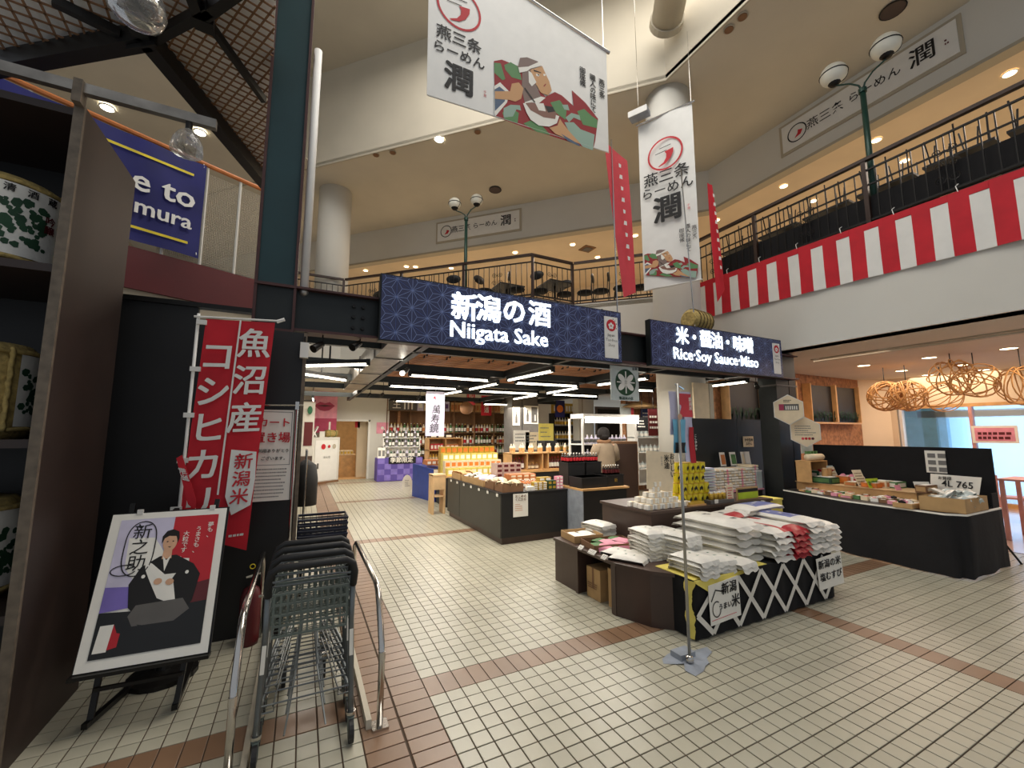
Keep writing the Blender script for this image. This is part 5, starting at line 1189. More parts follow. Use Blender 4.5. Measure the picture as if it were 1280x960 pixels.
# open cartons with packets
def open_carton(c, w_, l_, h_, rz, label, m='carton', fills=(), inner='packets in the open cartons', fl='', grp=None):
    t = thing('open_carton', label, 'box', c, rz, grp)
    for nm, a, d in (('side_wall', (-w_/2, -l_/2, 0), (w_/2, -l_/2+.006, h_)), ('side_wall', (-w_/2, l_/2-.006, 0), (w_/2, l_/2, h_)), ('end_wall', (-w_/2, -l_/2, 0), (-w_/2+.006, l_/2, h_)), ('end_wall', (w_/2-.006, -l_/2, 0), (w_/2, l_/2, h_)), ('bottom', (-w_/2, -l_/2, 0), (w_/2, l_/2, .005))):
        part(nm, B().box(a, d), m, t, W=False)
    return t
open_carton((2.93, 4.06, .471), .36, .34, .075, -.12, 'shallow open carton of floral packets at the end of the brown counter', 'carton')
open_carton((2.99, 3.66, .471), .50, .34, .065, -.2, 'shallow open carton of green and pink packets on the brown counter', 'carton_dark')
pk = bag_proto(.15, .20, .03, ['bag_white'], None, 9, 'packet', 5, 6); upk = [False]
for k in range(6): place(pk, upk, (2.85+.085*(k % 3), 4.0+.1*(k//3), .485+.02*(k % 2)), R.uniform(-.6, .6), 'small floral white packet in the carton at the end of the brown counter', 'floral packets in the end carton')
for colr, nm in (('leaf_green', 'green'), ('pink', 'pink')):
    q = bag_proto(.15, .2, .03, [colr], None, 11, 'packet', 5, 6); uq = [False]
    for k in range(4): place(q, uq, (2.87+.09*k, 3.62+.07*(k % 2)-(.06 if nm == 'pink' else -.04), .485+.018*(k % 2)+(.012 if nm == 'pink' else 0)), R.uniform(-.7, .7), f'{nm} wrapped packet in the dark open carton', f'{nm} packets in the dark carton')
for k, (y, w_) in enumerate(((3.74, .07), (3.55, .11), (3.36, .07))):
    t = thing('price_card', ['white price card on the counter edge, nearest the end carton', 'white price card on the counter edge, the widest one', 'white price card on the counter edge, by the lone bags'][k], 'card', (2.69, y, .47), 0)
    part('card', B().obox((2.665, y-w_/2, .462), (0, w_, 0), (.006, 0, 0), (.035, 0, .035)), 'paper', t)
    b = B(); print_lines(b, (2.694, y+w_/2-.01, .492), (0, -1, 0), (-.7, 0, -.7), w_*.8, -.025, 2, .004); part('print', b, 'ink', t)
bx_ = thing('cardboard_box', 'brown cardboard box stored in the niche of the brown counter', 'box', (2.86, 3.58, 0)); part('body', B().box((2.74, 3.50, .0), (2.98, 3.72, .30)), 'carton', bx_); part('tape_strip', B().box((2.738, 3.60, .10), (2.74, 3.63, .301)), 'carton_dark', bx_); b = B(); print_lines(b, (2.737, 3.70, .16), (0, -1, 0), Z_, .15, .06, 3, .012); part('print', b, 'carton_dark', bx_)
bx_ = thing('cardboard_box', 'narrow cardboard box standing beside it in the niche', 'box', (2.86, 3.34, 0)); part('body', B().box((2.76, 3.29, .0), (2.98, 3.40, .33)), 'carton', bx_); part('flap', B().box((2.755, 3.29, .31), (2.76, 3.40, .36)), 'carton', bx_)
# flag pole with grey base
fp = thing('nobori_flag', 'clear-topped flag with a man in blue on a grey pole before the rice table', 'flag', (2.616, 2.324, 0))
part('pole', B().cyl((2.616, 2.324, .02), (2.62, 2.324, 2.06), .0115, n=10), 'pole_grey', fp, smooth=True)
part('top_arm', B().tube([(2.60, 2.324, 2.055), (2.76, 2.39, 2.03)], .007, 6), 'chrome', fp)
part('base_ball', B().ball((2.616, 2.324, .035), .03), 'chrome', fp, smooth=True)
def fq(u, z, o=0): return Vector((2.57+.235*u, 2.35-.01*u-o, z))
def fcloth(u0, u1, z0, z1, o, m, nm):
    b = B(); vs = []
    for j in range(13):
        for i in range(6):
            u = u0+(u1-u0)*i/5; z = z1+(z0-z1)*j/12; vs.append(fq(u, z, o+.006*math.sin(u*4+j*.35)))
    b.add(vs, [(j*6+i, j*6+i+1, (j+1)*6+i+1, (j+1)*6+i) for j in range(12) for i in range(5)]); part(nm, b, m, fp, smooth=True)
fcloth(-.08, .9, 1.66, 2.0, 0, 'lavender', 'cloth'); fcloth(.30, .92, 1.80, 1.985, .004, 'pink_red', 'red_panel'); fcloth(.52, .90, 1.45, 1.8, .006, 'lavender', 'cloth'); fcloth(.70, .93, 1.44, 1.72, .012, 'red', 'red_strip')
fcloth(.0, .56, 1.52, 1.78, .008, 'cyan', 'printed_figure'); fcloth(.06, .50, 1.52, 1.60, .012, 'counter_black', 'printed_trousers')
part('printed_head', B().disc(fq(.22, 1.80, .035), X_, Z_, .024, 12), 'skin', fp); text('新潟米', fp, 'paper', fq(.68, 1.90, .04), X_, Z_, .035, .01, vert=1, res=1); text('こしひかり', fp, 'paper', fq(.82, 1.60, .045), X_, Z_, .026, .01, vert=1, res=1)
fb = thing('floor_weight_sheet', 'crumpled translucent grey plastic sheet around the flag pole foot', 'sheet', (2.62, 2.35, 0))
b = B(); pts = []
for k in range(18): a = 2*PI*k/18; r_ = .15+.05*math.sin(3*a+1)+.03*math.sin(5*a); pts.append((2.66+r_*1.25*math.cos(a), 2.36+r_*.85*math.sin(a), .006+.004*math.sin(a*4)))
vs = [(2.66, 2.36, .018)]+pts; b.add(vs, [(0, 1+k, 1+(k+1) % 18) for k in range(18)]); part('sheet', b, 'grey_tape', fb); part('weight_block', B().box((2.57, 2.36, .01), (2.72, 2.46, .05)), 'grey_tape', fb)
# soaps on the raised block
G3 = 'white wrapped soap blocks on the raised block'
so = thing('soap_block', 'white wrapped soap block in the pile on the raised brown block', 'soap', (0, 0, 0), 0, G3)
part('wrapped_block', B().prism([(-.05, -.033, .004), (-.05, -.033, .05), (-.045, -.03, .055), (-.045, .03, .055), (-.05, .033, .05), (-.05, .033, .004)], (.10, 0, 0)), 'paper', so, W=False)
part('label_band', B().cbox((0, 0, .0282), (.04, .068, .057)), 'paper_cream', so, W=False)
spots = [(3.47+.11*i, 3.54+.085*j, 0) for i in range(6) for j in range(4)]+[(3.53+.11*i, 3.57+.085*j, 1) for i in range(4) for j in range(3)]+[(3.60+.11*i, 3.60+.08*j, 2) for i in range(3) for j in range(2)]+[(3.66, 3.64, 3), (3.68, 3.64, 4)]
sf_ = suffixes([(x, y, .83+.057*l) for x, y, l in spots])
for k, (x, y, l) in enumerate(spots):
    c = so if k == 0 else copy_tree(so, (0, 0, 0)); c.location = (x+R.uniform(-.01, .01), y, .832+.057*l); c.rotation_euler = (0, 0, R.uniform(-.15, .15)); c['label'] = 'white wrapped soap block'+sf_[k]+' of the pile'
# sign with rice oil lettering
t = thing('product_sign', 'cream product sign with brush lettering for rice oil above the soap pile', 'sign', (3.98, 3.55, .83))
o = OY(808, 563, 3.62); q = OY(843, 566, 3.62); e = OY(841, 615, 3.62); f_ = OY(809, 611, 3.62)
part('board', B().prism([o, q, e, f_], (0, .006, 0)), 'paper_cream', t); mid = (o+e)/2
part('stand_post', B().cyl((mid.x, 3.63, .83), (mid.x, 3.63, mid.z), .006, n=6), 'chrome', t)
RS = (q-o).normalized(); text('おいしい', t, 'ink', q+RS*-.05+Vector((0, -.006, -.155)), RS, Z_, .078, .008, vert=.9); text('米油', t, 'ink', q+RS*-.14+Vector((0, -.006, -.12)), RS, Z_, .088, .012, vert=.95)
text('からだ', t, 'grey_ink', q+RS*-.215+Vector((0, -.006, -.11)), RS, Z_, .04, .002, vert=.95, res=1)
# yellow tins
G4 = 'yellow tins stacked on the raised block'
tin = thing('yellow_tin', 'yellow tin with black print stacked on the raised block', 'tin', (0, 0, 0), 0, G4)
part('tin_body', B().lathe([(0, 0), (.043, 0), (.045, .005), (.045, .115), (.043, .12), (0, .12)], n=16), 'tin_yellow', tin, W=False, smooth=True)
part('lid_rim', B().lathe([(.0455, .113), (.0465, .121), (.040, .123)], n=16), 'gold', tin, W=False)
b = B()
for k in range(-2, 3):
    a = -PI/2-.25+k*.18; c = Vector((.0462*math.cos(a), .0462*math.sin(a), .07-.01*abs(k))); T_ = Vector((-math.sin(a), math.cos(a), 0)); b.quad(c-T_*.004-Z_*.02, c+T_*.004-Z_*.02, c+T_*.004+Z_*.02, c-T_*.004+Z_*.02)
part('print', b, 'ink', tin, W=False, kind='stuff')
k = 0
for lv in range(4):
    for i in range(5 if lv < 2 else 4):
        for j in range(2):
            c = tin if k == 0 else copy_tree(tin, (0, 0, 0)); c.location = (4.08+.095*i+.02*lv, 3.62+.1*j, .831+.122*lv); c.rotation_euler = (0, 0, R.uniform(-.3, .5)); k += 1; c['label'] = f'yellow tin, {NTH[i]} from left, {NTH[lv]} layer up, {["front", "back"][j]} row'
# tall stack of clear paper packs
for k in range(11):
    t = thing('paper_pack', f'grey-white paper pack, {NTH[k]} from the bottom of the column behind the tins', 'pack', (4.72, 3.86, .831+.036*k), 0, 'folded paper packs behind the tins')
    part('pack', B().obox((4.60+R.uniform(-.01, .01), 3.76, .833+.036*k), (.25, 0, 0), (0, .2, 0), (0, 0, .028)), 'lavender' if k % 3 else 'paper', t)
    part('wrapper_edge', B().box((4.60, 3.752, .836+.036*k), (4.84, 3.756, .852+.036*k)), 'glass_clear', t)
# cards, jars and trays near the tins
t = thing('product_poster', 'yellow product poster in a wooden frame standing behind the rice bags', 'poster', (4.75, 3.46, .83))
o = OY(922, 612, 3.50); e = OY(947, 633, 3.50); part('frame', B().box((o.x-.02, 3.50, .835), (e.x+.03, 3.51, o.z+.02)), 'carton', t); part('yellow_print', B().box((o.x, 3.494, .85), (e.x+.015, 3.499, o.z-.04)), 'lime', t); part('title_band', B().box((o.x, 3.493, o.z-.035), (e.x+.015, 3.498, o.z)), 'ink', t)
t = thing('price_sign', 'pinkish white price sign between the tins and the yellow poster', 'sign', (4.6, 3.47, .83)); o = OY(908, 606, 3.48); part('card', B().box((o.x, 3.48, .835), (o.x+.12, 3.486, o.z)), 'paper_cream', t); b = B(); print_lines(b, (o.x+.015, 3.478, o.z-.02), X_, Z_, .09, .15, 5, .012); part('print', b, 'pink_red', t)
for k in range(4): 
    t = thing('spice_jar', f'small gold jar with white lid before the tins, {NTH[k]} from left', 'jar', (4.45+.075*k, 3.52, .875), 0, 'small jars before the tins'); part('glass', B().lathe([(0, 0), (.028, 0), (.03, .06), (.022, .075), (0, .075)], (4.45+.075*k, 3.52, .875), 10), 'gold', t, smooth=True); part('lid', B().cyl((4.45+.075*k, 3.52, .95), (4.45+.075*k, 3.52, .965), .024, n=10), 'paper', t)
t = thing('wooden_tray', 'grey wooden tray holding small jars before the tins', 'tray', (4.55, 3.52, .831)); part('base', B().box((4.38, 3.47, .832), (4.80, 3.57, .872)), 'grey_panel', t); part('front_card', B().box((4.44, 3.462, .84), (4.50, 3.468, .885)), 'paper', t)
t = thing('wooden_tray', 'low wooden tray on the raised block between soaps and tins', 'tray', (4.12, 3.52, .831)); part('base', B().box((4.02, 3.47, .832), (4.30, 3.58, .85)), 'wood', t); part('content', B().box((4.04, 3.48, .85), (4.28, 3.57, .875)), 'gold', t)
t = thing('cream_box', 'plain cream box on a stand beyond the end of the rice bags', 'box', (5.78, 3.66, .45)); part('body', B().box((5.6, 3.60, .45), (5.98, 3.85, .76)), 'yellow_cloth', t); part('lid', B().box((5.59, 3.59, .76), (5.99, 3.86, .78)), 'yellow_cloth', t)
t = thing('low_stand', 'low black stand under the cream box beyond the rice bags', 'stand', (5.78, 3.7, 0)); part('body', B().box((5.56, 3.58, 0), (6.02, 3.9, .45)), 'counter_black', t)
# ================================================================== BLACK TABLES ON THE CAFE SIDE
bt_ = thing('cloth_table', 'long table draped in black cloth with food gifts, running towards the window', 'table', (7.5, 3.2, 0))
fpoly = [(7.36, 4.40), (6.97, 3.3), (6.89, 2.25), (7.03, 2.10), (8.12, 2.10), (8.22, 2.2), (8.22, 4.4)]
b = B(); vs = []
def dense(P_, m):
    o = []
    for a, c in zip(P_[:-1], P_[1:]):
        for k in range(m): o.append((a[0]+(c[0]-a[0])*k/m, a[1]+(c[1]-a[1])*k/m))
    return o+[P_[-1]]
dp = dense(fpoly[:6], 8)
for i, (x, y) in enumerate(dp):
    w1 = .018*math.sin(i*1.3); vs += [(x-.05+w1-.02, y-.02+w1, .012), (x-.02+w1*.5, y-.01, .36), (x, y, .70)]
b.add(vs, [(3*i+j, 3*i+3+j, 3*i+4+j, 3*i+1+j) for i in range(len(dp)-1) for j in range(2)])
part('cloth_skirt', b, 'black_cloth', bt_, smooth=True); part('tabletop', B().prism([(x, y, .70) for x, y in fpoly], (0, 0, .018)), 'paper', bt_)
part('cloth_top', B().prism([(x+(.02 if x < 7.8 else 0), y+(.02 if y < 3 else 0), .719) for x, y in fpoly], (0, 0, .003)), 'counter_black', bt_)
for x, y in ((7.1, 2.3), (8.1, 2.3), (7.5, 4.2), (8.1, 4.2)): part('leg', B().cyl((x, y, 0), (x, y, .7), .02), 'chrome', bt_)
part('splayed_leg', B().cyl((8.0, 2.2, .5), (8.35, 2.05, 0), .012), 'black_metal', bt_)
bp = thing('back_screen', 'tall black screen panel standing behind the black cloth table', 'screen', (8.2, 3.1, .72)); part('panel', B().box((8.17, 2.14, .722), (8.20, 4.30, 1.47)), 'black_cloth', bp); part('foot', B().box((8.12, 2.14, .722), (8.17, 2.2, .74)), 'black_metal', bp)
part('wing_panel', B().box((7.96, 2.13, .722), (8.17, 2.145, .9)), 'black_cloth', bp)
tw = thing('towel_table', 'black draped table with stacked cloths before the dark partition', 'table', (6.6, 4.9, 0)); part('cloth_skirt', B().box((5.75, 4.72, 0.01), (7.3, 5.1, .69)), 'black_cloth', tw); part('tabletop', B().box((5.73, 4.70, .69), (7.32, 5.12, .71)), 'pink', tw)
dp_ = thing('dark_partition', 'dark grey partition board behind the cloth stacks', 'partition', (7.0, 5.15, 0))
part('board', B().box((5.95, 5.14, .0), (7.3, 5.18, 1.93)), 'grey_panel' if 0 else 'dark_steel', dp_); part('board', B().box((7.305, 5.14, 0), (8.6, 5.18, 1.93)), 'dark_steel', dp_)
dc = thing('dark_column', 'dark steel column at the cafe side under the curtained balcony', 'column', (7.6, 4.2, 0)); part('shaft', B().box((7.42, 4.42, 0), (7.78, 4.75, 3.1)), 'dark_steel', dc); part('shaft_side', B().box((7.80, 4.42, 0), (8.0, 4.75, 3.1)), 'black_metal', dc); part('band', B().box((7.41, 4.405, 2.50), (8.01, 4.76, 2.53)), 'grey_panel', dc)
def hexsign(cx, cz, r, y, label, inner):
    t = thing('hexagon_sign', label, 'sign', (cx, y, cz)); h = lambda rr, yy: [(cx+rr*math.cos(PI/6+PI*k/3), yy, cz+rr*math.sin(PI/6+PI*k/3)) for k in range(6)]
    part('board', B().prism(h(r, y), (0, .02, 0)), 'paper_cream', t); part('white_border', B().prism(h(r*1.05, y+.005), (0, .01, 0)), 'white_paint', t); inner(t, cx, cz, r, y-.002)
    part('mount', B().box((cx-.01, y+.02, cz-.05), (cx+.01, y+.20, cz+.1)), 'black_metal', t); t.rotation_euler.z = -.72
def in1(t, cx, cz, r, y):
    part('photo_print', B().add([(cx-r*.6, y, cz-r*.05), (cx+r*.62, y, cz-r*.05), (cx+r*.62, y, cz+r*.38), (cx-r*.6, y, cz+r*.38)], [(0, 1, 2, 3)]), 'grey_panel', t)
    part('photo_print', B().add([(cx-r*.6, y-.001, cz-r*.05), (cx-r*.3, y-.001, cz-r*.05), (cx-r*.3, y-.001, cz+r*.38), (cx-r*.6, y-.001, cz+r*.38)], [(0, 1, 2, 3)]), 'magenta', t)
    b = B()
    for k in range(6): x = cx-r*.2+k*r*.13; b.box((x, y-.002, cz), (x+r*.07, y-.001, cz+r*.25))
    part('people_print', b, 'paper', t, kind='stuff'); b = B(); print_lines(b, (cx-r*.3, y, cz+r*.72), X_, Z_, r*.6, r*.2, 2, r*.05); part('print', b, 'ink', t)
def in2(t, cx, cz, r, y):
    b = B(); print_lines(b, (cx-r*.65, y, cz+r*.5), X_, Z_, r*1.3, r*.75, 5, r*.05); part('print', b, 'grey_ink', t)
    for k, c_ in enumerate(('pink_red', 'red', 'red', 'maroon')): part('fruit_print', B().disc((cx-r*.2+k*r*.2, y, cz-r*.45), X_, Z_, r*.09, 10), c_, t)
c = OY(986, 512, 4.20); hexsign(c.x, c.z, .245, 4.20, 'white hexagonal sign with a group photo on the dark column', in1)
c = OY(1007, 540, 4.10); hexsign(c.x, c.z, .245, 4.10, 'cream hexagonal sign with red fruit prints below the photo hexagon', in2)
# cloth stacks on the towel table
G5 = 'folded cloths on the black draped table'
for i in range(8):
    for k in range(8 if i not in (0, 7) else 9):
        t = thing('folded_cloth', f'folded pinkish white cloth, {NTH[k]} up in the {NTH[i]} stack from left', 'cloth', (5.85+.185*i, 4.85, .712+.045*k), 0, G5)
        x = 5.80+.185*i+R.uniform(-.008, .008); z = .712+.045*k
        part('fold', B().prism([(x, 4.75, z+.003), (x, 4.74, z+.02), (x, 4.75, z+.040), (x, 5.05, z+.042), (x, 5.05, z)], (.172, 0, 0)), 'paper' if (i+k) % 3 else 'paper_cream', t)
        part('paper_band', B().box((x+.06, 4.738, z+.004), (x+.10, 4.742, z+.038)), 'pink' if i % 2 else 'paper', t)
for k, (px, w_, m, lab) in enumerate(((905, .14, 'wood_orange', 'brown picture card above the cloth stacks'), (918, .16, 'leaf_green', 'green picture card above the cloth stacks'), (931, .12, 'paper_cream', 'cream text card above the cloth stacks'), (935, .2, 'paper', 'white card with a drawn ribbon above the cloth stacks'))):
    p = OY(px, 562, 5.0); t = thing('display_card', lab, 'card', (p.x, 5.0, 1.09)); part('card', B().obox((p.x-w_/2, 5.02, 1.09), (w_, 0, 0), (0, .006, 0), (0, .03, .24)), 'paper', t); part('print', B().obox((p.x-w_/2+.02, 5.012, 1.12), (w_-.04, 0, 0), (0, .003, 0), (0, .025, .17)), m, t)
for px, py, w_, h_, tx, lab in ((936, 552, .30, .20, ('かや生地', 'ふきん'), 'small white two-line sign clipped on the dark partition'), (965, 551, .29, .42, ('やさ', 'しい', '布'), 'tall cream sign with orange mark on the dark partition')):
    p = OY(px, py, 5.12); t = thing('paper_sign', lab, 'sign', p); part('sheet', B().box((p.x-w_/2, 5.125, p.z-h_/2), (p.x+w_/2, 5.132, p.z+h_/2)), 'paper_cream', t)
    for k, s_ in enumerate(tx): text(s_, t, 'ink', (p.x, 5.12, p.z+h_/2-.07-.075*k), X_, Z_, .062, .008, res=1)
    if h_ > .3: part('orange_mark', B().disc((p.x+.02, 5.12, p.z-.12), X_, Z_, .035, 12), 'orange', t)
p = OY(982, 566, 4.68); t = thing('leaf_card', 'white card with green bamboo print beside the cloth stacks', 'card', (p.x, 4.68, .72)); part('card', B().box((p.x-.08, 4.68, .90), (p.x+.09, 4.69, 1.32)), 'paper', t); part('bamboo_print', B().box((p.x-.06, 4.675, .95), (p.x-.01, 4.679, 1.30)), 'leaf_green', t); part('stand', B().cyl((p.x, 4.70, .71), (p.x, 4.70, 1.0), .006, n=6), 'chrome', t)
t = thing('plastic_case', 'clear plastic case at the end of the cloth stacks', 'case', (7.25, 4.8, .72)); part('case', B().box((7.17, 4.72, .712), (7.31, 5.05, 1.0)), 'glass_clear', t); part('lid', B().box((7.165, 4.715, 1.0), (7.315, 5.055, 1.02)), 'white_paint', t)
# goods on the long black table
ts_ = thing('step_shelf', 'low wooden step shelf along the black screen on the long table', 'shelf', (7.85, 3.4, .7225)); part('riser', B().box((7.62, 2.75, .7225), (8.12, 4.32, .85)), 'wood', ts_); part('top_board', B().box((7.60, 2.74, .85), (8.13, 4.33, .862)), 'light_wood', ts_)
def bxg(px, py, w_, d_, h_, m, lab, z=.7225, rz=-.05, name='gift_box', cat='box', extra=None, top=None):
    p = FL(px, py, z)
    if p.x > 7.5: z = .8625; p = FL(px, py, z); p.x = min(max(p.x, 7.74), 7.98); p.y = min(p.y, 4.2)
    t = thing(name, lab, cat, p, rz)
    part('body', B().box((-w_/2, -d_/2, .0005), (w_/2, d_/2, h_)), m, t, W=False)
    part('lid_label', B().box((-w_*.38, -d_*.38, h_), (w_*.38, d_*.38, h_+.003)), top or 'paper', t, W=False)
    if extra: part('front_label', B().box((-w_*.4, -d_/2-.003, h_*.2), (w_*.4, -d_/2, h_*.8)), extra, t, W=False); part('side_label', B().box((-w_/2-.003, -d_*.4, h_*.2), (-w_/2, d_*.4, h_*.8)), extra, t, W=False)
    return p
for px, py, w_, d_, h_, m, lab, ex in (
 (997, 607, .30, .30, .10, 'dark_green', 'green gift box stack at the far corner of the long black table', 'leaf_green'), (1002, 598, .26, .24, .17, 'green', 'taller green gift box behind the green stack', 'paper'),
 (1012, 614, .22, .14, .05, 'wood', 'low wooden tray of dark packs at the far end', 'ink'), (1030, 611, .26, .16, .06, 'carton', 'carton of brown cookies on the long black table', 'wood_orange'),
 (1031, 600, .16, .16, .12, 'paper_cream', 'cream gift box beside the dark jars', 'gold'), (1044, 618, .30, .16, .035, 'wood', 'flat wooden tray near the table front edge', 'paper_cream'),
 (1064, 622, .28, .15, .04, 'carton', 'shallow carton of pale packets near the table front edge', 'pink'), (1083, 610, .24, .2, .07, 'wood_orange', 'orange wooden crate under the lime card', 'orange'),
 (1072, 603, .34, .18, .12, 'wood_orange', 'orange two-tier crate behind the lime card', 'orange'), (1085, 597, .2, .16, .2, 'red', 'red and white gift box on the orange crate row', 'paper'),
 (1104, 609, .22, .18, .10, 'paper_cream', 'cream gift box in the middle of the long table', 'wood_orange'), (1121, 608, .20, .20, .08, 'beige', 'beige gift box stack in the middle of the long table', 'paper'),
 (1135, 607, .26, .22, .09, 'leaf_green', 'sage green flat gift box near the black screen', 'paper'), (1111, 627, .32, .2, .05, 'carton_dark', 'shallow brown carton holding black and white packs', 'carton_dark'),
 (1140, 618, .3, .12, .10, 'carton_dark', 'dark wooden step shelf at the back of the table', 'carton'), (1137, 634, .34, .2, .06, 'carton', 'shallow carton of pink and white packs', 'carton')):
    bxg(px, py, w_, d_, h_, m, lab, extra=ex)
cols_ = [('wood', 'tan'), ('pink', 'pink'), ('paper', 'white'), ('leaf_green', 'green'), ('gold', 'golden'), ('carton_dark', 'brown'), ('paper_cream', 'cream')]
for k in range(18):
    m, nm = cols_[(k*3) % 7]; x = 7.50-.022*k+.0; y = 4.12-.105*k; lv = k % 2
    if y < 2.75: break
    for j in range(2):
        m, nm = cols_[(k*3+j*2) % 7]; xx = x-.04+.17*j+(.0 if k < 6 else .02*(k-5)*.5*j); t = thing('food_packet', f'{nm} food packet on the long black table, {NTH[k]} from far end, {["front", "inner"][j]} line', 'packet', (xx, y, .7225), R.uniform(-.3, .3), 'food packets along the long table')
        hh = R.uniform(.025, .06); part('body', B().prism([(-.065, -.045, .0005), (.065, -.045, .0005), (.06, -.04, hh), (-.06, -.04, hh)], (0, .085, 0)), m, t, W=False); part('label_print', B().box((-.035, -.025, hh), (.035, .025, hh+.002)), 'paper' if nm not in ('white', 'cream') else 'pink_red', t, W=False)
for k in range(3):
    p = Vector((7.9, 3.75-.12*k, .862)); t = thing('milk_carton', f'pink and white pointed-top carton, {["deepest", "middle", "nearest"][k]} of the row of three', 'carton', (p.x, p.y, .862), 0, 'pointed pink cartons'); part('body', B().prism([(p.x-.04, p.y-.04, .8625), (p.x+.04, p.y-.04, .8625), (p.x+.04, p.y+.04, .8625), (p.x-.04, p.y+.04, .8625)], (0, 0, .12)), 'paper', t)
    part('gable_top', B().prism([(p.x-.04, p.y-.04, .982), (p.x-.04, p.y+.04, .982), (p.x-.04, p.y, 1.02)], (.08, 0, 0)), 'pink', t); part('print_band', B().box((p.x-.042, p.y-.042, .87), (p.x+.042, p.y-.04, .95)), 'pink_red', t)
for k in range(4):
    p = Vector((7.95, 4.25-.09*k, .8625)); t = thing('dark_jar', f'small dark jar by the black screen, {NTH[k]} from the far end', 'jar', (p.x, p.y, .8625), 0, 'dark jars by the screen'); part('glass', B().lathe([(0, 0), (.035, 0), (.04, .06), (.03, .09), (0, .09)], (p.x, p.y, .8625), 10), 'glass_dark', t, smooth=True); part('lid', B().cyl((p.x, p.y, .953), (p.x, p.y, .97), .03, n=10), 'gold', t)
# wooden cubby with bread sign
p = Vector((7.75, 3.95, .8625)); t = thing('wooden_cubby', 'open wooden box shelf with a pale green header by the black screen', 'shelf', (p.x, p.y, .7225)); x, y = p.x, p.y+.18
part('side', B().box((x-.25, y-.12, .8625), (x-.235, y+.12, 1.20)), 'wood', t); part('side', B().box((x+.235, y-.12, .8625), (x+.25, y+.12, 1.20)), 'wood', t); part('top', B().box((x-.25, y-.12, 1.20), (x+.25, y+.12, 1.215)), 'wood', t); part('back', B().box((x-.25, y+.11, .8625), (x+.25, y+.12, 1.2)), 'carton_dark', t)
part('header_card', B().box((x-.16, y+.05, 1.33), (x+.18, y+.06, 1.48)), 'glass_clear', t); part('loaf_roll', B().tube([(x-.2, y-.05, 1.27), (x+.22, y-.05, 1.27)], .055, 12), 'paper_cream', t, smooth=True)
for k in range(4): part('green_sprig', B().cbox((x-.15+.09*k, y-.02, 1.33), (.05, .03, .08)), 'leaf_green', t)
for k in range(2): t = thing('rolled_pack', f'beige rolled snack pack before the wooden cubby, {["left", "right"][k]} one of two', 'pack', (p.x+.03+.12*k, p.y+.0, .8625), 0, 'rolled snack packs'); part('roll', B().cyl((p.x+.03+.12*k, p.y, .8635), (p.x+.03+.12*k, p.y, 1.09), .045, n=12), 'wood', t); part('end_cap', B().cyl((p.x+.03+.12*k, p.y, 1.09), (p.x+.03+.12*k, p.y, 1.095), .035, n=12), 'paper_cream', t)
def lean(px, py, w_, h_, m, lab, z=.7225, tx=None, name='price_sign', lean_=.35, rz=-.15, lines=0, ink='ink', size=.06):
    p = FL(px, py, z)
    if p.x > 7.5 or z > .75: z = .8625; p = FL(px, py, z); p.x = min(max(p.x, 7.68), 8.0)
    t = thing(name, lab, 'sign', p, rz); U = Vector((0, math.sin(lean_), math.cos(lean_)))
    part('card', B().obox((-w_/2, 0, .001), (w_, 0, 0), (0, .005, 0), U*h_), m, t, W=False); Nn = Vector((0, -math.cos(lean_), math.sin(lean_)))
    part('support', B().obox((-.02, .01+math.sin(lean_)*h_*.8, .001), (.04, 0, 0), (0, .004, 0), (0, -.0, h_*.7*math.cos(lean_))), 'paper', t, W=False)
    if tx:
        for k, s_ in enumerate(tx): text(s_, t, ink, Vector((0, 0, 0))+U*(h_*(1-(k+.7)/(len(tx)+.3)))+Nn*.004, X_, U, size, .008, W=False, res=1)
    if lines: b = B(); print_lines(b, Vector((-w_*.42, 0, 0))+U*h_*.9+Nn*.004, X_, U, w_*.84, h_*.8, lines, h_*.05); part('print', b, ink, t, W=False)
lean(1048, 612, .20, .26, 'paper_cream', 'cream leaning card with brown writing beside the lime card', lines=5, ink='carton_dark'); lean(1068, 613, .26, .14, 'lime', 'lime yellow leaning price card on the long black table', tx=('お買得',), size=.08, ink='green')
lean(1107, 597, .13, .26, 'paper_cream', 'cream leaning menu card in the middle of the table', lines=4, ink='gold', z=.8); lean(1115, 596, .15, .28, 'glass_clear', 'pale green leaning card beside the cream menu card', z=.8, lines=3, ink='leaf_green')
lean(1098, 616, .12, .07, 'pink', 'small pink price card near the middle cartons'); lean(1118, 622, .08, .07, 'paper', 'small white tilted card among the black packs', lines=2)
p = OX(1169, 577, 8.1); t = thing('notice_sheet', 'white notice sheet with printed squares on the black screen', 'sign', p)
w1, w2 = OX(1155, 563, 8.15), OX(1184, 592, 8.15); y0_, y1_ = w1.y, w2.y; zt, zb = w1.z, w2.z
part('sheet', B().box((8.155, y1_, zb), (8.165, y0_, zt)), 'paper', t)
b = B()
for i in range(2):
    for j in range(3): yy = y0_-.03-(y0_-y1_)*.5*i; zz = zt-.04-(zt-zb)*.31*j; b.box((8.150, yy-(y0_-y1_)*.38, zz-.06), (8.154, yy, zz))
part('printed_squares', b, 'grey_ink', t, kind='stuff')
p = FL(1192, 636, .73); t = thing('handwritten_sign', 'large white card with handwritten price propped behind the cardboard box', 'sign', (7.75, 2.5, .73)); a0 = OX(1163, 592, 7.95); a1 = OX(1227, 597, 7.85); a2 = OX(1222, 632, 7.85); a3 = OX(1163, 630, 7.95)
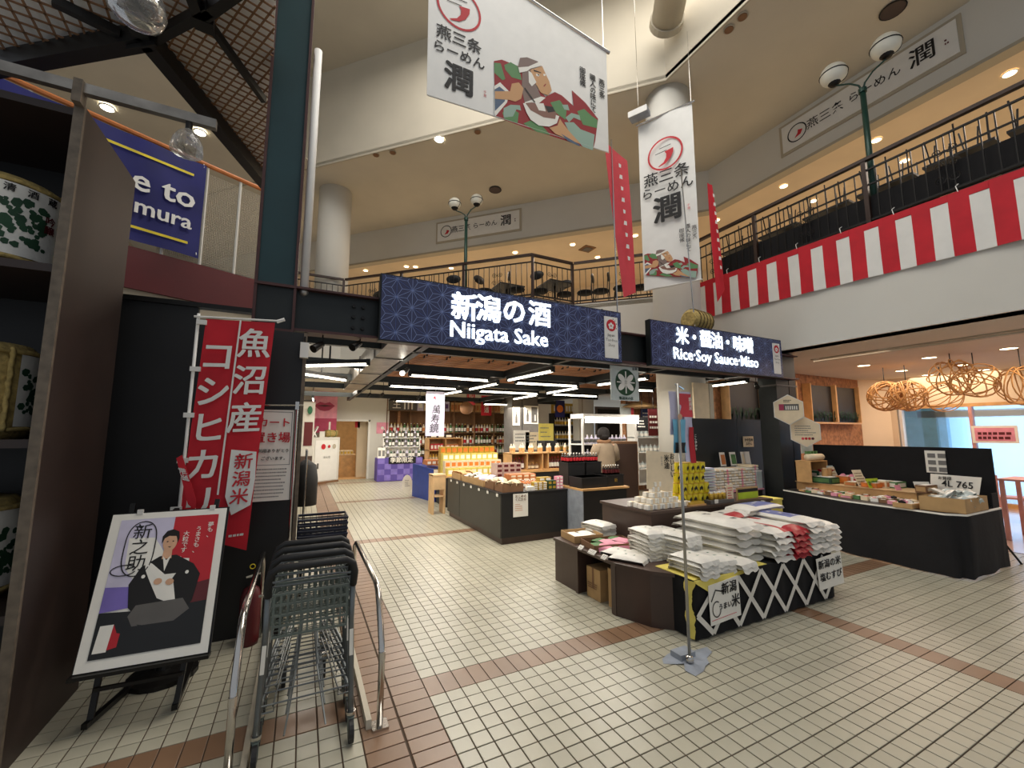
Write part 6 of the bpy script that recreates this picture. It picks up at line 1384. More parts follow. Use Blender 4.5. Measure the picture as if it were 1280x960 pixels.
part('card', B().prism([a0, a1, a2, a3], (.006, 0, 0)), 'paper', t); Rr = (a1-a0).normalized(); Uu = (a0-a3).normalized(); text('4L 765', t, 'ink', a0.lerp(a1, .55)-Uu*.12+Vector((-.008, 0, 0)), Rr, Uu, .12, .01); text('お買得', t, 'ink', a0.lerp(a1, .3)-Uu*.05+Vector((-.008, 0, 0)), Rr, Uu, .05, .01, res=1)
lean(1160, 612, .2, .12, 'paper', 'small white card behind the plastic wrapped packs', z=.85, lines=2, rz=-.6)
t = thing('cardboard_box', 'open cardboard box of clear plastic packs at the near end of the black table', 'box', (7.4, 2.4, .7225)); q = [FL(1150, 637, .7225), FL(1208, 643, .7225), FL(1236, 637, .7225)]
q3 = q[0]+(q[2]-q[1]); hz = Vector((0, 0, .17))
for a, c in ((q[0], q[1]), (q[1], q[2]), (q[2], q3), (q3, q[0])): part('side_wall', B().prism([a, c, c+hz, a+hz], ((c-a).cross(Z_).normalized()*-.006)), 'carton', t)
part('bottom', B().prism([q[0], q[1], q[2], q3], (0, 0, .005)), 'carton', t)
cc_ = (q[0]+q[2])/2
for k in range(26):
    a = R.uniform(0, 6.3); r_ = R.uniform(0, 1); pp_ = cc_+(q[1]-q[0])*R.uniform(-.42, .42)+(q[2]-q[1])*R.uniform(-.36, .36); o = bag_proto(.12, .16, .05, ['bag_white' if k % 3 else 'glass_clear'], None, k, 'plastic_pack', 4, 5) if k < 2 else copy_tree(o_pk[k % 2], (0, 0, 0))
    if k < 2: o_pk = [o] if k == 0 else o_pk+[o]
    o.location = (pp_.x, pp_.y, .80+.05*(k % 3)); o.rotation_euler = (R.uniform(-.6, .6), R.uniform(-.6, .6), a); o['label'] = 'clear plastic pack of white sweets in the open cardboard box'; o['group'] = 'plastic packs in the cardboard box'
t = thing('hanging_tag', 'long narrow pink and white price tag hanging off the table end', 'tag', FL(1215, 645, .7)); a0 = FL(1211, 622, .86); part('strip', B().obox((a0.x-.03, a0.y-.02, .52), (.09, -.02, 0), (0, .004, 0), (0, 0, .34)), 'paper', t); part('print', B().obox((a0.x-.01, a0.y-.03, .56), (.05, -.011, 0), (0, .003, 0), (0, 0, .12)), 'pink', t)
part('clip', B().cbox((a0.x+.01, a0.y-.02, .86), (.03, .02, .03)), 'chrome', t)
for k in range(14):
    q_ = (FL(1111, 627, .7225), FL(1137, 634, .7225))[k % 2]; p = Vector((q_.x+R.uniform(-.11, .11), q_.y+R.uniform(-.06, .06), .7225+(.0535, .0635)[k % 2])); m = ['ink', 'paper', 'pink', 'paper_cream'][k//2 % 4]; nm = ['black', 'white', 'pink', 'cream'][k//2 % 4]
    t = thing('snack_pack', f'small {nm} snack pack heaped in the shallow cartons', 'pack', p, R.uniform(-.8, .8), f'{nm} snack packs in the shallow cartons'); part('pouch', B().prism([(-.05, -.035, 0), (.05, -.035, 0), (.055, 0, .012), (.05, .035, 0), (-.05, .035, 0), (-.055, 0, .012)], (0, 0, .02)), m, t, W=False); part('label_print', B().box((-.025, -.02, .02), (.025, .02, .022)), 'gold', t, W=False)
# ================================================================== CAFE
struct('wall_cafe_wood', B().box((7.75, 5.9, 0), (13.6, 6.05, SOF)), 'cork_wall')
struct('wall_cafe_plaster', B().obox((13.6, 5.9, 0), (.6, -.42, 0), (.08, .12, 0), (0, 0, SOF)), 'warm_wall')
struct('wall_cafe_window_head', B().box((14.2, -4, 2.38), (14.35, 5.5, SOF)), 'warm_wall'); struct('wall_cafe_side', B().box((14.2, 5.35, 0), (14.35, 5.5, 2.4)), 'warm_wall')
wn = struct('window_1', B().box((14.2, -4, 0), (14.34, 5.35, .10)), 'wood')
part('window_frame', B().box((14.2, -4, 2.30), (14.34, 5.35, 2.38)), 'wood', wn)
for y in (5.28, 3.98, 3.10, 2.0, .6): part('mullion', B().box((14.2, y-.03, .1), (14.34, y+.03, 2.3)), 'pink_paint' if y < 5 else 'white_paint', wn)
for a, c in ((5.25, 4.01), (3.95, 3.13), (3.07, 2.03), (1.97, .63)): part('pane', B().box((14.27, c, .1), (14.275, a, 2.3)), 'glass', wn)
struct('wall_outside', B().box((17.0, -6, 0), (17.2, 9, 6)), 'daylight_glass')
ov = thing('outdoor_frame', 'pale teal frame structure seen outside through the cafe window', 'frame', (16.2, 5, 0)); part('post', B().box((16.1, 5.0, 0), (16.3, 5.9, 2.6)), 'cyan', ov); part('arch_beam', B().box((16.1, 3.2, 2.1), (16.3, 5.6, 2.3)), 'white_paint', ov)
p = OX(1243, 543, 14.15); t = thing('window_notice', 'pink rectangular notice with white border stuck on the cafe window', 'sign', p); part('sheet', B().box((14.15, p.y-.36, p.z-.2), (14.16, p.y+.36, p.z+.2)), 'paper', t); part('pink_print', B().box((14.145, p.y-.31, p.z-.15), (14.149, p.y+.31, p.z+.15)), 'pink', t)
b = B(); print_lines(b, (14.14, p.y+.26, p.z+.1), (0, -1, 0), Z_, .5, .2, 2, .06); part('lettering', b, 'maroon', t)
for k, (x, y) in enumerate(((9.8, 5.85), (11.5, 5.85), (8.5, 5.85), (12.6, 5.85))):
    t = thing('wall_recess_box', 'dark square display recess on the wood wall, '+['middle one behind the Rice sign end', 'right of the dark column', 'leftmost one', 'nearest the window'][k], 'box', (x, y, 1.95)); w_ = .55
    part('back', B().box((x-w_, 5.80, 1.95), (x+w_, 5.895, 2.85)), 'black_panel', t)
    for a, c in (((x-w_-.03, 5.7, 1.92), (x-w_, 5.89, 2.88)), ((x+w_, 5.7, 1.92), (x+w_+.03, 5.89, 2.88)), ((x-w_, 5.7, 1.9), (x+w_, 5.89, 1.94))): part('frame', B().box(a, c), 'wood', t)
    for j in range(7):
        pl_ = B(); cx = x-w_+.1+.15*j; rr = random.Random(j+k*9)
        for q in range(9): a = rr.uniform(0, 6.3); e = Vector((cx+.10*math.cos(a), 5.74+.03*math.sin(a*2), 2.0+rr.uniform(.02, .2))); pl_.stroke([(cx, 5.74, 1.93), ((cx+e.x)/2, 5.74, e.z+.03), e], [.01, .03, .002], FR)
        part('foliage', pl_, 'dark_green', t, kind='stuff')
def woven(c, r, label, seed, thin=False):
    t = thing('woven_lampshade', label, 'lampshade', c); rr = random.Random(seed); c = Vector(c)
    for k in range(7 if thin else 15):
        n = Vector((rr.gauss(0, 1), rr.gauss(0, 1), rr.gauss(0, .8))).normalized(); u = n.orthogonal().normalized(); v = n.cross(u); off = n*r*rr.uniform(-.45, .45); q = math.sqrt(max(.1, r*r-off.length_squared))
        part('cane_hoop', B().tube([c+off+(u*math.cos(a*PI/10)+v*math.sin(a*PI/10))*q for a in range(20)], .011 if thin else .013, 5, True), 'rattan', t, smooth=True)
    part('cord', B().cyl(c+Vector((0, 0, r)), (c.x, c.y, SOF), .008, n=6), 'black_metal', t)
for (px, py, X, r, lb, th) in ((1107, 495, 11.5, .25, 'woven cane ball lampshade nearest the wood wall', False), (1134, 495, 11.5, .25, 'woven cane ball lampshade next to the first one', False), (1190, 472, 10.5, .27, 'loosely woven cane lampshade higher by the window head', True), (1219, 475, 10.8, .26, 'loose cane ring lampshade beside the higher one', True), (1178, 496, 12.5, .22, 'small cane ring lampshade over the window', True), (1279, 482, 11, .27, 'cane lampshade at the edge by the window', True)):
    woven(OX(px, py, X), r, lb, px, th)
for i, (x, y) in enumerate([(9.0, 4.5), (10.7, 4.5), (9.0, 3.45), (10.7, 3.45), (12.4, 4.5), (12.5, 3.55), (13.9, 3.6), (9.05, 2.45), (10.75, 2.45), (13.9, 4.55), (12.5, 2.45)]):
    downlight(Vector((x, y, SOF)), 'lit ceiling downlight in the cafe, '+['left one of the far row', 'second of the far row', 'left one of the second row', 'second of the second row', 'third of the far row', 'third of the second row', 'deepest of the second row', 'left one of the near row', 'second of the near row', 'deepest of the far row', 'third of the near row'][i], .10)
t = thing('ceiling_track', 'pale recessed ceiling track running through the cafe ceiling', 'track', (10, 3, SOF)); part('recess', B().box((8.9, .8, SOF-.02), (9.25, 4.6, SOF-.001)), 'cream_dark', t); part('rail', B().box((9.0, .8, SOF-.045), (9.04, 4.6, SOF-.02)), 'cream', t)
def pink_chair(x, y, rz, lab, high=False):
    t = thing('cafe_chair', lab, 'chair', (x, y, 0), rz); s = .68 if high else .45
    part('seat', B().cbox((0, 0, s), (.42, .42, .035)), 'pink_paint', t, W=False)
    for sx in (-1, 1):
        for sy in (-1, 1): part('leg', B().bar((sx*.18, sy*.18, s), (sx*.2, sy*.2, 0), .035, .035), 'pink_paint', t, W=False)
    part('backrest', B().cbox((0, .2, s+.33), (.42, .03, .18)), 'pink_paint', t, W=False)
    for sx in (-1, 1): part('back_post', B().bar((sx*.18, .2, s), (sx*.18, .2, s+.42), .03, .03), 'pink_paint', t, W=False)
p = FL(1240, 660, 0)
pink_chair(10.2, 2.9, -1.2, 'pink painted chair just beyond the end of the black screen'); 
t = thing('cafe_table', 'pink high table beside the pink chair near the window', 'table', (10.4, 2.45, 0)); part('top', B().box((10.0, 2.1, .92), (10.8, 2.6, .95)), 'pink_paint', t)
for x, y in ((10.04, 2.14), (10.76, 2.14), (10.04, 2.56), (10.76, 2.56)): part('leg', B().box((x-.025, y-.025, 0), (x+.025, y+.025, .92)), 'pink_paint', t)
pink_chair(12.2, 3.0, .4, 'pale pink chair deeper in the cafe near the window')
# ================================================================== STORE INTERIOR
# counter with food boxes
c1 = thing('food_counter', 'dark grey counter island with boxes of food, corner towards the camera', 'counter', (3.3, 7, 0))
part('front_board', B().box((2.76, 5.86, .10), (3.95, 5.90, .74)), 'counter_black', c1); part('side_board', B().box((2.74, 5.86, .10), (2.76, 7.68, .74)), 'counter_grey', c1); part('side_board', B().box((2.74, 7.70, .10), (2.76, 8.42, .74)), 'counter_grey', c1)
part('plinth', B().box((2.78, 5.89, 0), (3.93, 8.4, .10)), 'counter_brown', c1); part('worktop', B().box((2.735, 5.85, .74), (3.96, 8.44, .762)), 'counter_black', c1)
t = thing('price_notice', 'white paper notice taped on the front of the grey counter', 'sign', OY(652, 630, 5.84)); a = OY(642, 617, 5.84); c = OY(660.5, 645, 5.84); part('sheet', B().box((a.x, 5.85, c.z), (c.x, 5.857, a.z)), 'paper', t); text('おこめの', t, 'carton_dark', ((a.x+c.x)/2, 5.847, a.z-.05), X_, Z_, .05, .01, res=1); text('くにから', t, 'carton_dark', ((a.x+c.x)/2, 5.847, a.z-.10), X_, Z_, .05, .01, res=1)
b = B(); print_lines(b, (a.x+.03, 5.848, a.z-.15), X_, Z_, .15, .12, 4, .008); part('print', b, 'wood_orange', t)
for k in range(7): y = 5.95+.37*k; t = thing('price_tag', f'small white price tag on the grey counter edge, {NTH[k]} from the corner', 'tag', (2.73, y, .72), 0, 'price tags along the grey counter'); part('card', B().box((2.722, y-.03, .705), (2.732, y+.03, .745)), 'paper', t); part('clip', B().box((2.725, y-.01, .745), (2.745, y+.01, .765)), 'chrome', t)
def carton_of(x, y, w_, l_, h_, m, lab, n, colr, plab, z=.763):
    open_carton((x, y, z), w_, l_, h_, R.uniform(-.04, .04), lab, m)
    pr_ = bag_proto(.11, .15, .035, [colr], None, int(x*100), 'food_packet', 4, 5); us = [False]
    for k in range(n): place(pr_, us, (x+R.uniform(-.36, .36)*w_, y+R.uniform(-.36, .36)*l_, z+h_*.6+R.uniform(0, .06)), R.uniform(0, 6), plab, plab, R.uniform(-.4, .4))
carton_of(2.98, 6.05, .36, .30, .13, 'carton_dark', 'dark brown carton of beige packets at the counter corner', 9, 'beige', 'beige food packet in the carton at the counter corner')
carton_of(2.98, 6.42, .36, .34, .13, 'carton_dark', 'dark brown carton of cream packets second from the corner', 10, 'paper_cream', 'cream food packet in the second carton from the corner')
carton_of(2.98, 6.92, .38, .5, .11, 'carton', 'light brown carton of lilac packets along the counter side', 12, 'lavender', 'lilac white packet in the middle side carton')
carton_of(2.98, 7.45, .38, .5, .11, 'carton', 'light brown carton of white packets along the counter side', 12, 'bag_white', 'white packet in the third light carton')
carton_of(2.98, 8.05, .38, .55, .12, 'carton', 'light brown carton of tan packets at the far end of the counter', 12, 'wood', 'tan packet in the far end carton')
def boxrow(x0, y0, z, nx, ny, nz, dx, dy, dz, m, lab, grp, m2='paper', name='product_box', cat='box'):
    t0 = thing(name, lab, cat, (0, 0, 0), 0, grp); part('box_body', B().box((-dx*.47, -dy*.47, .0005), (dx*.47, dy*.47, dz-.001)), m, t0, W=False); part('front_label', B().box((-dx*.33, -dy*.47-.003, dz*.2), (dx*.33, -dy*.47, dz*.75)), m2, t0, W=False); k = 0; sf_ = suffixes([(x0+dx*a, y0+dy*b_, z+dz*c_) for c_ in range(nz) for b_ in range(ny) for a in range(nx)])
    for iz in range(nz):
        for iy in range(ny):
            for ix in range(nx):
                c = t0 if k == 0 else copy_tree(t0, (0, 0, 0)); c.location = (x0+dx*ix+R.uniform(-.004, .004), y0+dy*iy, z+dz*iz); c['label'] = lab+sf_[k]; k += 1
boxrow(3.40, 5.97, .763, 3, 1, 4, .085, .10, .032, 'gold', 'flat golden tea box stacked at the counter front', 'golden tea boxes')
boxrow(3.67, 5.97, .763, 2, 1, 2, .08, .09, .07, 'dark_green', 'dark green square tin box at the counter front', 'dark green tins', 'gold')
boxrow(3.82, 5.96, .763, 2, 1, 4, .065, .08, .05, 'pink', 'small pink and white box at the counter end', 'pink boxes at the counter end')
boxrow(3.27, 5.95, .763, 2, 1, 3, .07, .08, .022, 'paper', 'thin white packet stacked beside the golden boxes', 'thin white packets')
boxrow(3.60, 6.12, .763, 2, 1, 3, .12, .12, .06, 'gold', 'golden box in the second row on the counter', 'golden boxes second row')
# bottle prototypes
def bottle(label, cat, group, body, lab_m='paper', cap='gold', h=.30, r=.038, n=10, name='sake_bottle'):
    t = thing(name, label, cat, (0, 0, 0), 0, group)
    part('bottle_body', B().lathe([(0, 0), (r, 0), (r, h*.62), (r*.75, h*.70), (r*.36, h*.78), (r*.34, h*.93), (0, h*.93)], n=n), body, t, W=False, smooth=True)
    part('cap', B().cyl((0, 0, h*.92), (0, 0, h), r*.42, n=8), cap, t, W=False); part('label_wrap', B().lathe([(r*1.02, h*.15), (r*1.02, h*.52)], n=n), lab_m, t, W=False)
    return t
def line_up(proto, pts):
    base_ = proto['label']; sf_ = suffixes(pts)
    for k, p in enumerate(pts):
        c = proto if k == 0 else copy_tree(proto, (0, 0, 0)); c.location = p; c.rotation_euler = (0, 0, R.uniform(0, 6)); c['label'] = base_+sf_[k]
# middle wooden display with jars and soy bottles
def rack_unit(name, lab, x0, x1, y0, y1, zs, m='wood', div=()):
    t = thing(name, lab, 'shelf', ((x0+x1)/2, (y0+y1)/2, zs[0])); z0, z1 = zs[0], zs[-1]
    for x in (x0, x1)+tuple(div): part('upright', B().box((x-.012, y0, z0), (x+.012, y1, z1)), m, t)
    for z in zs: part('shelf_board', B().box((x0-.012, y0, z-.012), (x1+.012, y1, z+.012)), m, t)
    part('back_board', B().box((x0, y1-.012, z0), (x1, y1, z1)), m, t); return t
boxrow(3.38, 6.75, .763, 4, 2, 3, .13, .13, .06, 'wood_orange', 'orange snack carton in the middle of the counter', 'orange snack cartons', 'paper_cream')
boxrow(3.35, 7.25, .763, 4, 2, 4, .13, .14, .085, 'pink_floor', 'pinkish square gift carton piled on the counter', 'pinkish gift cartons', 'maroon')
jar = bottle('small preserve jar with white lid lined up on the counter', 'jar', 'preserve jars on the counter', 'wood_orange', 'paper', 'paper', .11, .035, 10, 'preserve_jar')
line_up(jar, [(3.42+.085*i, 6.32+.09*j, .763) for i in range(6) for j in range(3)])
p = OY(640, 598, 8.2)
rk1 = rack_unit('wooden_rack', 'light wooden pigeonhole rack with soy bottles behind the counter', 4.15, 5.65, 8.3, 8.7, [.85, 1.22], 'wood', (4.55, 4.95, 5.1))
t = thing('rack_base', 'dark base cabinet under the pigeonhole rack', 'cabinet', (4.9, 8.5, 0)); part('body', B().box((4.1, 8.28, 0), (5.7, 8.72, .80)), 'counter_black', t); part('top', B().box((4.08, 8.26, .80), (5.72, 8.74, .838)), 'wood', t)
bt1 = bottle('dark red soy bottle in the pigeonhole rack', 'bottle', 'soy bottles in the pigeonhole rack', 'maroon', 'paper', 'red', .26, .035)
line_up(bt1, [(4.22+.085*i, 8.40, .863) for i in range(4)]+[(5.18+.08*i, 8.40, .863) for i in range(6)])
jr2 = bottle('jar of brown miso in the pigeonhole rack', 'jar', 'miso jars in the pigeonhole rack', 'carton_dark', 'paper_cream', 'gold', .14, .05, 10, 'miso_jar'); line_up(jr2, [(4.63+.11*i, 8.42, .863) for i in range(3)])
cb = bottle('pale box-shaped bottle on top of the pigeonhole rack', 'bottle', 'pale bottles on the pigeonhole rack', 'paper_cream', 'wood', 'paper', .20, .04); line_up(cb, [(4.2+.12*i, 8.42+.12*(i % 2), 1.233) for i in range(13)])
# yellow boxes mass and wooden display at left
t = thing('display_table', 'low display table with yellow and cream boxes behind the grey counter', 'table', (3.8, 9.9, 0)); part('body', B().box((3.0, 9.3, 0), (4.6, 10.3, .66)), 'counter_black', t); part('top', B().box((2.98, 9.28, .66), (4.62, 10.32, .70)), 'wood', t)
for l, (m_, nm) in enumerate((('yellow_cloth', 'yellow'), ('paper_cream', 'cream'), ('yellow_cloth', 'yellow'), ('gold', 'golden'))):
    boxrow(3.1, 9.42+.2*l, .701, 10, 1, l+1, .145, .18, .16, m_, f'{nm} snack carton, {["front", "second", "third", "rearmost"][l]} tier behind the counter', f'{nm} snack cartons tier {NTH[l]}', 'orange' if l % 2 else 'paper')
t = rack_unit('wooden_display', 'two-tier light wooden display box with red and amber goods by the price banner', 3.10, 4.05, 11.2, 11.6, [.88, 1.20, 1.53], 'wood', (3.57,))
t = thing('low_cabinet', 'wooden display base under the two-tier box', 'cabinet', (3.55, 11.4, 0)); part('body', B().box((3.05, 11.15, 0), (4.1, 11.65, .86)), 'wood', t); part('front_panel', B().box((3.1, 11.14, .1), (4.05, 11.15, .8)), 'light_wood', t)
boxrow(3.2, 11.3, 1.213, 4, 1, 1, .09, .1, .17, 'red', 'red canned drink carton in the upper wooden display', 'red cartons in the wooden display'); boxrow(3.66, 11.3, 1.213, 3, 1, 1, .12, .1, .15, 'wood_orange', 'orange patterned box in the upper wooden display', 'orange boxes in the wooden display')
ab = bottle('amber bottle in the lower wooden display', 'bottle', 'amber bottles in the wooden display', 'gold', 'paper_cream', 'ink', .24, .035); line_up(ab, [(3.17+.08*i, 11.3, .893) for i in range(11)])
boxrow(3.25, 11.35, 1.543, 3, 1, 1, .22, .1, .1, 'ink', 'small dark box on top of the wooden display', 'dark boxes on the wooden display', 'paper')
# blue crates and bench
bc = thing('blue_stand', 'bright blue folding stand with leaflets at the aisle', 'stand', (3.0, 10.7, 0)); q0, q1, q2 = Vector((2.72, 11.4, 0)), Vector((2.95, 10.15, 0)), Vector((3.42, 10.3, 0))
part('side_panel', B().prism([q0, q1, q1+Z_*.78, q0+Z_*.86], (.02, 0, 0)), 'blue_plastic', bc); part('front_panel', B().prism([q1, q1+(q2-q1)*.45, q1+(q2-q1)*.45+Z_*.78, q1+Z_*.78], (0, .02, 0)), 'blue_plastic', bc); part('front_panel', B().prism([q1+(q2-q1)*.5, q2, q2+Z_*.52, q1+(q2-q1)*.5+Z_*.52], (0, .02, 0)), 'blue_plastic', bc)
part('tray', B().prism([q0+Z_*.80, q1+Z_*.74, q2+Z_*.74, q0+Vector((.5, .15, .80))], (0, 0, .02)), 'blue_plastic', bc)
for k, (x, m, lb) in enumerate(((.15, 'grey_panel', 'grey photo leaflet hanging on the blue stand'), (.72, 'paper_cream', 'pinkish leaflet hanging on the blue stand'))):
    c = q1+(q2-q1)*x; t = thing('leaflet', lb, 'leaflet', c+Vector((0, -.04, .4))); part('sheet', B().box((c.x-.09, c.y-.03, .36), (c.x+.09, c.y-.024, .80)), m, t); part('header', B().box((c.x-.08, c.y-.034, .68), (c.x+.08, c.y-.031, .78)), 'paper' if k == 0 else 'pink_red', t)
boxrow(2.95, 10.7, .86, 3, 2, 1, .13, .2, .12, 'wood_orange', 'orange topped snack box on the blue stand', 'snack boxes on the blue stand')
t = thing('floor_sign', 'oval white paper sign standing on the floor beside the blue stand', 'sign', FL(513, 617)); p = FL(513, 617); part('board', B().prism([(p.x-.1+.14*math.cos(a*PI/8), p.y, .26+.26*math.sin(a*PI/8)) for a in range(16)], (0, .015, 0)), 'paper', t); b = B(); print_lines(b, (p.x-.16, p.y-.003, .4), X_, Z_, .13, .2, 4, .015); part('print', b, 'grey_ink', t)
t = thing('wooden_stand', 'tall light wooden crate stand at the end of the grey counter', 'stand', (2.62, 8.75, 0)); 
for x in (2.50, 2.74): part('leg_panel', B().box((x-.02, 8.62, 0), (x+.02, 8.92, .80)), 'light_wood', t)
part('top', B().box((2.48, 8.6, .78), (2.76, 8.94, .81)), 'light_wood', t); part('shelf', B().box((2.5, 8.62, .35), (2.74, 8.92, .37)), 'light_wood', t); part('front_rail', B().box((2.50, 8.61, .50), (2.74, 8.625, .78)), 'light_wood', t)
# price banner F40
bn4 = thing('price_banner', 'long white hanging banner with red and black figures and brush writing', 'banner', (3.3, 10.5, 1.7)); a = OY(533, 489, 8.7); c = OY(555, 545, 8.7); part('cloth', B().box((a.x, 8.7, c.z), (c.x, 8.706, a.z)), 'lavender', bn4)
text('F', bn4, 'grey_ink', (a.x+.085, 8.69, a.z-.14), X_, Z_, .15, .004); text('4', bn4, 'red_print', (a.x+.18, 8.69, a.z-.14), X_, Z_, .15, .012); text('0', bn4, 'grey_ink', (a.x+.29, 8.69, a.z-.14), X_, Z_, .15, .004)
text('萬寿鏡', bn4, 'ink', ((a.x+c.x)/2, 8.69, (a.z+c.z)/2-.12), X_, Z_, .21, .0, vert=.95, shear=.1); part('wire', B().cyl(((a.x+c.x)/2, 8.7, a.z), ((a.x+c.x)/2, 8.7, 2.9), .005, n=5), 'chrome', bn4)
# sake shelving on the back wall
YS = 16.3
def zp(px, py, Y=YS): return OY(px, py, Y).z
xa, xb = OY(484, 520, YS).x, OY(641, 520, YS).x
zsh = [.35, .78, 1.20, zp(570, 541), zp(570, 515), 3.02]
rack_unit('sake_shelving', 'long wall shelving full of sake bottles at the back of the shop', xa, xb, YS, YS+.5, zsh, 'carton_dark', tuple(xa+(xb-xa)*k/6 for k in range(1, 6)))
row_kinds = [('glass_dark', 'paper', 'gold', 'brown'), ('beige', 'paper', 'gold', 'cream'), ('paper_cream', 'wood_orange', 'ink', 'tan-labelled'), ('leaf_green', 'paper', 'paper', 'green'), ('paper', 'red', 'gold', 'white')]
for r_, z in enumerate(zsh[1:5]):
    rown = ['lowest', 'second', 'third', 'top'][r_]
    for ki, (bd_, lm, cp_, nm) in enumerate(row_kinds):
        if r_ == 3: continue
        pr_ = bottle(f'{nm} sake bottle on the {rown} row of the back wall shelving', 'bottle', f'{nm} bottles on the {rown} back shelf row', bd_, lm, cp_, .36, .052, 8); pts_ = []
        n_ = int((xb-xa)/.125)
        for k in range(n_):
            if (k*7//3+r_) % 5 == ki: pts_.append((xa+.07+.125*k, YS+.14, z+.013))
        line_up(pr_, pts_)
        if r_ == 2:
            pass
zt_ = zsh[4]+.013
x = xa+.05; k = 0
for (w_, m, m2, tx, lab) in ((1.1, 'grey_panel', 'paper', '王', 'wide grey crate printed with a white character on the top shelf'), (.28, 'lavender', 'paper', None, 'lilac carton on the top shelf'), (.42, 'paper_cream', 'red', None, 'cream carton with red print on the top shelf'), (.4, 'lavender', 'paper', None, 'lilac gift carton behind the price banner'), (.25, 'lavender', 'purple', None, 'light purple carton right of the price banner')):
    t = thing('carton', lab, 'box', (x, YS+.1, zt_)); part('body', B().box((x, YS+.04, zt_), (x+w_-.03, YS+.4, zt_+.40)), m, t)
    if tx: text(tx, t, m2, (x+.3, YS+.03, zt_+.20), X_, Z_, .34, .015); part('stripe', B().box((x+.58, YS+.03, zt_+.05), (x+.64, YS+.035, zt_+.35)), m2, t); part('stripe', B().box((x+.72, YS+.03, zt_+.05), (x+.78, YS+.035, zt_+.35)), m2, t); part('stripe', B().box((x+.86, YS+.03, zt_+.05), (x+.92, YS+.035, zt_+.35)), m2, t)
    else: part('label', B().box((x+.05, YS+.033, zt_+.12), (x+w_-.08, YS+.038, zt_+.3)), m2, t)
    x += w_
boxrow(x+.1, YS+.15, zt_, int((xb-x-.1)/.14), 1, 1, .14, .2, .38, 'wood', 'tall wooden sake gift box on the top shelf', 'wooden gift boxes on the top shelf', 'wood_orange')
# signs hung in the shop
for px, py, w_, h_, Y, m, m2, s_, lab in ((589, 496, .28, .55, 13, 'pink_red', 'paper', '新酒', 'small hanging vertical red and white sign over the shelves'), (608, 507, .42, .75, 14.5, 'red', 'gold', '地酒', 'hanging red poster with yellow disc over the shelves'), (632, 512, .48, .32, 15.5, 'paper_cream', 'ink', '⇦□⇨', 'cream arrow sign hanging over the shelves'), (700, 511, .42, .62, 13, 'navy', 'orange', '', 'hanging dark blue poster with orange disc'), (784, 516, .5, .5, 9, 'glass_clear', 'pink_red', '', 'clear hanging sheet below the green emblem sign')):
    p = OY(px, py, Y); t = thing('hanging_sign', lab, 'sign', p); part('panel', B().box((p.x-w_/2, Y, p.z-h_/2), (p.x+w_/2, Y+.01, p.z+h_/2)), m, t); part('cord', B().cyl((p.x, Y, p.z+h_/2), (p.x, Y, SOF), .006, n=4), 'black_metal', t)
    if s_: text(s_, t, 'paper' if m != 'paper_cream' else 'ink', (p.x, Y-.006, p.z-(.1 if m == 'red' else 0)), X_, Z_, .2, .01, vert=.9 if h_ > w_ else 0, res=1)
    if m2 in ('gold', 'orange'): part('disc', B().disc((p.x, Y-.004, p.z+(.18 if m2 == 'gold' else 0)), X_, Z_, .14, 18), m2, t)
    if m2 == 'pink_red': part('pink_strip', B().box((p.x+w_*.28, Y-.006, p.z-h_*.45), (p.x+w_*.48, Y-.003, p.z+h_*.45)), 'pink_red', t)
p = OY(583, 510, 12); t = thing('sugidama_ball', 'dark brown cedar ball hanging under the shop ceiling', 'ornament', p); part('ball', B().ball(p, .20, 18, 12), 'carton_dark', t, smooth=True); part('cord', B().cyl(p+Vector((0, 0, .2)), (p.x, p.y, SOF), .008, n=5), 'black_metal', t)
# grey pillar with two posters
pg = thing('grey_pillar', 'square grey pillar with two bottle posters in the shop', 'pillar', (6.2, 12, 0)); xg0, xg1 = OY(640, 520, 12).x, OY(673, 520, 12).x; part('shaft', B().box((xg0, 12, 0), (xg1, 12.6, SOF)), 'grey_panel', pg); part('corner_strip', B().box((xg0+.36, 11.99, 0), (xg0+.38, 12.0, SOF)), 'counter_black', pg)
for px0, px1, py0, py1, lab in ((641, 650, 508, 532, 'narrow bottle poster on the left face of the grey pillar'), (655, 673, 507, 530, 'framed two-panel bottle poster on the grey pillar')):
    a = OY(px0, py0, 11.97); c = OY(px1, py1, 11.97); t = thing('bottle_poster', lab, 'poster', (a+c)/2); part('sheet', B().box((a.x, 11.975, c.z), (c.x, 11.985, a.z)), 'paper', t); w_ = c.x-a.x
    part('bottle_print', B().add([(a.x+w_*(.25 if px1 > 660 else .5)+u, 11.972, c.z+.08+v) for u, v in ((-.04, 0), (.04, 0), (.04, .2), (.015, .3), (.015, .38), (-.015, .38), (-.015, .3), (-.04, .2))], [tuple(range(8))]), 'grey_panel', t)
    if px1 > 660: part('dark_half', B().box((a.x+w_*.52, 11.968, c.z+.04), (c.x-.04, 11.973, a.z-.04)), 'grey_panel', t); part('bottle_print', B().box((a.x+w_*.72, 11.963, c.z+.1), (a.x+w_*.80, 11.967, c.z+.3)), 'paper', t)
for px, w_, h_, m, lab in ((652, .5, .55, 'paper', 'large white upright board before the grey pillar'), (683, .5, .75, 'yellow_cloth', 'cream upright carton board right of the grey pillar'), (665, .42, .5, 'paper_cream', 'cream photo card before the grey pillar')):
    p = OY(px, 556, 10.5); t = thing('display_board', lab, 'sign', (p.x, 10.5, 1.1)); part('board', B().box((p.x-w_/2, 10.5, 1.2), (p.x+w_/2, 10.52, 1.2+h_)), m, t); part('stand', B().box((p.x-.02, 10.52, .7), (p.x+.02, 10.54, 1.3)), 'black_metal', t); b = B(); print_lines(b, (p.x-w_*.4, 10.495, 1.15+h_), X_, Z_, w_*.8, h_*.5, 3, .03); part('print', b, 'grey_ink', t)
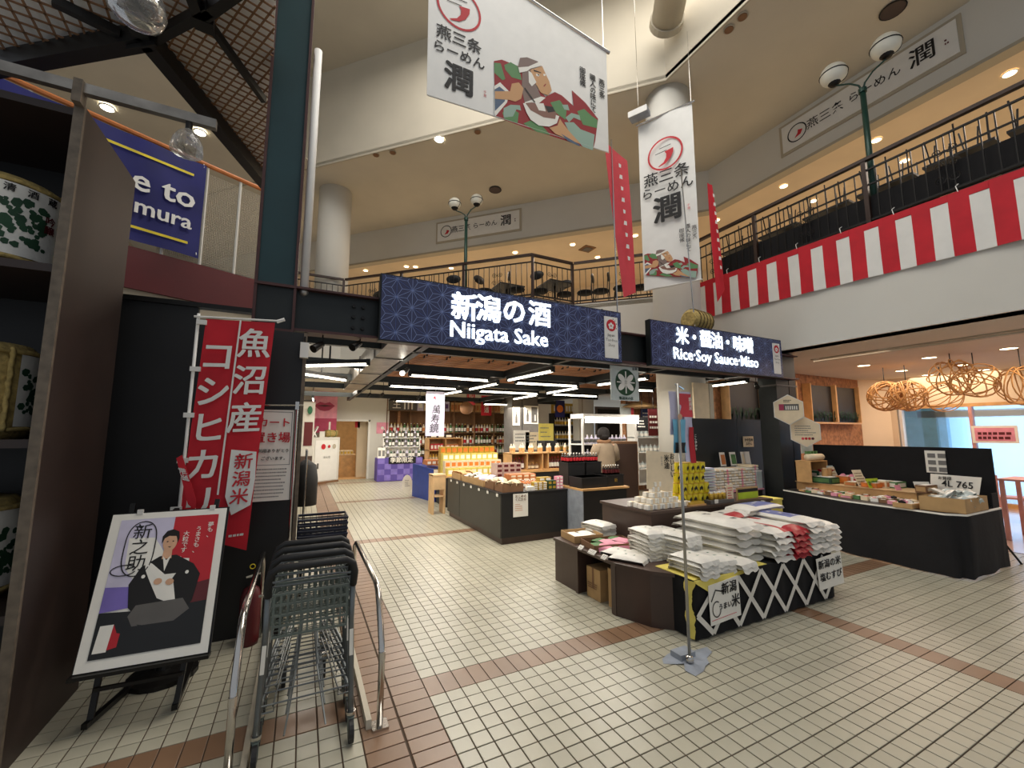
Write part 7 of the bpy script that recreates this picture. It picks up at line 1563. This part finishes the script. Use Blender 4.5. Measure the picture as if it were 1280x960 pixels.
t = thing('display_table', 'table carrying upright boards before the grey pillar', 'table', (6, 10.6, 0)); part('body', B().box((5.2, 10.3, 0), (6.5, 10.9, .66)), 'counter_black', t); part('top', B().box((5.18, 10.28, .66), (6.52, 10.92, .70)), 'wood', t)
wb = bottle('clear gift bottle on the table before the grey pillar', 'bottle', 'clear gift bottles before the grey pillar', 'glass_clear', 'wood', 'ink', .28, .04); line_up(wb, [(5.28+.1*i, 10.38, .70) for i in range(12)])
t = thing('black_fridge', 'small black cabinet standing right of the grey pillar', 'cabinet', OY(689, 580, 9)); a = OY(681, 551, 9); c = OY(697, 575, 9); part('body', B().box((a.x, 9, .0), (c.x, 9.4, a.z)), 'counter_black', t); part('handle', B().box((a.x+.05, 8.98, 1.2), (a.x+.07, 9.0, 1.3)), 'chrome', t)
# black counter with crates and bottles
c2 = thing('bottle_counter', 'black counter with wooden top carrying black bottle crates', 'counter', (4.2, 5.7, 0)); part('body', B().box((3.98, 5.46, 0), (4.86, 6.2, .77)), 'counter_black', c2); part('worktop', B().box((3.96, 5.43, .77), (4.90, 6.22, .80)), 'wood', c2); part('end_panel', B().box((3.965, 5.45, 0), (3.98, 6.2, .77)), 'grey_tape', c2)
for k, (x0, x1, y0, y1, z0, z1, lab) in enumerate(((3.99, 4.50, 5.50, 5.85, .80, .97, 'lower black crate on the bottle counter'), (4.02, 4.36, 5.92, 6.2, .80, 1.18, 'tall black crate block at the back of the bottle counter'), (4.40, 4.72, 5.92, 6.2, .80, 1.18, 'second tall black crate block on the bottle counter'), (4.52, 4.86, 5.52, 5.86, .80, .99, 'right black crate with gold mark on the bottle counter'))):
    t = thing('black_crate', lab, 'crate', ((x0+x1)/2, (y0+y1)/2, z0)); part('body', B().box((x0, y0, z0), (x1, y1, z1)), 'black_panel', t); part('rim', B().box((x0-.006, y0-.006, z1-.02), (x1+.006, y1+.006, z1)), 'counter_black', t)
    if k == 3: text('新', t, 'gold', ((x0+x1)/2, y0-.01, (z0+z1)/2), X_, Z_, .07, 0, res=1)
bs1 = bottle('small dark bottle with white cap on the right black crate', 'bottle', 'dark bottles on the right crate', 'glass_dark', 'maroon', 'paper', .15, .022); line_up(bs1, [(4.56+.052*i, 5.60+.07*j, .991) for i in range(6) for j in range(2)])
bs2 = bottle('small red-collared bottle on the tall crates', 'bottle', 'red-collared bottles on the tall crates', 'glass_dark', 'red', 'paper', .15, .024); line_up(bs2, [(4.05+.06*i, 5.97+.08*j, 1.181) for i in range(11) for j in range(3) if not 4.36 < 4.05+.06*i < 4.42])
# white lit shelf unit
xs0, xs1 = OY(728, 530, 7.6).x, OY(794, 530, 7.6).x
ws = thing('lit_shelf', 'white open shelf unit with a bright light box on top', 'shelf', ((xs0+xs1)/2, 7.9, 0))
for x in (xs0, xs1):
    for y in (7.6, 8.1): part('upright', B().box((x-.02, y-.02, 0), (x+.02, y+.02, 2.0)), 'white_paint', ws)
for z in (.35, .78, 1.10, 1.42): part('shelf_board', B().box((xs0, 7.6, z-.012), (xs1, 8.1, z+.012)), 'white_paint', ws)
part('light_box', B().box((xs0-.04, 7.5, 2.0), (xs1+.04, 8.0, 2.10)), 'white_paint', ws); part('lit_front', B().box((xs0-.0, 7.49, 1.90), (xs1, 7.5, 2.03)), 'led_soft', ws); part('back_board', B().box((xs0, 8.09, 0), (xs1, 8.1, 1.5)), 'counter_black', ws)
gb = bottle('white ceramic bottle on the lit shelf unit', 'bottle', 'white bottles on the lit shelf', 'lavender', 'grey_panel', 'paper', .2, .045); line_up(gb, [(xs0+.12+.12*i, 7.75, 1.433) for i in range(11)]+[(xs0+.12+.12*i, 7.75, 1.113) for i in range(11)])
boxrow(xs0+.15, 7.78, .793, 7, 1, 1, .18, .2, .14, 'yellow_cloth', 'yellow cream snack box on the lit shelf', 'snack boxes on the lit shelf'); boxrow(xs0+.15, 7.78, .363, 7, 1, 1, .18, .2, .2, 'lavender', 'pale carton on the lowest lit shelf board', 'pale cartons low on the lit shelf')
# right of it: white goods shelves
xs2, xs3 = OY(797, 540, 8.6).x, OY(845, 540, 8.6).x
rack_unit('glass_shelving', 'pale shelving with glass jars right of the lit shelf', xs2, xs3, 8.6, 9.0, [.3, .7, 1.15, 1.55, 1.95], 'white_paint')
gj = bottle('glass jar on the pale shelving right of the lit shelf', 'jar', 'glass jars on the pale shelving', 'glass_clear', 'paper', 'paper', .2, .06, 10, 'glass_jar'); line_up(gj, [(xs2+.12+.16*i, 8.75, z) for i in range(int((xs3-xs2)/.16)) for z in (1.163, 1.563, .713)])
# white goods shelving behind (back right)
x4, x5 = OY(693, 520, 14).x, OY(722, 520, 14).x
rack_unit('sake_shelving', 'narrow wall shelving of white-boxed bottles right of the grey pillar', x4, x5, 14, 14.4, [.02, .5, .95, 1.4, 1.95, 2.45], 'black_panel')
wg = bottle('white and gold bottle on the narrow shelving', 'bottle', 'white and gold bottles on the narrow shelving', 'paper', 'gold', 'gold', .34, .055, 8); line_up(wg, [(x4+.09+.13*i, 14.15, z) for i in range(int((x5-x4)/.13)) for z in (.963, 1.413, 1.963)]); boxrow(x4+.1, 14.2, 2.463, int((x5-x4)/.14), 1, 1, .14, .2, .4, 'gold', 'tall golden gift box on the narrow shelving', 'golden gift boxes high on the narrow shelving')
t = thing('white_pillar', 'white corner pillar right of the narrow shelving', 'pillar', OY(730, 560, 13.5)); a = OY(723, 500, 13.5); c = OY(742, 500, 13.5); part('shaft', B().box((a.x, 13.5, 0), (c.x, 13.9, SOF)), 'white_wall', t); part('corrugation', B().box((a.x+.15, 13.48, 0), (a.x+.2, 13.5, SOF)), 'cream_dark', t)
t = thing('glass_door_panel', 'dark framed glass panel behind the lit shelf', 'panel', OY(757, 520, 13)); a = OY(744, 500, 13); c = OY(775, 500, 13); part('frame', B().box((a.x, 13, 0), (c.x, 13.05, 2.7)), 'grey_panel', t); part('glass', B().box((a.x+.1, 12.98, .2), (c.x-.1, 13.0, 2.6)), 'dark_steel', t)
t = thing('goods_counter', 'low white counter with folded goods between crates and lit shelf', 'counter', (6.4, 9.3, 0)); part('body', B().box((5.75, 9.2, 0), (7.3, 9.9, .80)), 'white_wall', t); part('top', B().box((5.73, 9.18, .80), (7.32, 9.92, .83)), 'paper', t)
cg = bottle('tall clear bottle on the low white counter', 'bottle', 'clear bottles on the low white counter', 'glass_clear', 'cyan', 'paper', .34, .05); line_up(cg, [(5.84+.13*i, 9.3+.14*j, .83) for i in range(11) for j in range(2)])
# apron display, banners on the right side of the shop
for px, py, w_, h_, Y, m, lab in ((812, 521, .7, .5, 9.5, 'navy', 'dark blue cloth poster hanging over the pale shelving'), (803, 530, .4, .36, 8.2, 'black_cloth', 'small black cloth with white specks hanging by the lit shelf'), (836, 497, .42, .36, 7.5, 'paper', 'white poster hanging under the Rice sign'), (817, 528, .32, .62, 7.2, 'maroon', 'dark red apron hanging right of the lit shelf'), (828, 540, .25, .55, 7.2, 'glass_clear', 'clear flyer sheet hanging beside the red apron'), (843, 545, .3, .45, 7.0, 'leaf_green', 'green and white poster right of the hanging apron')):
    p = OY(px, py, Y); t = thing('hanging_sign', lab, 'sign', p); part('panel', B().box((p.x-w_/2, Y, p.z-h_/2), (p.x+w_/2, Y+.01, p.z+h_/2)), m, t); part('cord', B().cyl((p.x, Y, p.z+h_/2), (p.x, Y, SOF), .006, n=4), 'black_metal', t); b = B(); print_lines(b, (p.x-w_*.4, Y-.004, p.z+h_*.35), X_, Z_, w_*.8, h_*.6, 3, h_*.08); part('print', b, 'paper' if m != 'paper' else 'grey_ink', t)
t = thing('paper_umbrella', 'tan paper umbrella canopy hanging high in the shop', 'umbrella', OY(800, 505, 8.8)); p = OY(800, 505, 8.8); part('canopy', B().lathe([(.55, -.1), (.3, .0), (.02, .1)], p, 16), 'carton', t); part('stem', B().cyl(p+Vector((0, 0, .1)), p+Vector((0, 0, .45)), .01), 'black_metal', t)
p = OY(836, 555, 6.2); t = thing('info_screen', 'small glowing blue screen on a dark stand behind the rice oil sign', 'screen', (p.x, 6.2, 1.2)); part('bezel', B().box((p.x-.15, 6.2, p.z-.24), (p.x+.15, 6.23, p.z+.24)), 'black_metal', t); part('display', B().box((p.x-.13, 6.193, p.z-.22), (p.x+.13, 6.199, p.z+.22)), 'screen_blue', t); part('stand', B().box((p.x-.1, 6.22, 0), (p.x+.1, 6.3, p.z)), 'counter_black', t)
t = thing('cardboard_stack', 'tall brown cabinet behind the blue screen', 'cabinet', (6.0, 6.9, 0)); part('body', B().box((5.75, 6.8, 0), (6.4, 7.2, 1.5)), 'carton_dark', t); part('door', B().box((5.78, 6.79, .1), (6.37, 6.8, 1.45)), 'counter_brown', t)
t = thing('white_board', 'cream white board panel standing left of the wood wall recesses', 'board', (6.9, 5.25, 1.9)); a = OY(866, 478, 5.15); c = OY(893, 524, 5.15); part('panel', B().box((a.x, 5.145, 1.932), (c.x-.12, 5.175, a.z)), 'paper_cream', t); part('side_strip', B().box((c.x-.10, 5.145, 1.932), (c.x, 5.175, a.z)), 'cream', t)
# purple table at the back
tp_ = thing('purple_table', 'table draped in checked purple cloth at the end of the aisle', 'table', (3.0, 15.4, 0)); b = B()
part('cloth', B().box((2.38, 15.1, .01), (3.95, 15.7, .80)), 'purple_cloth', tp_)
for i in range(7):
    for j in range(4):
        if (i+j) % 2: part('cloth_square', B().box((2.40+.22*i, 15.093, .04+.19*j), (2.40+.22*(i+1), 15.098, .04+.19*(j+1))), 'purple_light', tp_)
text('季節限定', tp_, 'paper', (3.2, 15.06, .72), X_, Z_, .20, .02); part('dark_sign', B().box((2.75, 15.08, .60), (3.7, 15.085, .83)), 'ink', tp_)
t = rack_unit('step_shelf', 'stepped white bottle shelf on the purple table', 2.6, 3.9, 15.35, 15.65, [.81, 1.18, 1.5], 'white_paint')
for ki, (bd_, lm, cp_, nm) in enumerate((('glass_dark', 'paper', 'paper', 'dark'), ('lavender', 'grey_panel', 'ink', 'silver'), ('glass_green', 'paper', 'gold', 'green'))):
    for lv, (z, yy) in enumerate(((.802, 15.2), (1.193, 15.45), (1.513, 15.45))):
        pr_ = bottle(f'{nm} bottle on the {["front", "middle", "upper"][lv]} row of the purple table display', 'bottle', f'{nm} bottles row {["one", "two", "three"][lv]} on the purple table', bd_, lm, cp_, .30, .042, 8); line_up(pr_, [(2.62+.11*k+.01, yy, z) for k in range(12) if k % 3 == ki])
boxrow(2.45, 15.2, .802, 2, 1, 1, .13, .12, .36, 'paper', 'tall white box at the left end of the purple table', 'white boxes on the purple table', 'grey_ink')
# end wall with doorway
W1 = 16.35
struct('wall_partition_left', B().box((-.7, W1, 0), (.95, W1+.1, SOF)), 'white_wall')
b = B(); b.box((.95, W1, 2.12), (2.22, W1+.1, SOF)); b.box((2.22, W1, 0), (2.95, W1+.1, SOF)); struct('wall_partition_right', b, 'white_wall')
d1 = struct('door_1', B().box((.90, W1-.02, 0), (.97, W1+.12, 2.16)), 'white_paint'); part('door_jamb', B().box((2.20, W1-.02, 0), (2.27, W1+.12, 2.16)), 'white_paint', d1); part('door_head', B().box((.9, W1-.02, 2.10), (2.27, W1+.12, 2.17)), 'white_paint', d1)
struct('wall_beyond_door', B().box((-.7, 21, 0), (3.4, 21.1, SOF)), 'carton'); struct('wall_beyond_side', B().box((3.3, 16.5, 0), (3.4, 21, SOF)), 'cork_wall'); struct('floor_beyond_door', B().box((.9, 16.5, -.005), (3.3, 21, .002)), 'wood')
area('back_room_light', (1.8, 18.5, 2.9), 1.4, 60, (1, .85, .62))
t = thing('orange_counter', 'light orange wooden counter in the room beyond the doorway', 'counter', (1.7, 18.0, 0)); part('body', B().box((1.1, 17.6, 0), (1.95, 18.3, .80)), 'wood', t); part('top', B().box((1.08, 17.58, .80), (1.97, 18.32, .83)), 'light_wood', t)
boxrow(1.2, 17.8, .831, 6, 2, 1, .12, .2, .16, 'paper_cream', 'cream packet on the orange counter beyond the doorway', 'packets beyond the doorway', 'gold')
t = thing('dark_cabinet', 'dark tall display cabinet beyond the doorway', 'cabinet', (2.3, 17.8, 0)); part('body', B().box((2.1, 17.5, 0), (2.4, 18.6, 2.1)), 'counter_black', t); part('door', B().box((2.13, 17.49, .1), (2.37, 17.5, 2.0)), 'dark_steel', t)
p = OY(452, 540, 17); t = thing('red_lantern', 'small red hanging sign in the doorway', 'sign', OY(447, 528, 17)); q = OY(447, 528, 17); part('panel', B().box((q.x-.09, 17, q.z-.2), (q.x+.09, 17.01, q.z+.2)), 'red', t); part('cord', B().cyl((q.x, 17, q.z+.2), (q.x, 17, 3.0), .005, n=4), 'black_metal', t)
a = OY(471, 528, W1-.02); c = OY(485, 542, W1-.02); t = thing('pink_poster', 'small square pink poster on the white partition by the doorway', 'poster', (a+c)/2); part('sheet', B().box((a.x, W1-.02, c.z), (c.x, W1-.005, a.z)), 'pink', t); part('white_mark', B().disc(((a.x+c.x)/2, W1-.024, (a.z+c.z)/2), X_, Z_, .06, 12), 'paper', t)
a = OY(391, 485, 15.9); c = OY(420, 541, 15.9); t = thing('lips_poster', 'tall pink poster with a close-up of lips above the fire cabinet', 'poster', (a+c)/2); part('sheet', B().box((a.x, 15.9, c.z), (c.x, 15.92, a.z)), 'pink', t); part('lower_print', B().box((a.x, 15.893, c.z), (c.x, 15.899, c.z+.5)), 'magenta', t)
mx, mz = (a.x+c.x)/2, (a.z+c.z)/2+.15; part('lips_print', B().add([(mx+u, 15.89, mz+v) for u, v in ((-.33, .02), (-.15, .15), (0, .10), (.15, .15), (.33, .02), (.15, -.14), (0, -.17), (-.15, -.14))], [tuple(range(8))]), 'magenta', t); part('lips_gap', B().add([(mx+u, 15.885, mz+v) for u, v in ((-.28, .02), (0, .05), (.28, .02), (0, -.02))], [(0, 1, 2, 3)]), 'maroon', t)
part('bottle_print', B().box((mx+.16, 15.886, c.z+.05), (mx+.22, 15.89, c.z+.38)), 'paper', t)
p0_, p1_ = Vector((.33, 15.15, 0)), Vector((1.27, 15.95, 0)); dd_ = (p1_-p0_).normalized(); nn_ = Vector((dd_.y, -dd_.x, 0)); p1_ = p0_+dd_*1.15
fc = thing('fire_cabinet', 'white fire hydrant cabinet with red lamps at the end of the aisle', 'cabinet', (p0_+p1_)/2); part('body', B().obox(p0_, p1_-p0_, -nn_*.3, (0, 0, 1.53)), 'white_wall', fc); part('door', B().obox(p0_+dd_*.1+nn_*.0+Z_*.1, dd_*.95, nn_*.015, (0, 0, 1.33)), 'white_paint', fc); part('plinth', B().obox(p0_-nn_*.0, p1_-p0_, nn_*.01, (0, 0, .07)), 'carton_dark', fc)
RD = dd_
part('alarm_lamp', B().disc(p0_+dd_*.42+nn_*.03+Z_*1.22, RD, Z_, .09, 20), 'red', fc); part('call_button', B().disc(p0_+dd_*.66+nn_*.03+Z_*1.22, RD, Z_, .055, 16), 'red', fc); part('speaker_disc', B().disc(p0_+dd_*.88+nn_*.03+Z_*1.22, RD, Z_, .08, 20), 'cream_dark', fc)
text('消火栓', fc, 'grey_ink', p0_+dd_*.58+nn_*.03+Z_*.86, RD, Z_, .09, .0, sp=1.3); part('handle', B().obox(p0_+dd_*.2+nn_*.02+Z_*.5, dd_*.05, nn_*.02, (0, 0, .18)), 'grey_panel', fc)
p = FL(418, 548, 1.55); t = thing('straw_bale', 'small green-banded straw bale on the fire cabinet', 'bale', (p0_+dd_*.85+Z_*1.53-nn_*.15)); q = p0_+dd_*.88+Z_*1.66-nn_*.15; part('straw_body', B().tube([q-dd_*.22, q+dd_*.22], .12, 14), 'straw', t, smooth=True)
for e in (-.12, .12): part('rope', B().tube([q+dd_*e+(nn_*math.cos(k*PI/6)+Z_*math.sin(k*PI/6))*.123 for k in range(12)], .009, 4, True), 'leaf_green', t)
q = p0_+dd_*.2+Z_*1.53-nn_*.15; t = thing('white_ornament', 'white ornament of crossed planks on the fire cabinet', 'ornament', q); part('plank', B().bar(q+Z_*.02-dd_*.1, q+Z_*.36+dd_*.1, .06, .04), 'white_paint', t); part('plank', B().bar(q+Z_*.02+dd_*.06, q+Z_*.3-dd_*.16, .05, .04), 'white_paint', t); q = p0_+dd_*.5+Z_*1.53-nn_*.15; t = thing('white_box', 'small white box in the middle of the fire cabinet top', 'box', q); part('body', B().cbox(q+Z_*.09, (.16, .16, .18)), 'paper', t); part('lid', B().cbox(q+Z_*.19, (.17, .17, .02)), 'paper', t)
# clothes rail / coat at the entrance
p = OY(375, 575, 7.4); t = thing('clothes_rack', 'chrome rack with a dark jacket just inside the shop behind the notice board', 'rack', (.02, 7.2, 0))
part('jacket', B().lathe([(.03, 1.28), (.14, 1.2), (.17, 1.0), (.17, .62), (.0, .6)], (.08, 7.0, 0), 12), 'purple' if 0 else 'ink', t, smooth=True); part('rail', B().tube([(.08, 6.7, 1.42), (.08, 7.5, 1.42)], .012, 6), 'chrome', t)
for y in (6.75, 7.45): part('post', B().cyl((.08, y, 0), (.08, y, 1.42), .014), 'chrome', t)
part('foot', B().tube([(-.0, 6.75, .02), (.3, 6.75, .02)], .014, 6), 'chrome', t); part('foot', B().tube([(-.0, 7.45, .02), (.3, 7.45, .02)], .014, 6), 'chrome', t)
for k in range(3): part('hook', B().cyl((.08, 6.9+.2*k, 1.30), (.08, 6.9+.2*k, 1.42), .008, n=5), 'white_paint', t)
t = thing('merch_stand', 'wall stand with hanging goods left of the pink lips poster', 'stand', (.0, 13.5, 0)); part('panel', B().box((-.3, 13.9, 0), (.32, 13.95, 2.6)), 'white_wall', t); part('dark_base', B().box((-.25, 13.6, 0), (.30, 13.9, 1.0)), 'counter_brown', t); part('dark_poster', B().box((.05, 13.88, 1.3), (.28, 13.9, 2.0)), 'maroon', t); part('leaf_sprig', B().ball((.18, 13.8, 2.35), .07, 8, 6, 1.8), 'green', t); part('hook_rail', B().box((-.25, 13.78, 2.62), (.32, 13.8, 2.65)), 'black_metal', t)
# ================================================================== PERSON
def person():
    c = Vector((5.38, 6.62, 0)); t = thing('person', 'shopper in a grey-brown coat and dark knit hat, seen from behind, arm reaching out', 'person', c, -.15)
    # body: skinned skeleton
    V_ = [((0, 0, .98), (.145, .115)), ((0, .01, 1.18), (.15, .11)), ((0, .01, 1.36), (.17, .12)), ((0, .02, 1.46), (.10, .09)), ((0, .03, 1.52), (.055, .055)), ((0, .05, 1.63), (.075, .085)), ((0, .05, 1.72), (.07, .08)),
          ((-.19, .0, 1.40), (.07, .07)), ((-.25, .03, 1.15), (.055, .055)), ((-.20, .22, 1.05), (.045, .045)), ((-.17, .30, 1.06), (.03, .03)),
          ((.19, .0, 1.40), (.07, .07)), ((.27, .06, 1.18), (.055, .055)), ((.34, .28, 1.16), (.045, .045)), ((.36, .37, 1.19), (.03, .03)),
          ((-.10, 0, .90), (.10, .10)), ((-.11, .01, .50), (.065, .065)), ((-.11, -.01, .10), (.045, .045)), ((-.12, .10, .05), (.04, .035)),
          ((.10, 0, .90), (.10, .10)), ((.11, .03, .50), (.065, .065)), ((.12, .0, .10), (.045, .045)), ((.13, .11, .05), (.04, .035))]
    E_ = [(0,1),(1,2),(2,3),(3,4),(4,5),(5,6),(2,7),(7,8),(8,9),(9,10),(2,11),(11,12),(12,13),(13,14),(0,15),(15,16),(16,17),(17,18),(0,19),(19,20),(20,21),(21,22)]
    me = bpy.data.meshes.new('body'); me.from_pydata([v[0] for v in V_], E_, []); o = bpy.data.objects.new('body', me); C.objects.link(o)
    sk = o.modifiers.new('s', 'SKIN'); sk.use_smooth_shade = True; me.skin_vertices if hasattr(me, 'skin_vertices') else None
    if not me.skin_vertices:
        bpy.context.view_layer.objects.active = o
    for i, v in enumerate(V_): me.skin_vertices[0].data[i].radius = v[1]
    me.skin_vertices[0].data[0].use_root = True
    ss = o.modifiers.new('u', 'SUBSURF'); ss.levels = 2; ss.render_levels = 2
    dg = bpy.context.evaluated_depsgraph_get(); m2 = bpy.data.meshes.new_from_object(o.evaluated_get(dg)); bpy.data.objects.remove(o)
    for m in ('skin', 'ink'): m2.materials.append(M[m])
    for p in m2.polygons: p.material_index = 1 if p.center.z < .98 else 0; p.use_smooth = True
    bo = bpy.data.objects.new('body', m2); C.objects.link(bo); bo.parent = t
    # coat
    b = B(); n = 24; prof = [(.70, .235, .17), (.85, .235, .165), (1.0, .225, .155), (1.15, .215, .15), (1.30, .215, .15), (1.40, .205, .14), (1.46, .15, .12), (1.50, .09, .09)]; vs = []
    for z, a, d in prof:
        for k in range(n): th = 2*PI*k/n; vs.append((a*math.cos(th)+.006*math.sin(5*th+z*6), .01+d*math.sin(th), z))
    b.add(vs, [(i*n+k, i*n+(k+1) % n, (i+1)*n+(k+1) % n, (i+1)*n+k) for i in range(len(prof)-1) for k in range(n)]); part('coat', b, 'coat', t, W=False, smooth=True)
    for sd, pts in ((-1, [(-.17, .0, 1.42), (-.225, .0, 1.30), (-.26, .03, 1.15), (-.235, .13, 1.08), (-.195, .25, 1.05)]), (1, [(.17, .0, 1.42), (.235, .02, 1.30), (.28, .06, 1.18), (.315, .17, 1.16), (.345, .30, 1.17)])):
        part('coat_sleeve', B().tube(pts, [.095, .09, .08, .07, .058], 12), 'coat', t, W=False, smooth=True)
    part('scarf', B().tube([(.11*math.cos(k*PI/8), .03+.10*math.sin(k*PI/8), 1.50+.01*math.sin(k)) for k in range(16)], .04, 8, True), 'carton_dark', t, W=False, smooth=True)
    part('knit_hat', B().lathe([(.118, 0), (.122, .03), (.118, .09), (.095, .14), (.05, .175), (0, .182)], (0, .045, 1.61), 18), 'dark_hair', t, W=False, smooth=True)
    part('hair', B().lathe([(.07, -.09), (.105, -.03), (.112, .02)], (0, .03, 1.62), 16), 'dark_hair', t, W=False, smooth=True)
    for hx, hy, hz in ((.36, .38, 1.19), (-.17, .31, 1.06)):
        hb_ = B(); hb_.ball((hx, hy, hz), .035, 10, 8, .6)
        for f_ in range(4): hb_.tube([(hx-.024+.016*f_, hy+.02, hz), (hx-.026+.017*f_, hy+.055, hz+.004), (hx-.026+.017*f_, hy+.078+.008*(f_ in (1, 2)), hz-.014)], [.0085, .008, .006], 6)
        hb_.tube([(hx-.03, hy-.005, hz), (hx-.052, hy+.02, hz+.004), (hx-.058, hy+.045, hz)], [.010, .009, .007], 6); part('hand', hb_, 'skin', t, W=False, smooth=True)
person()
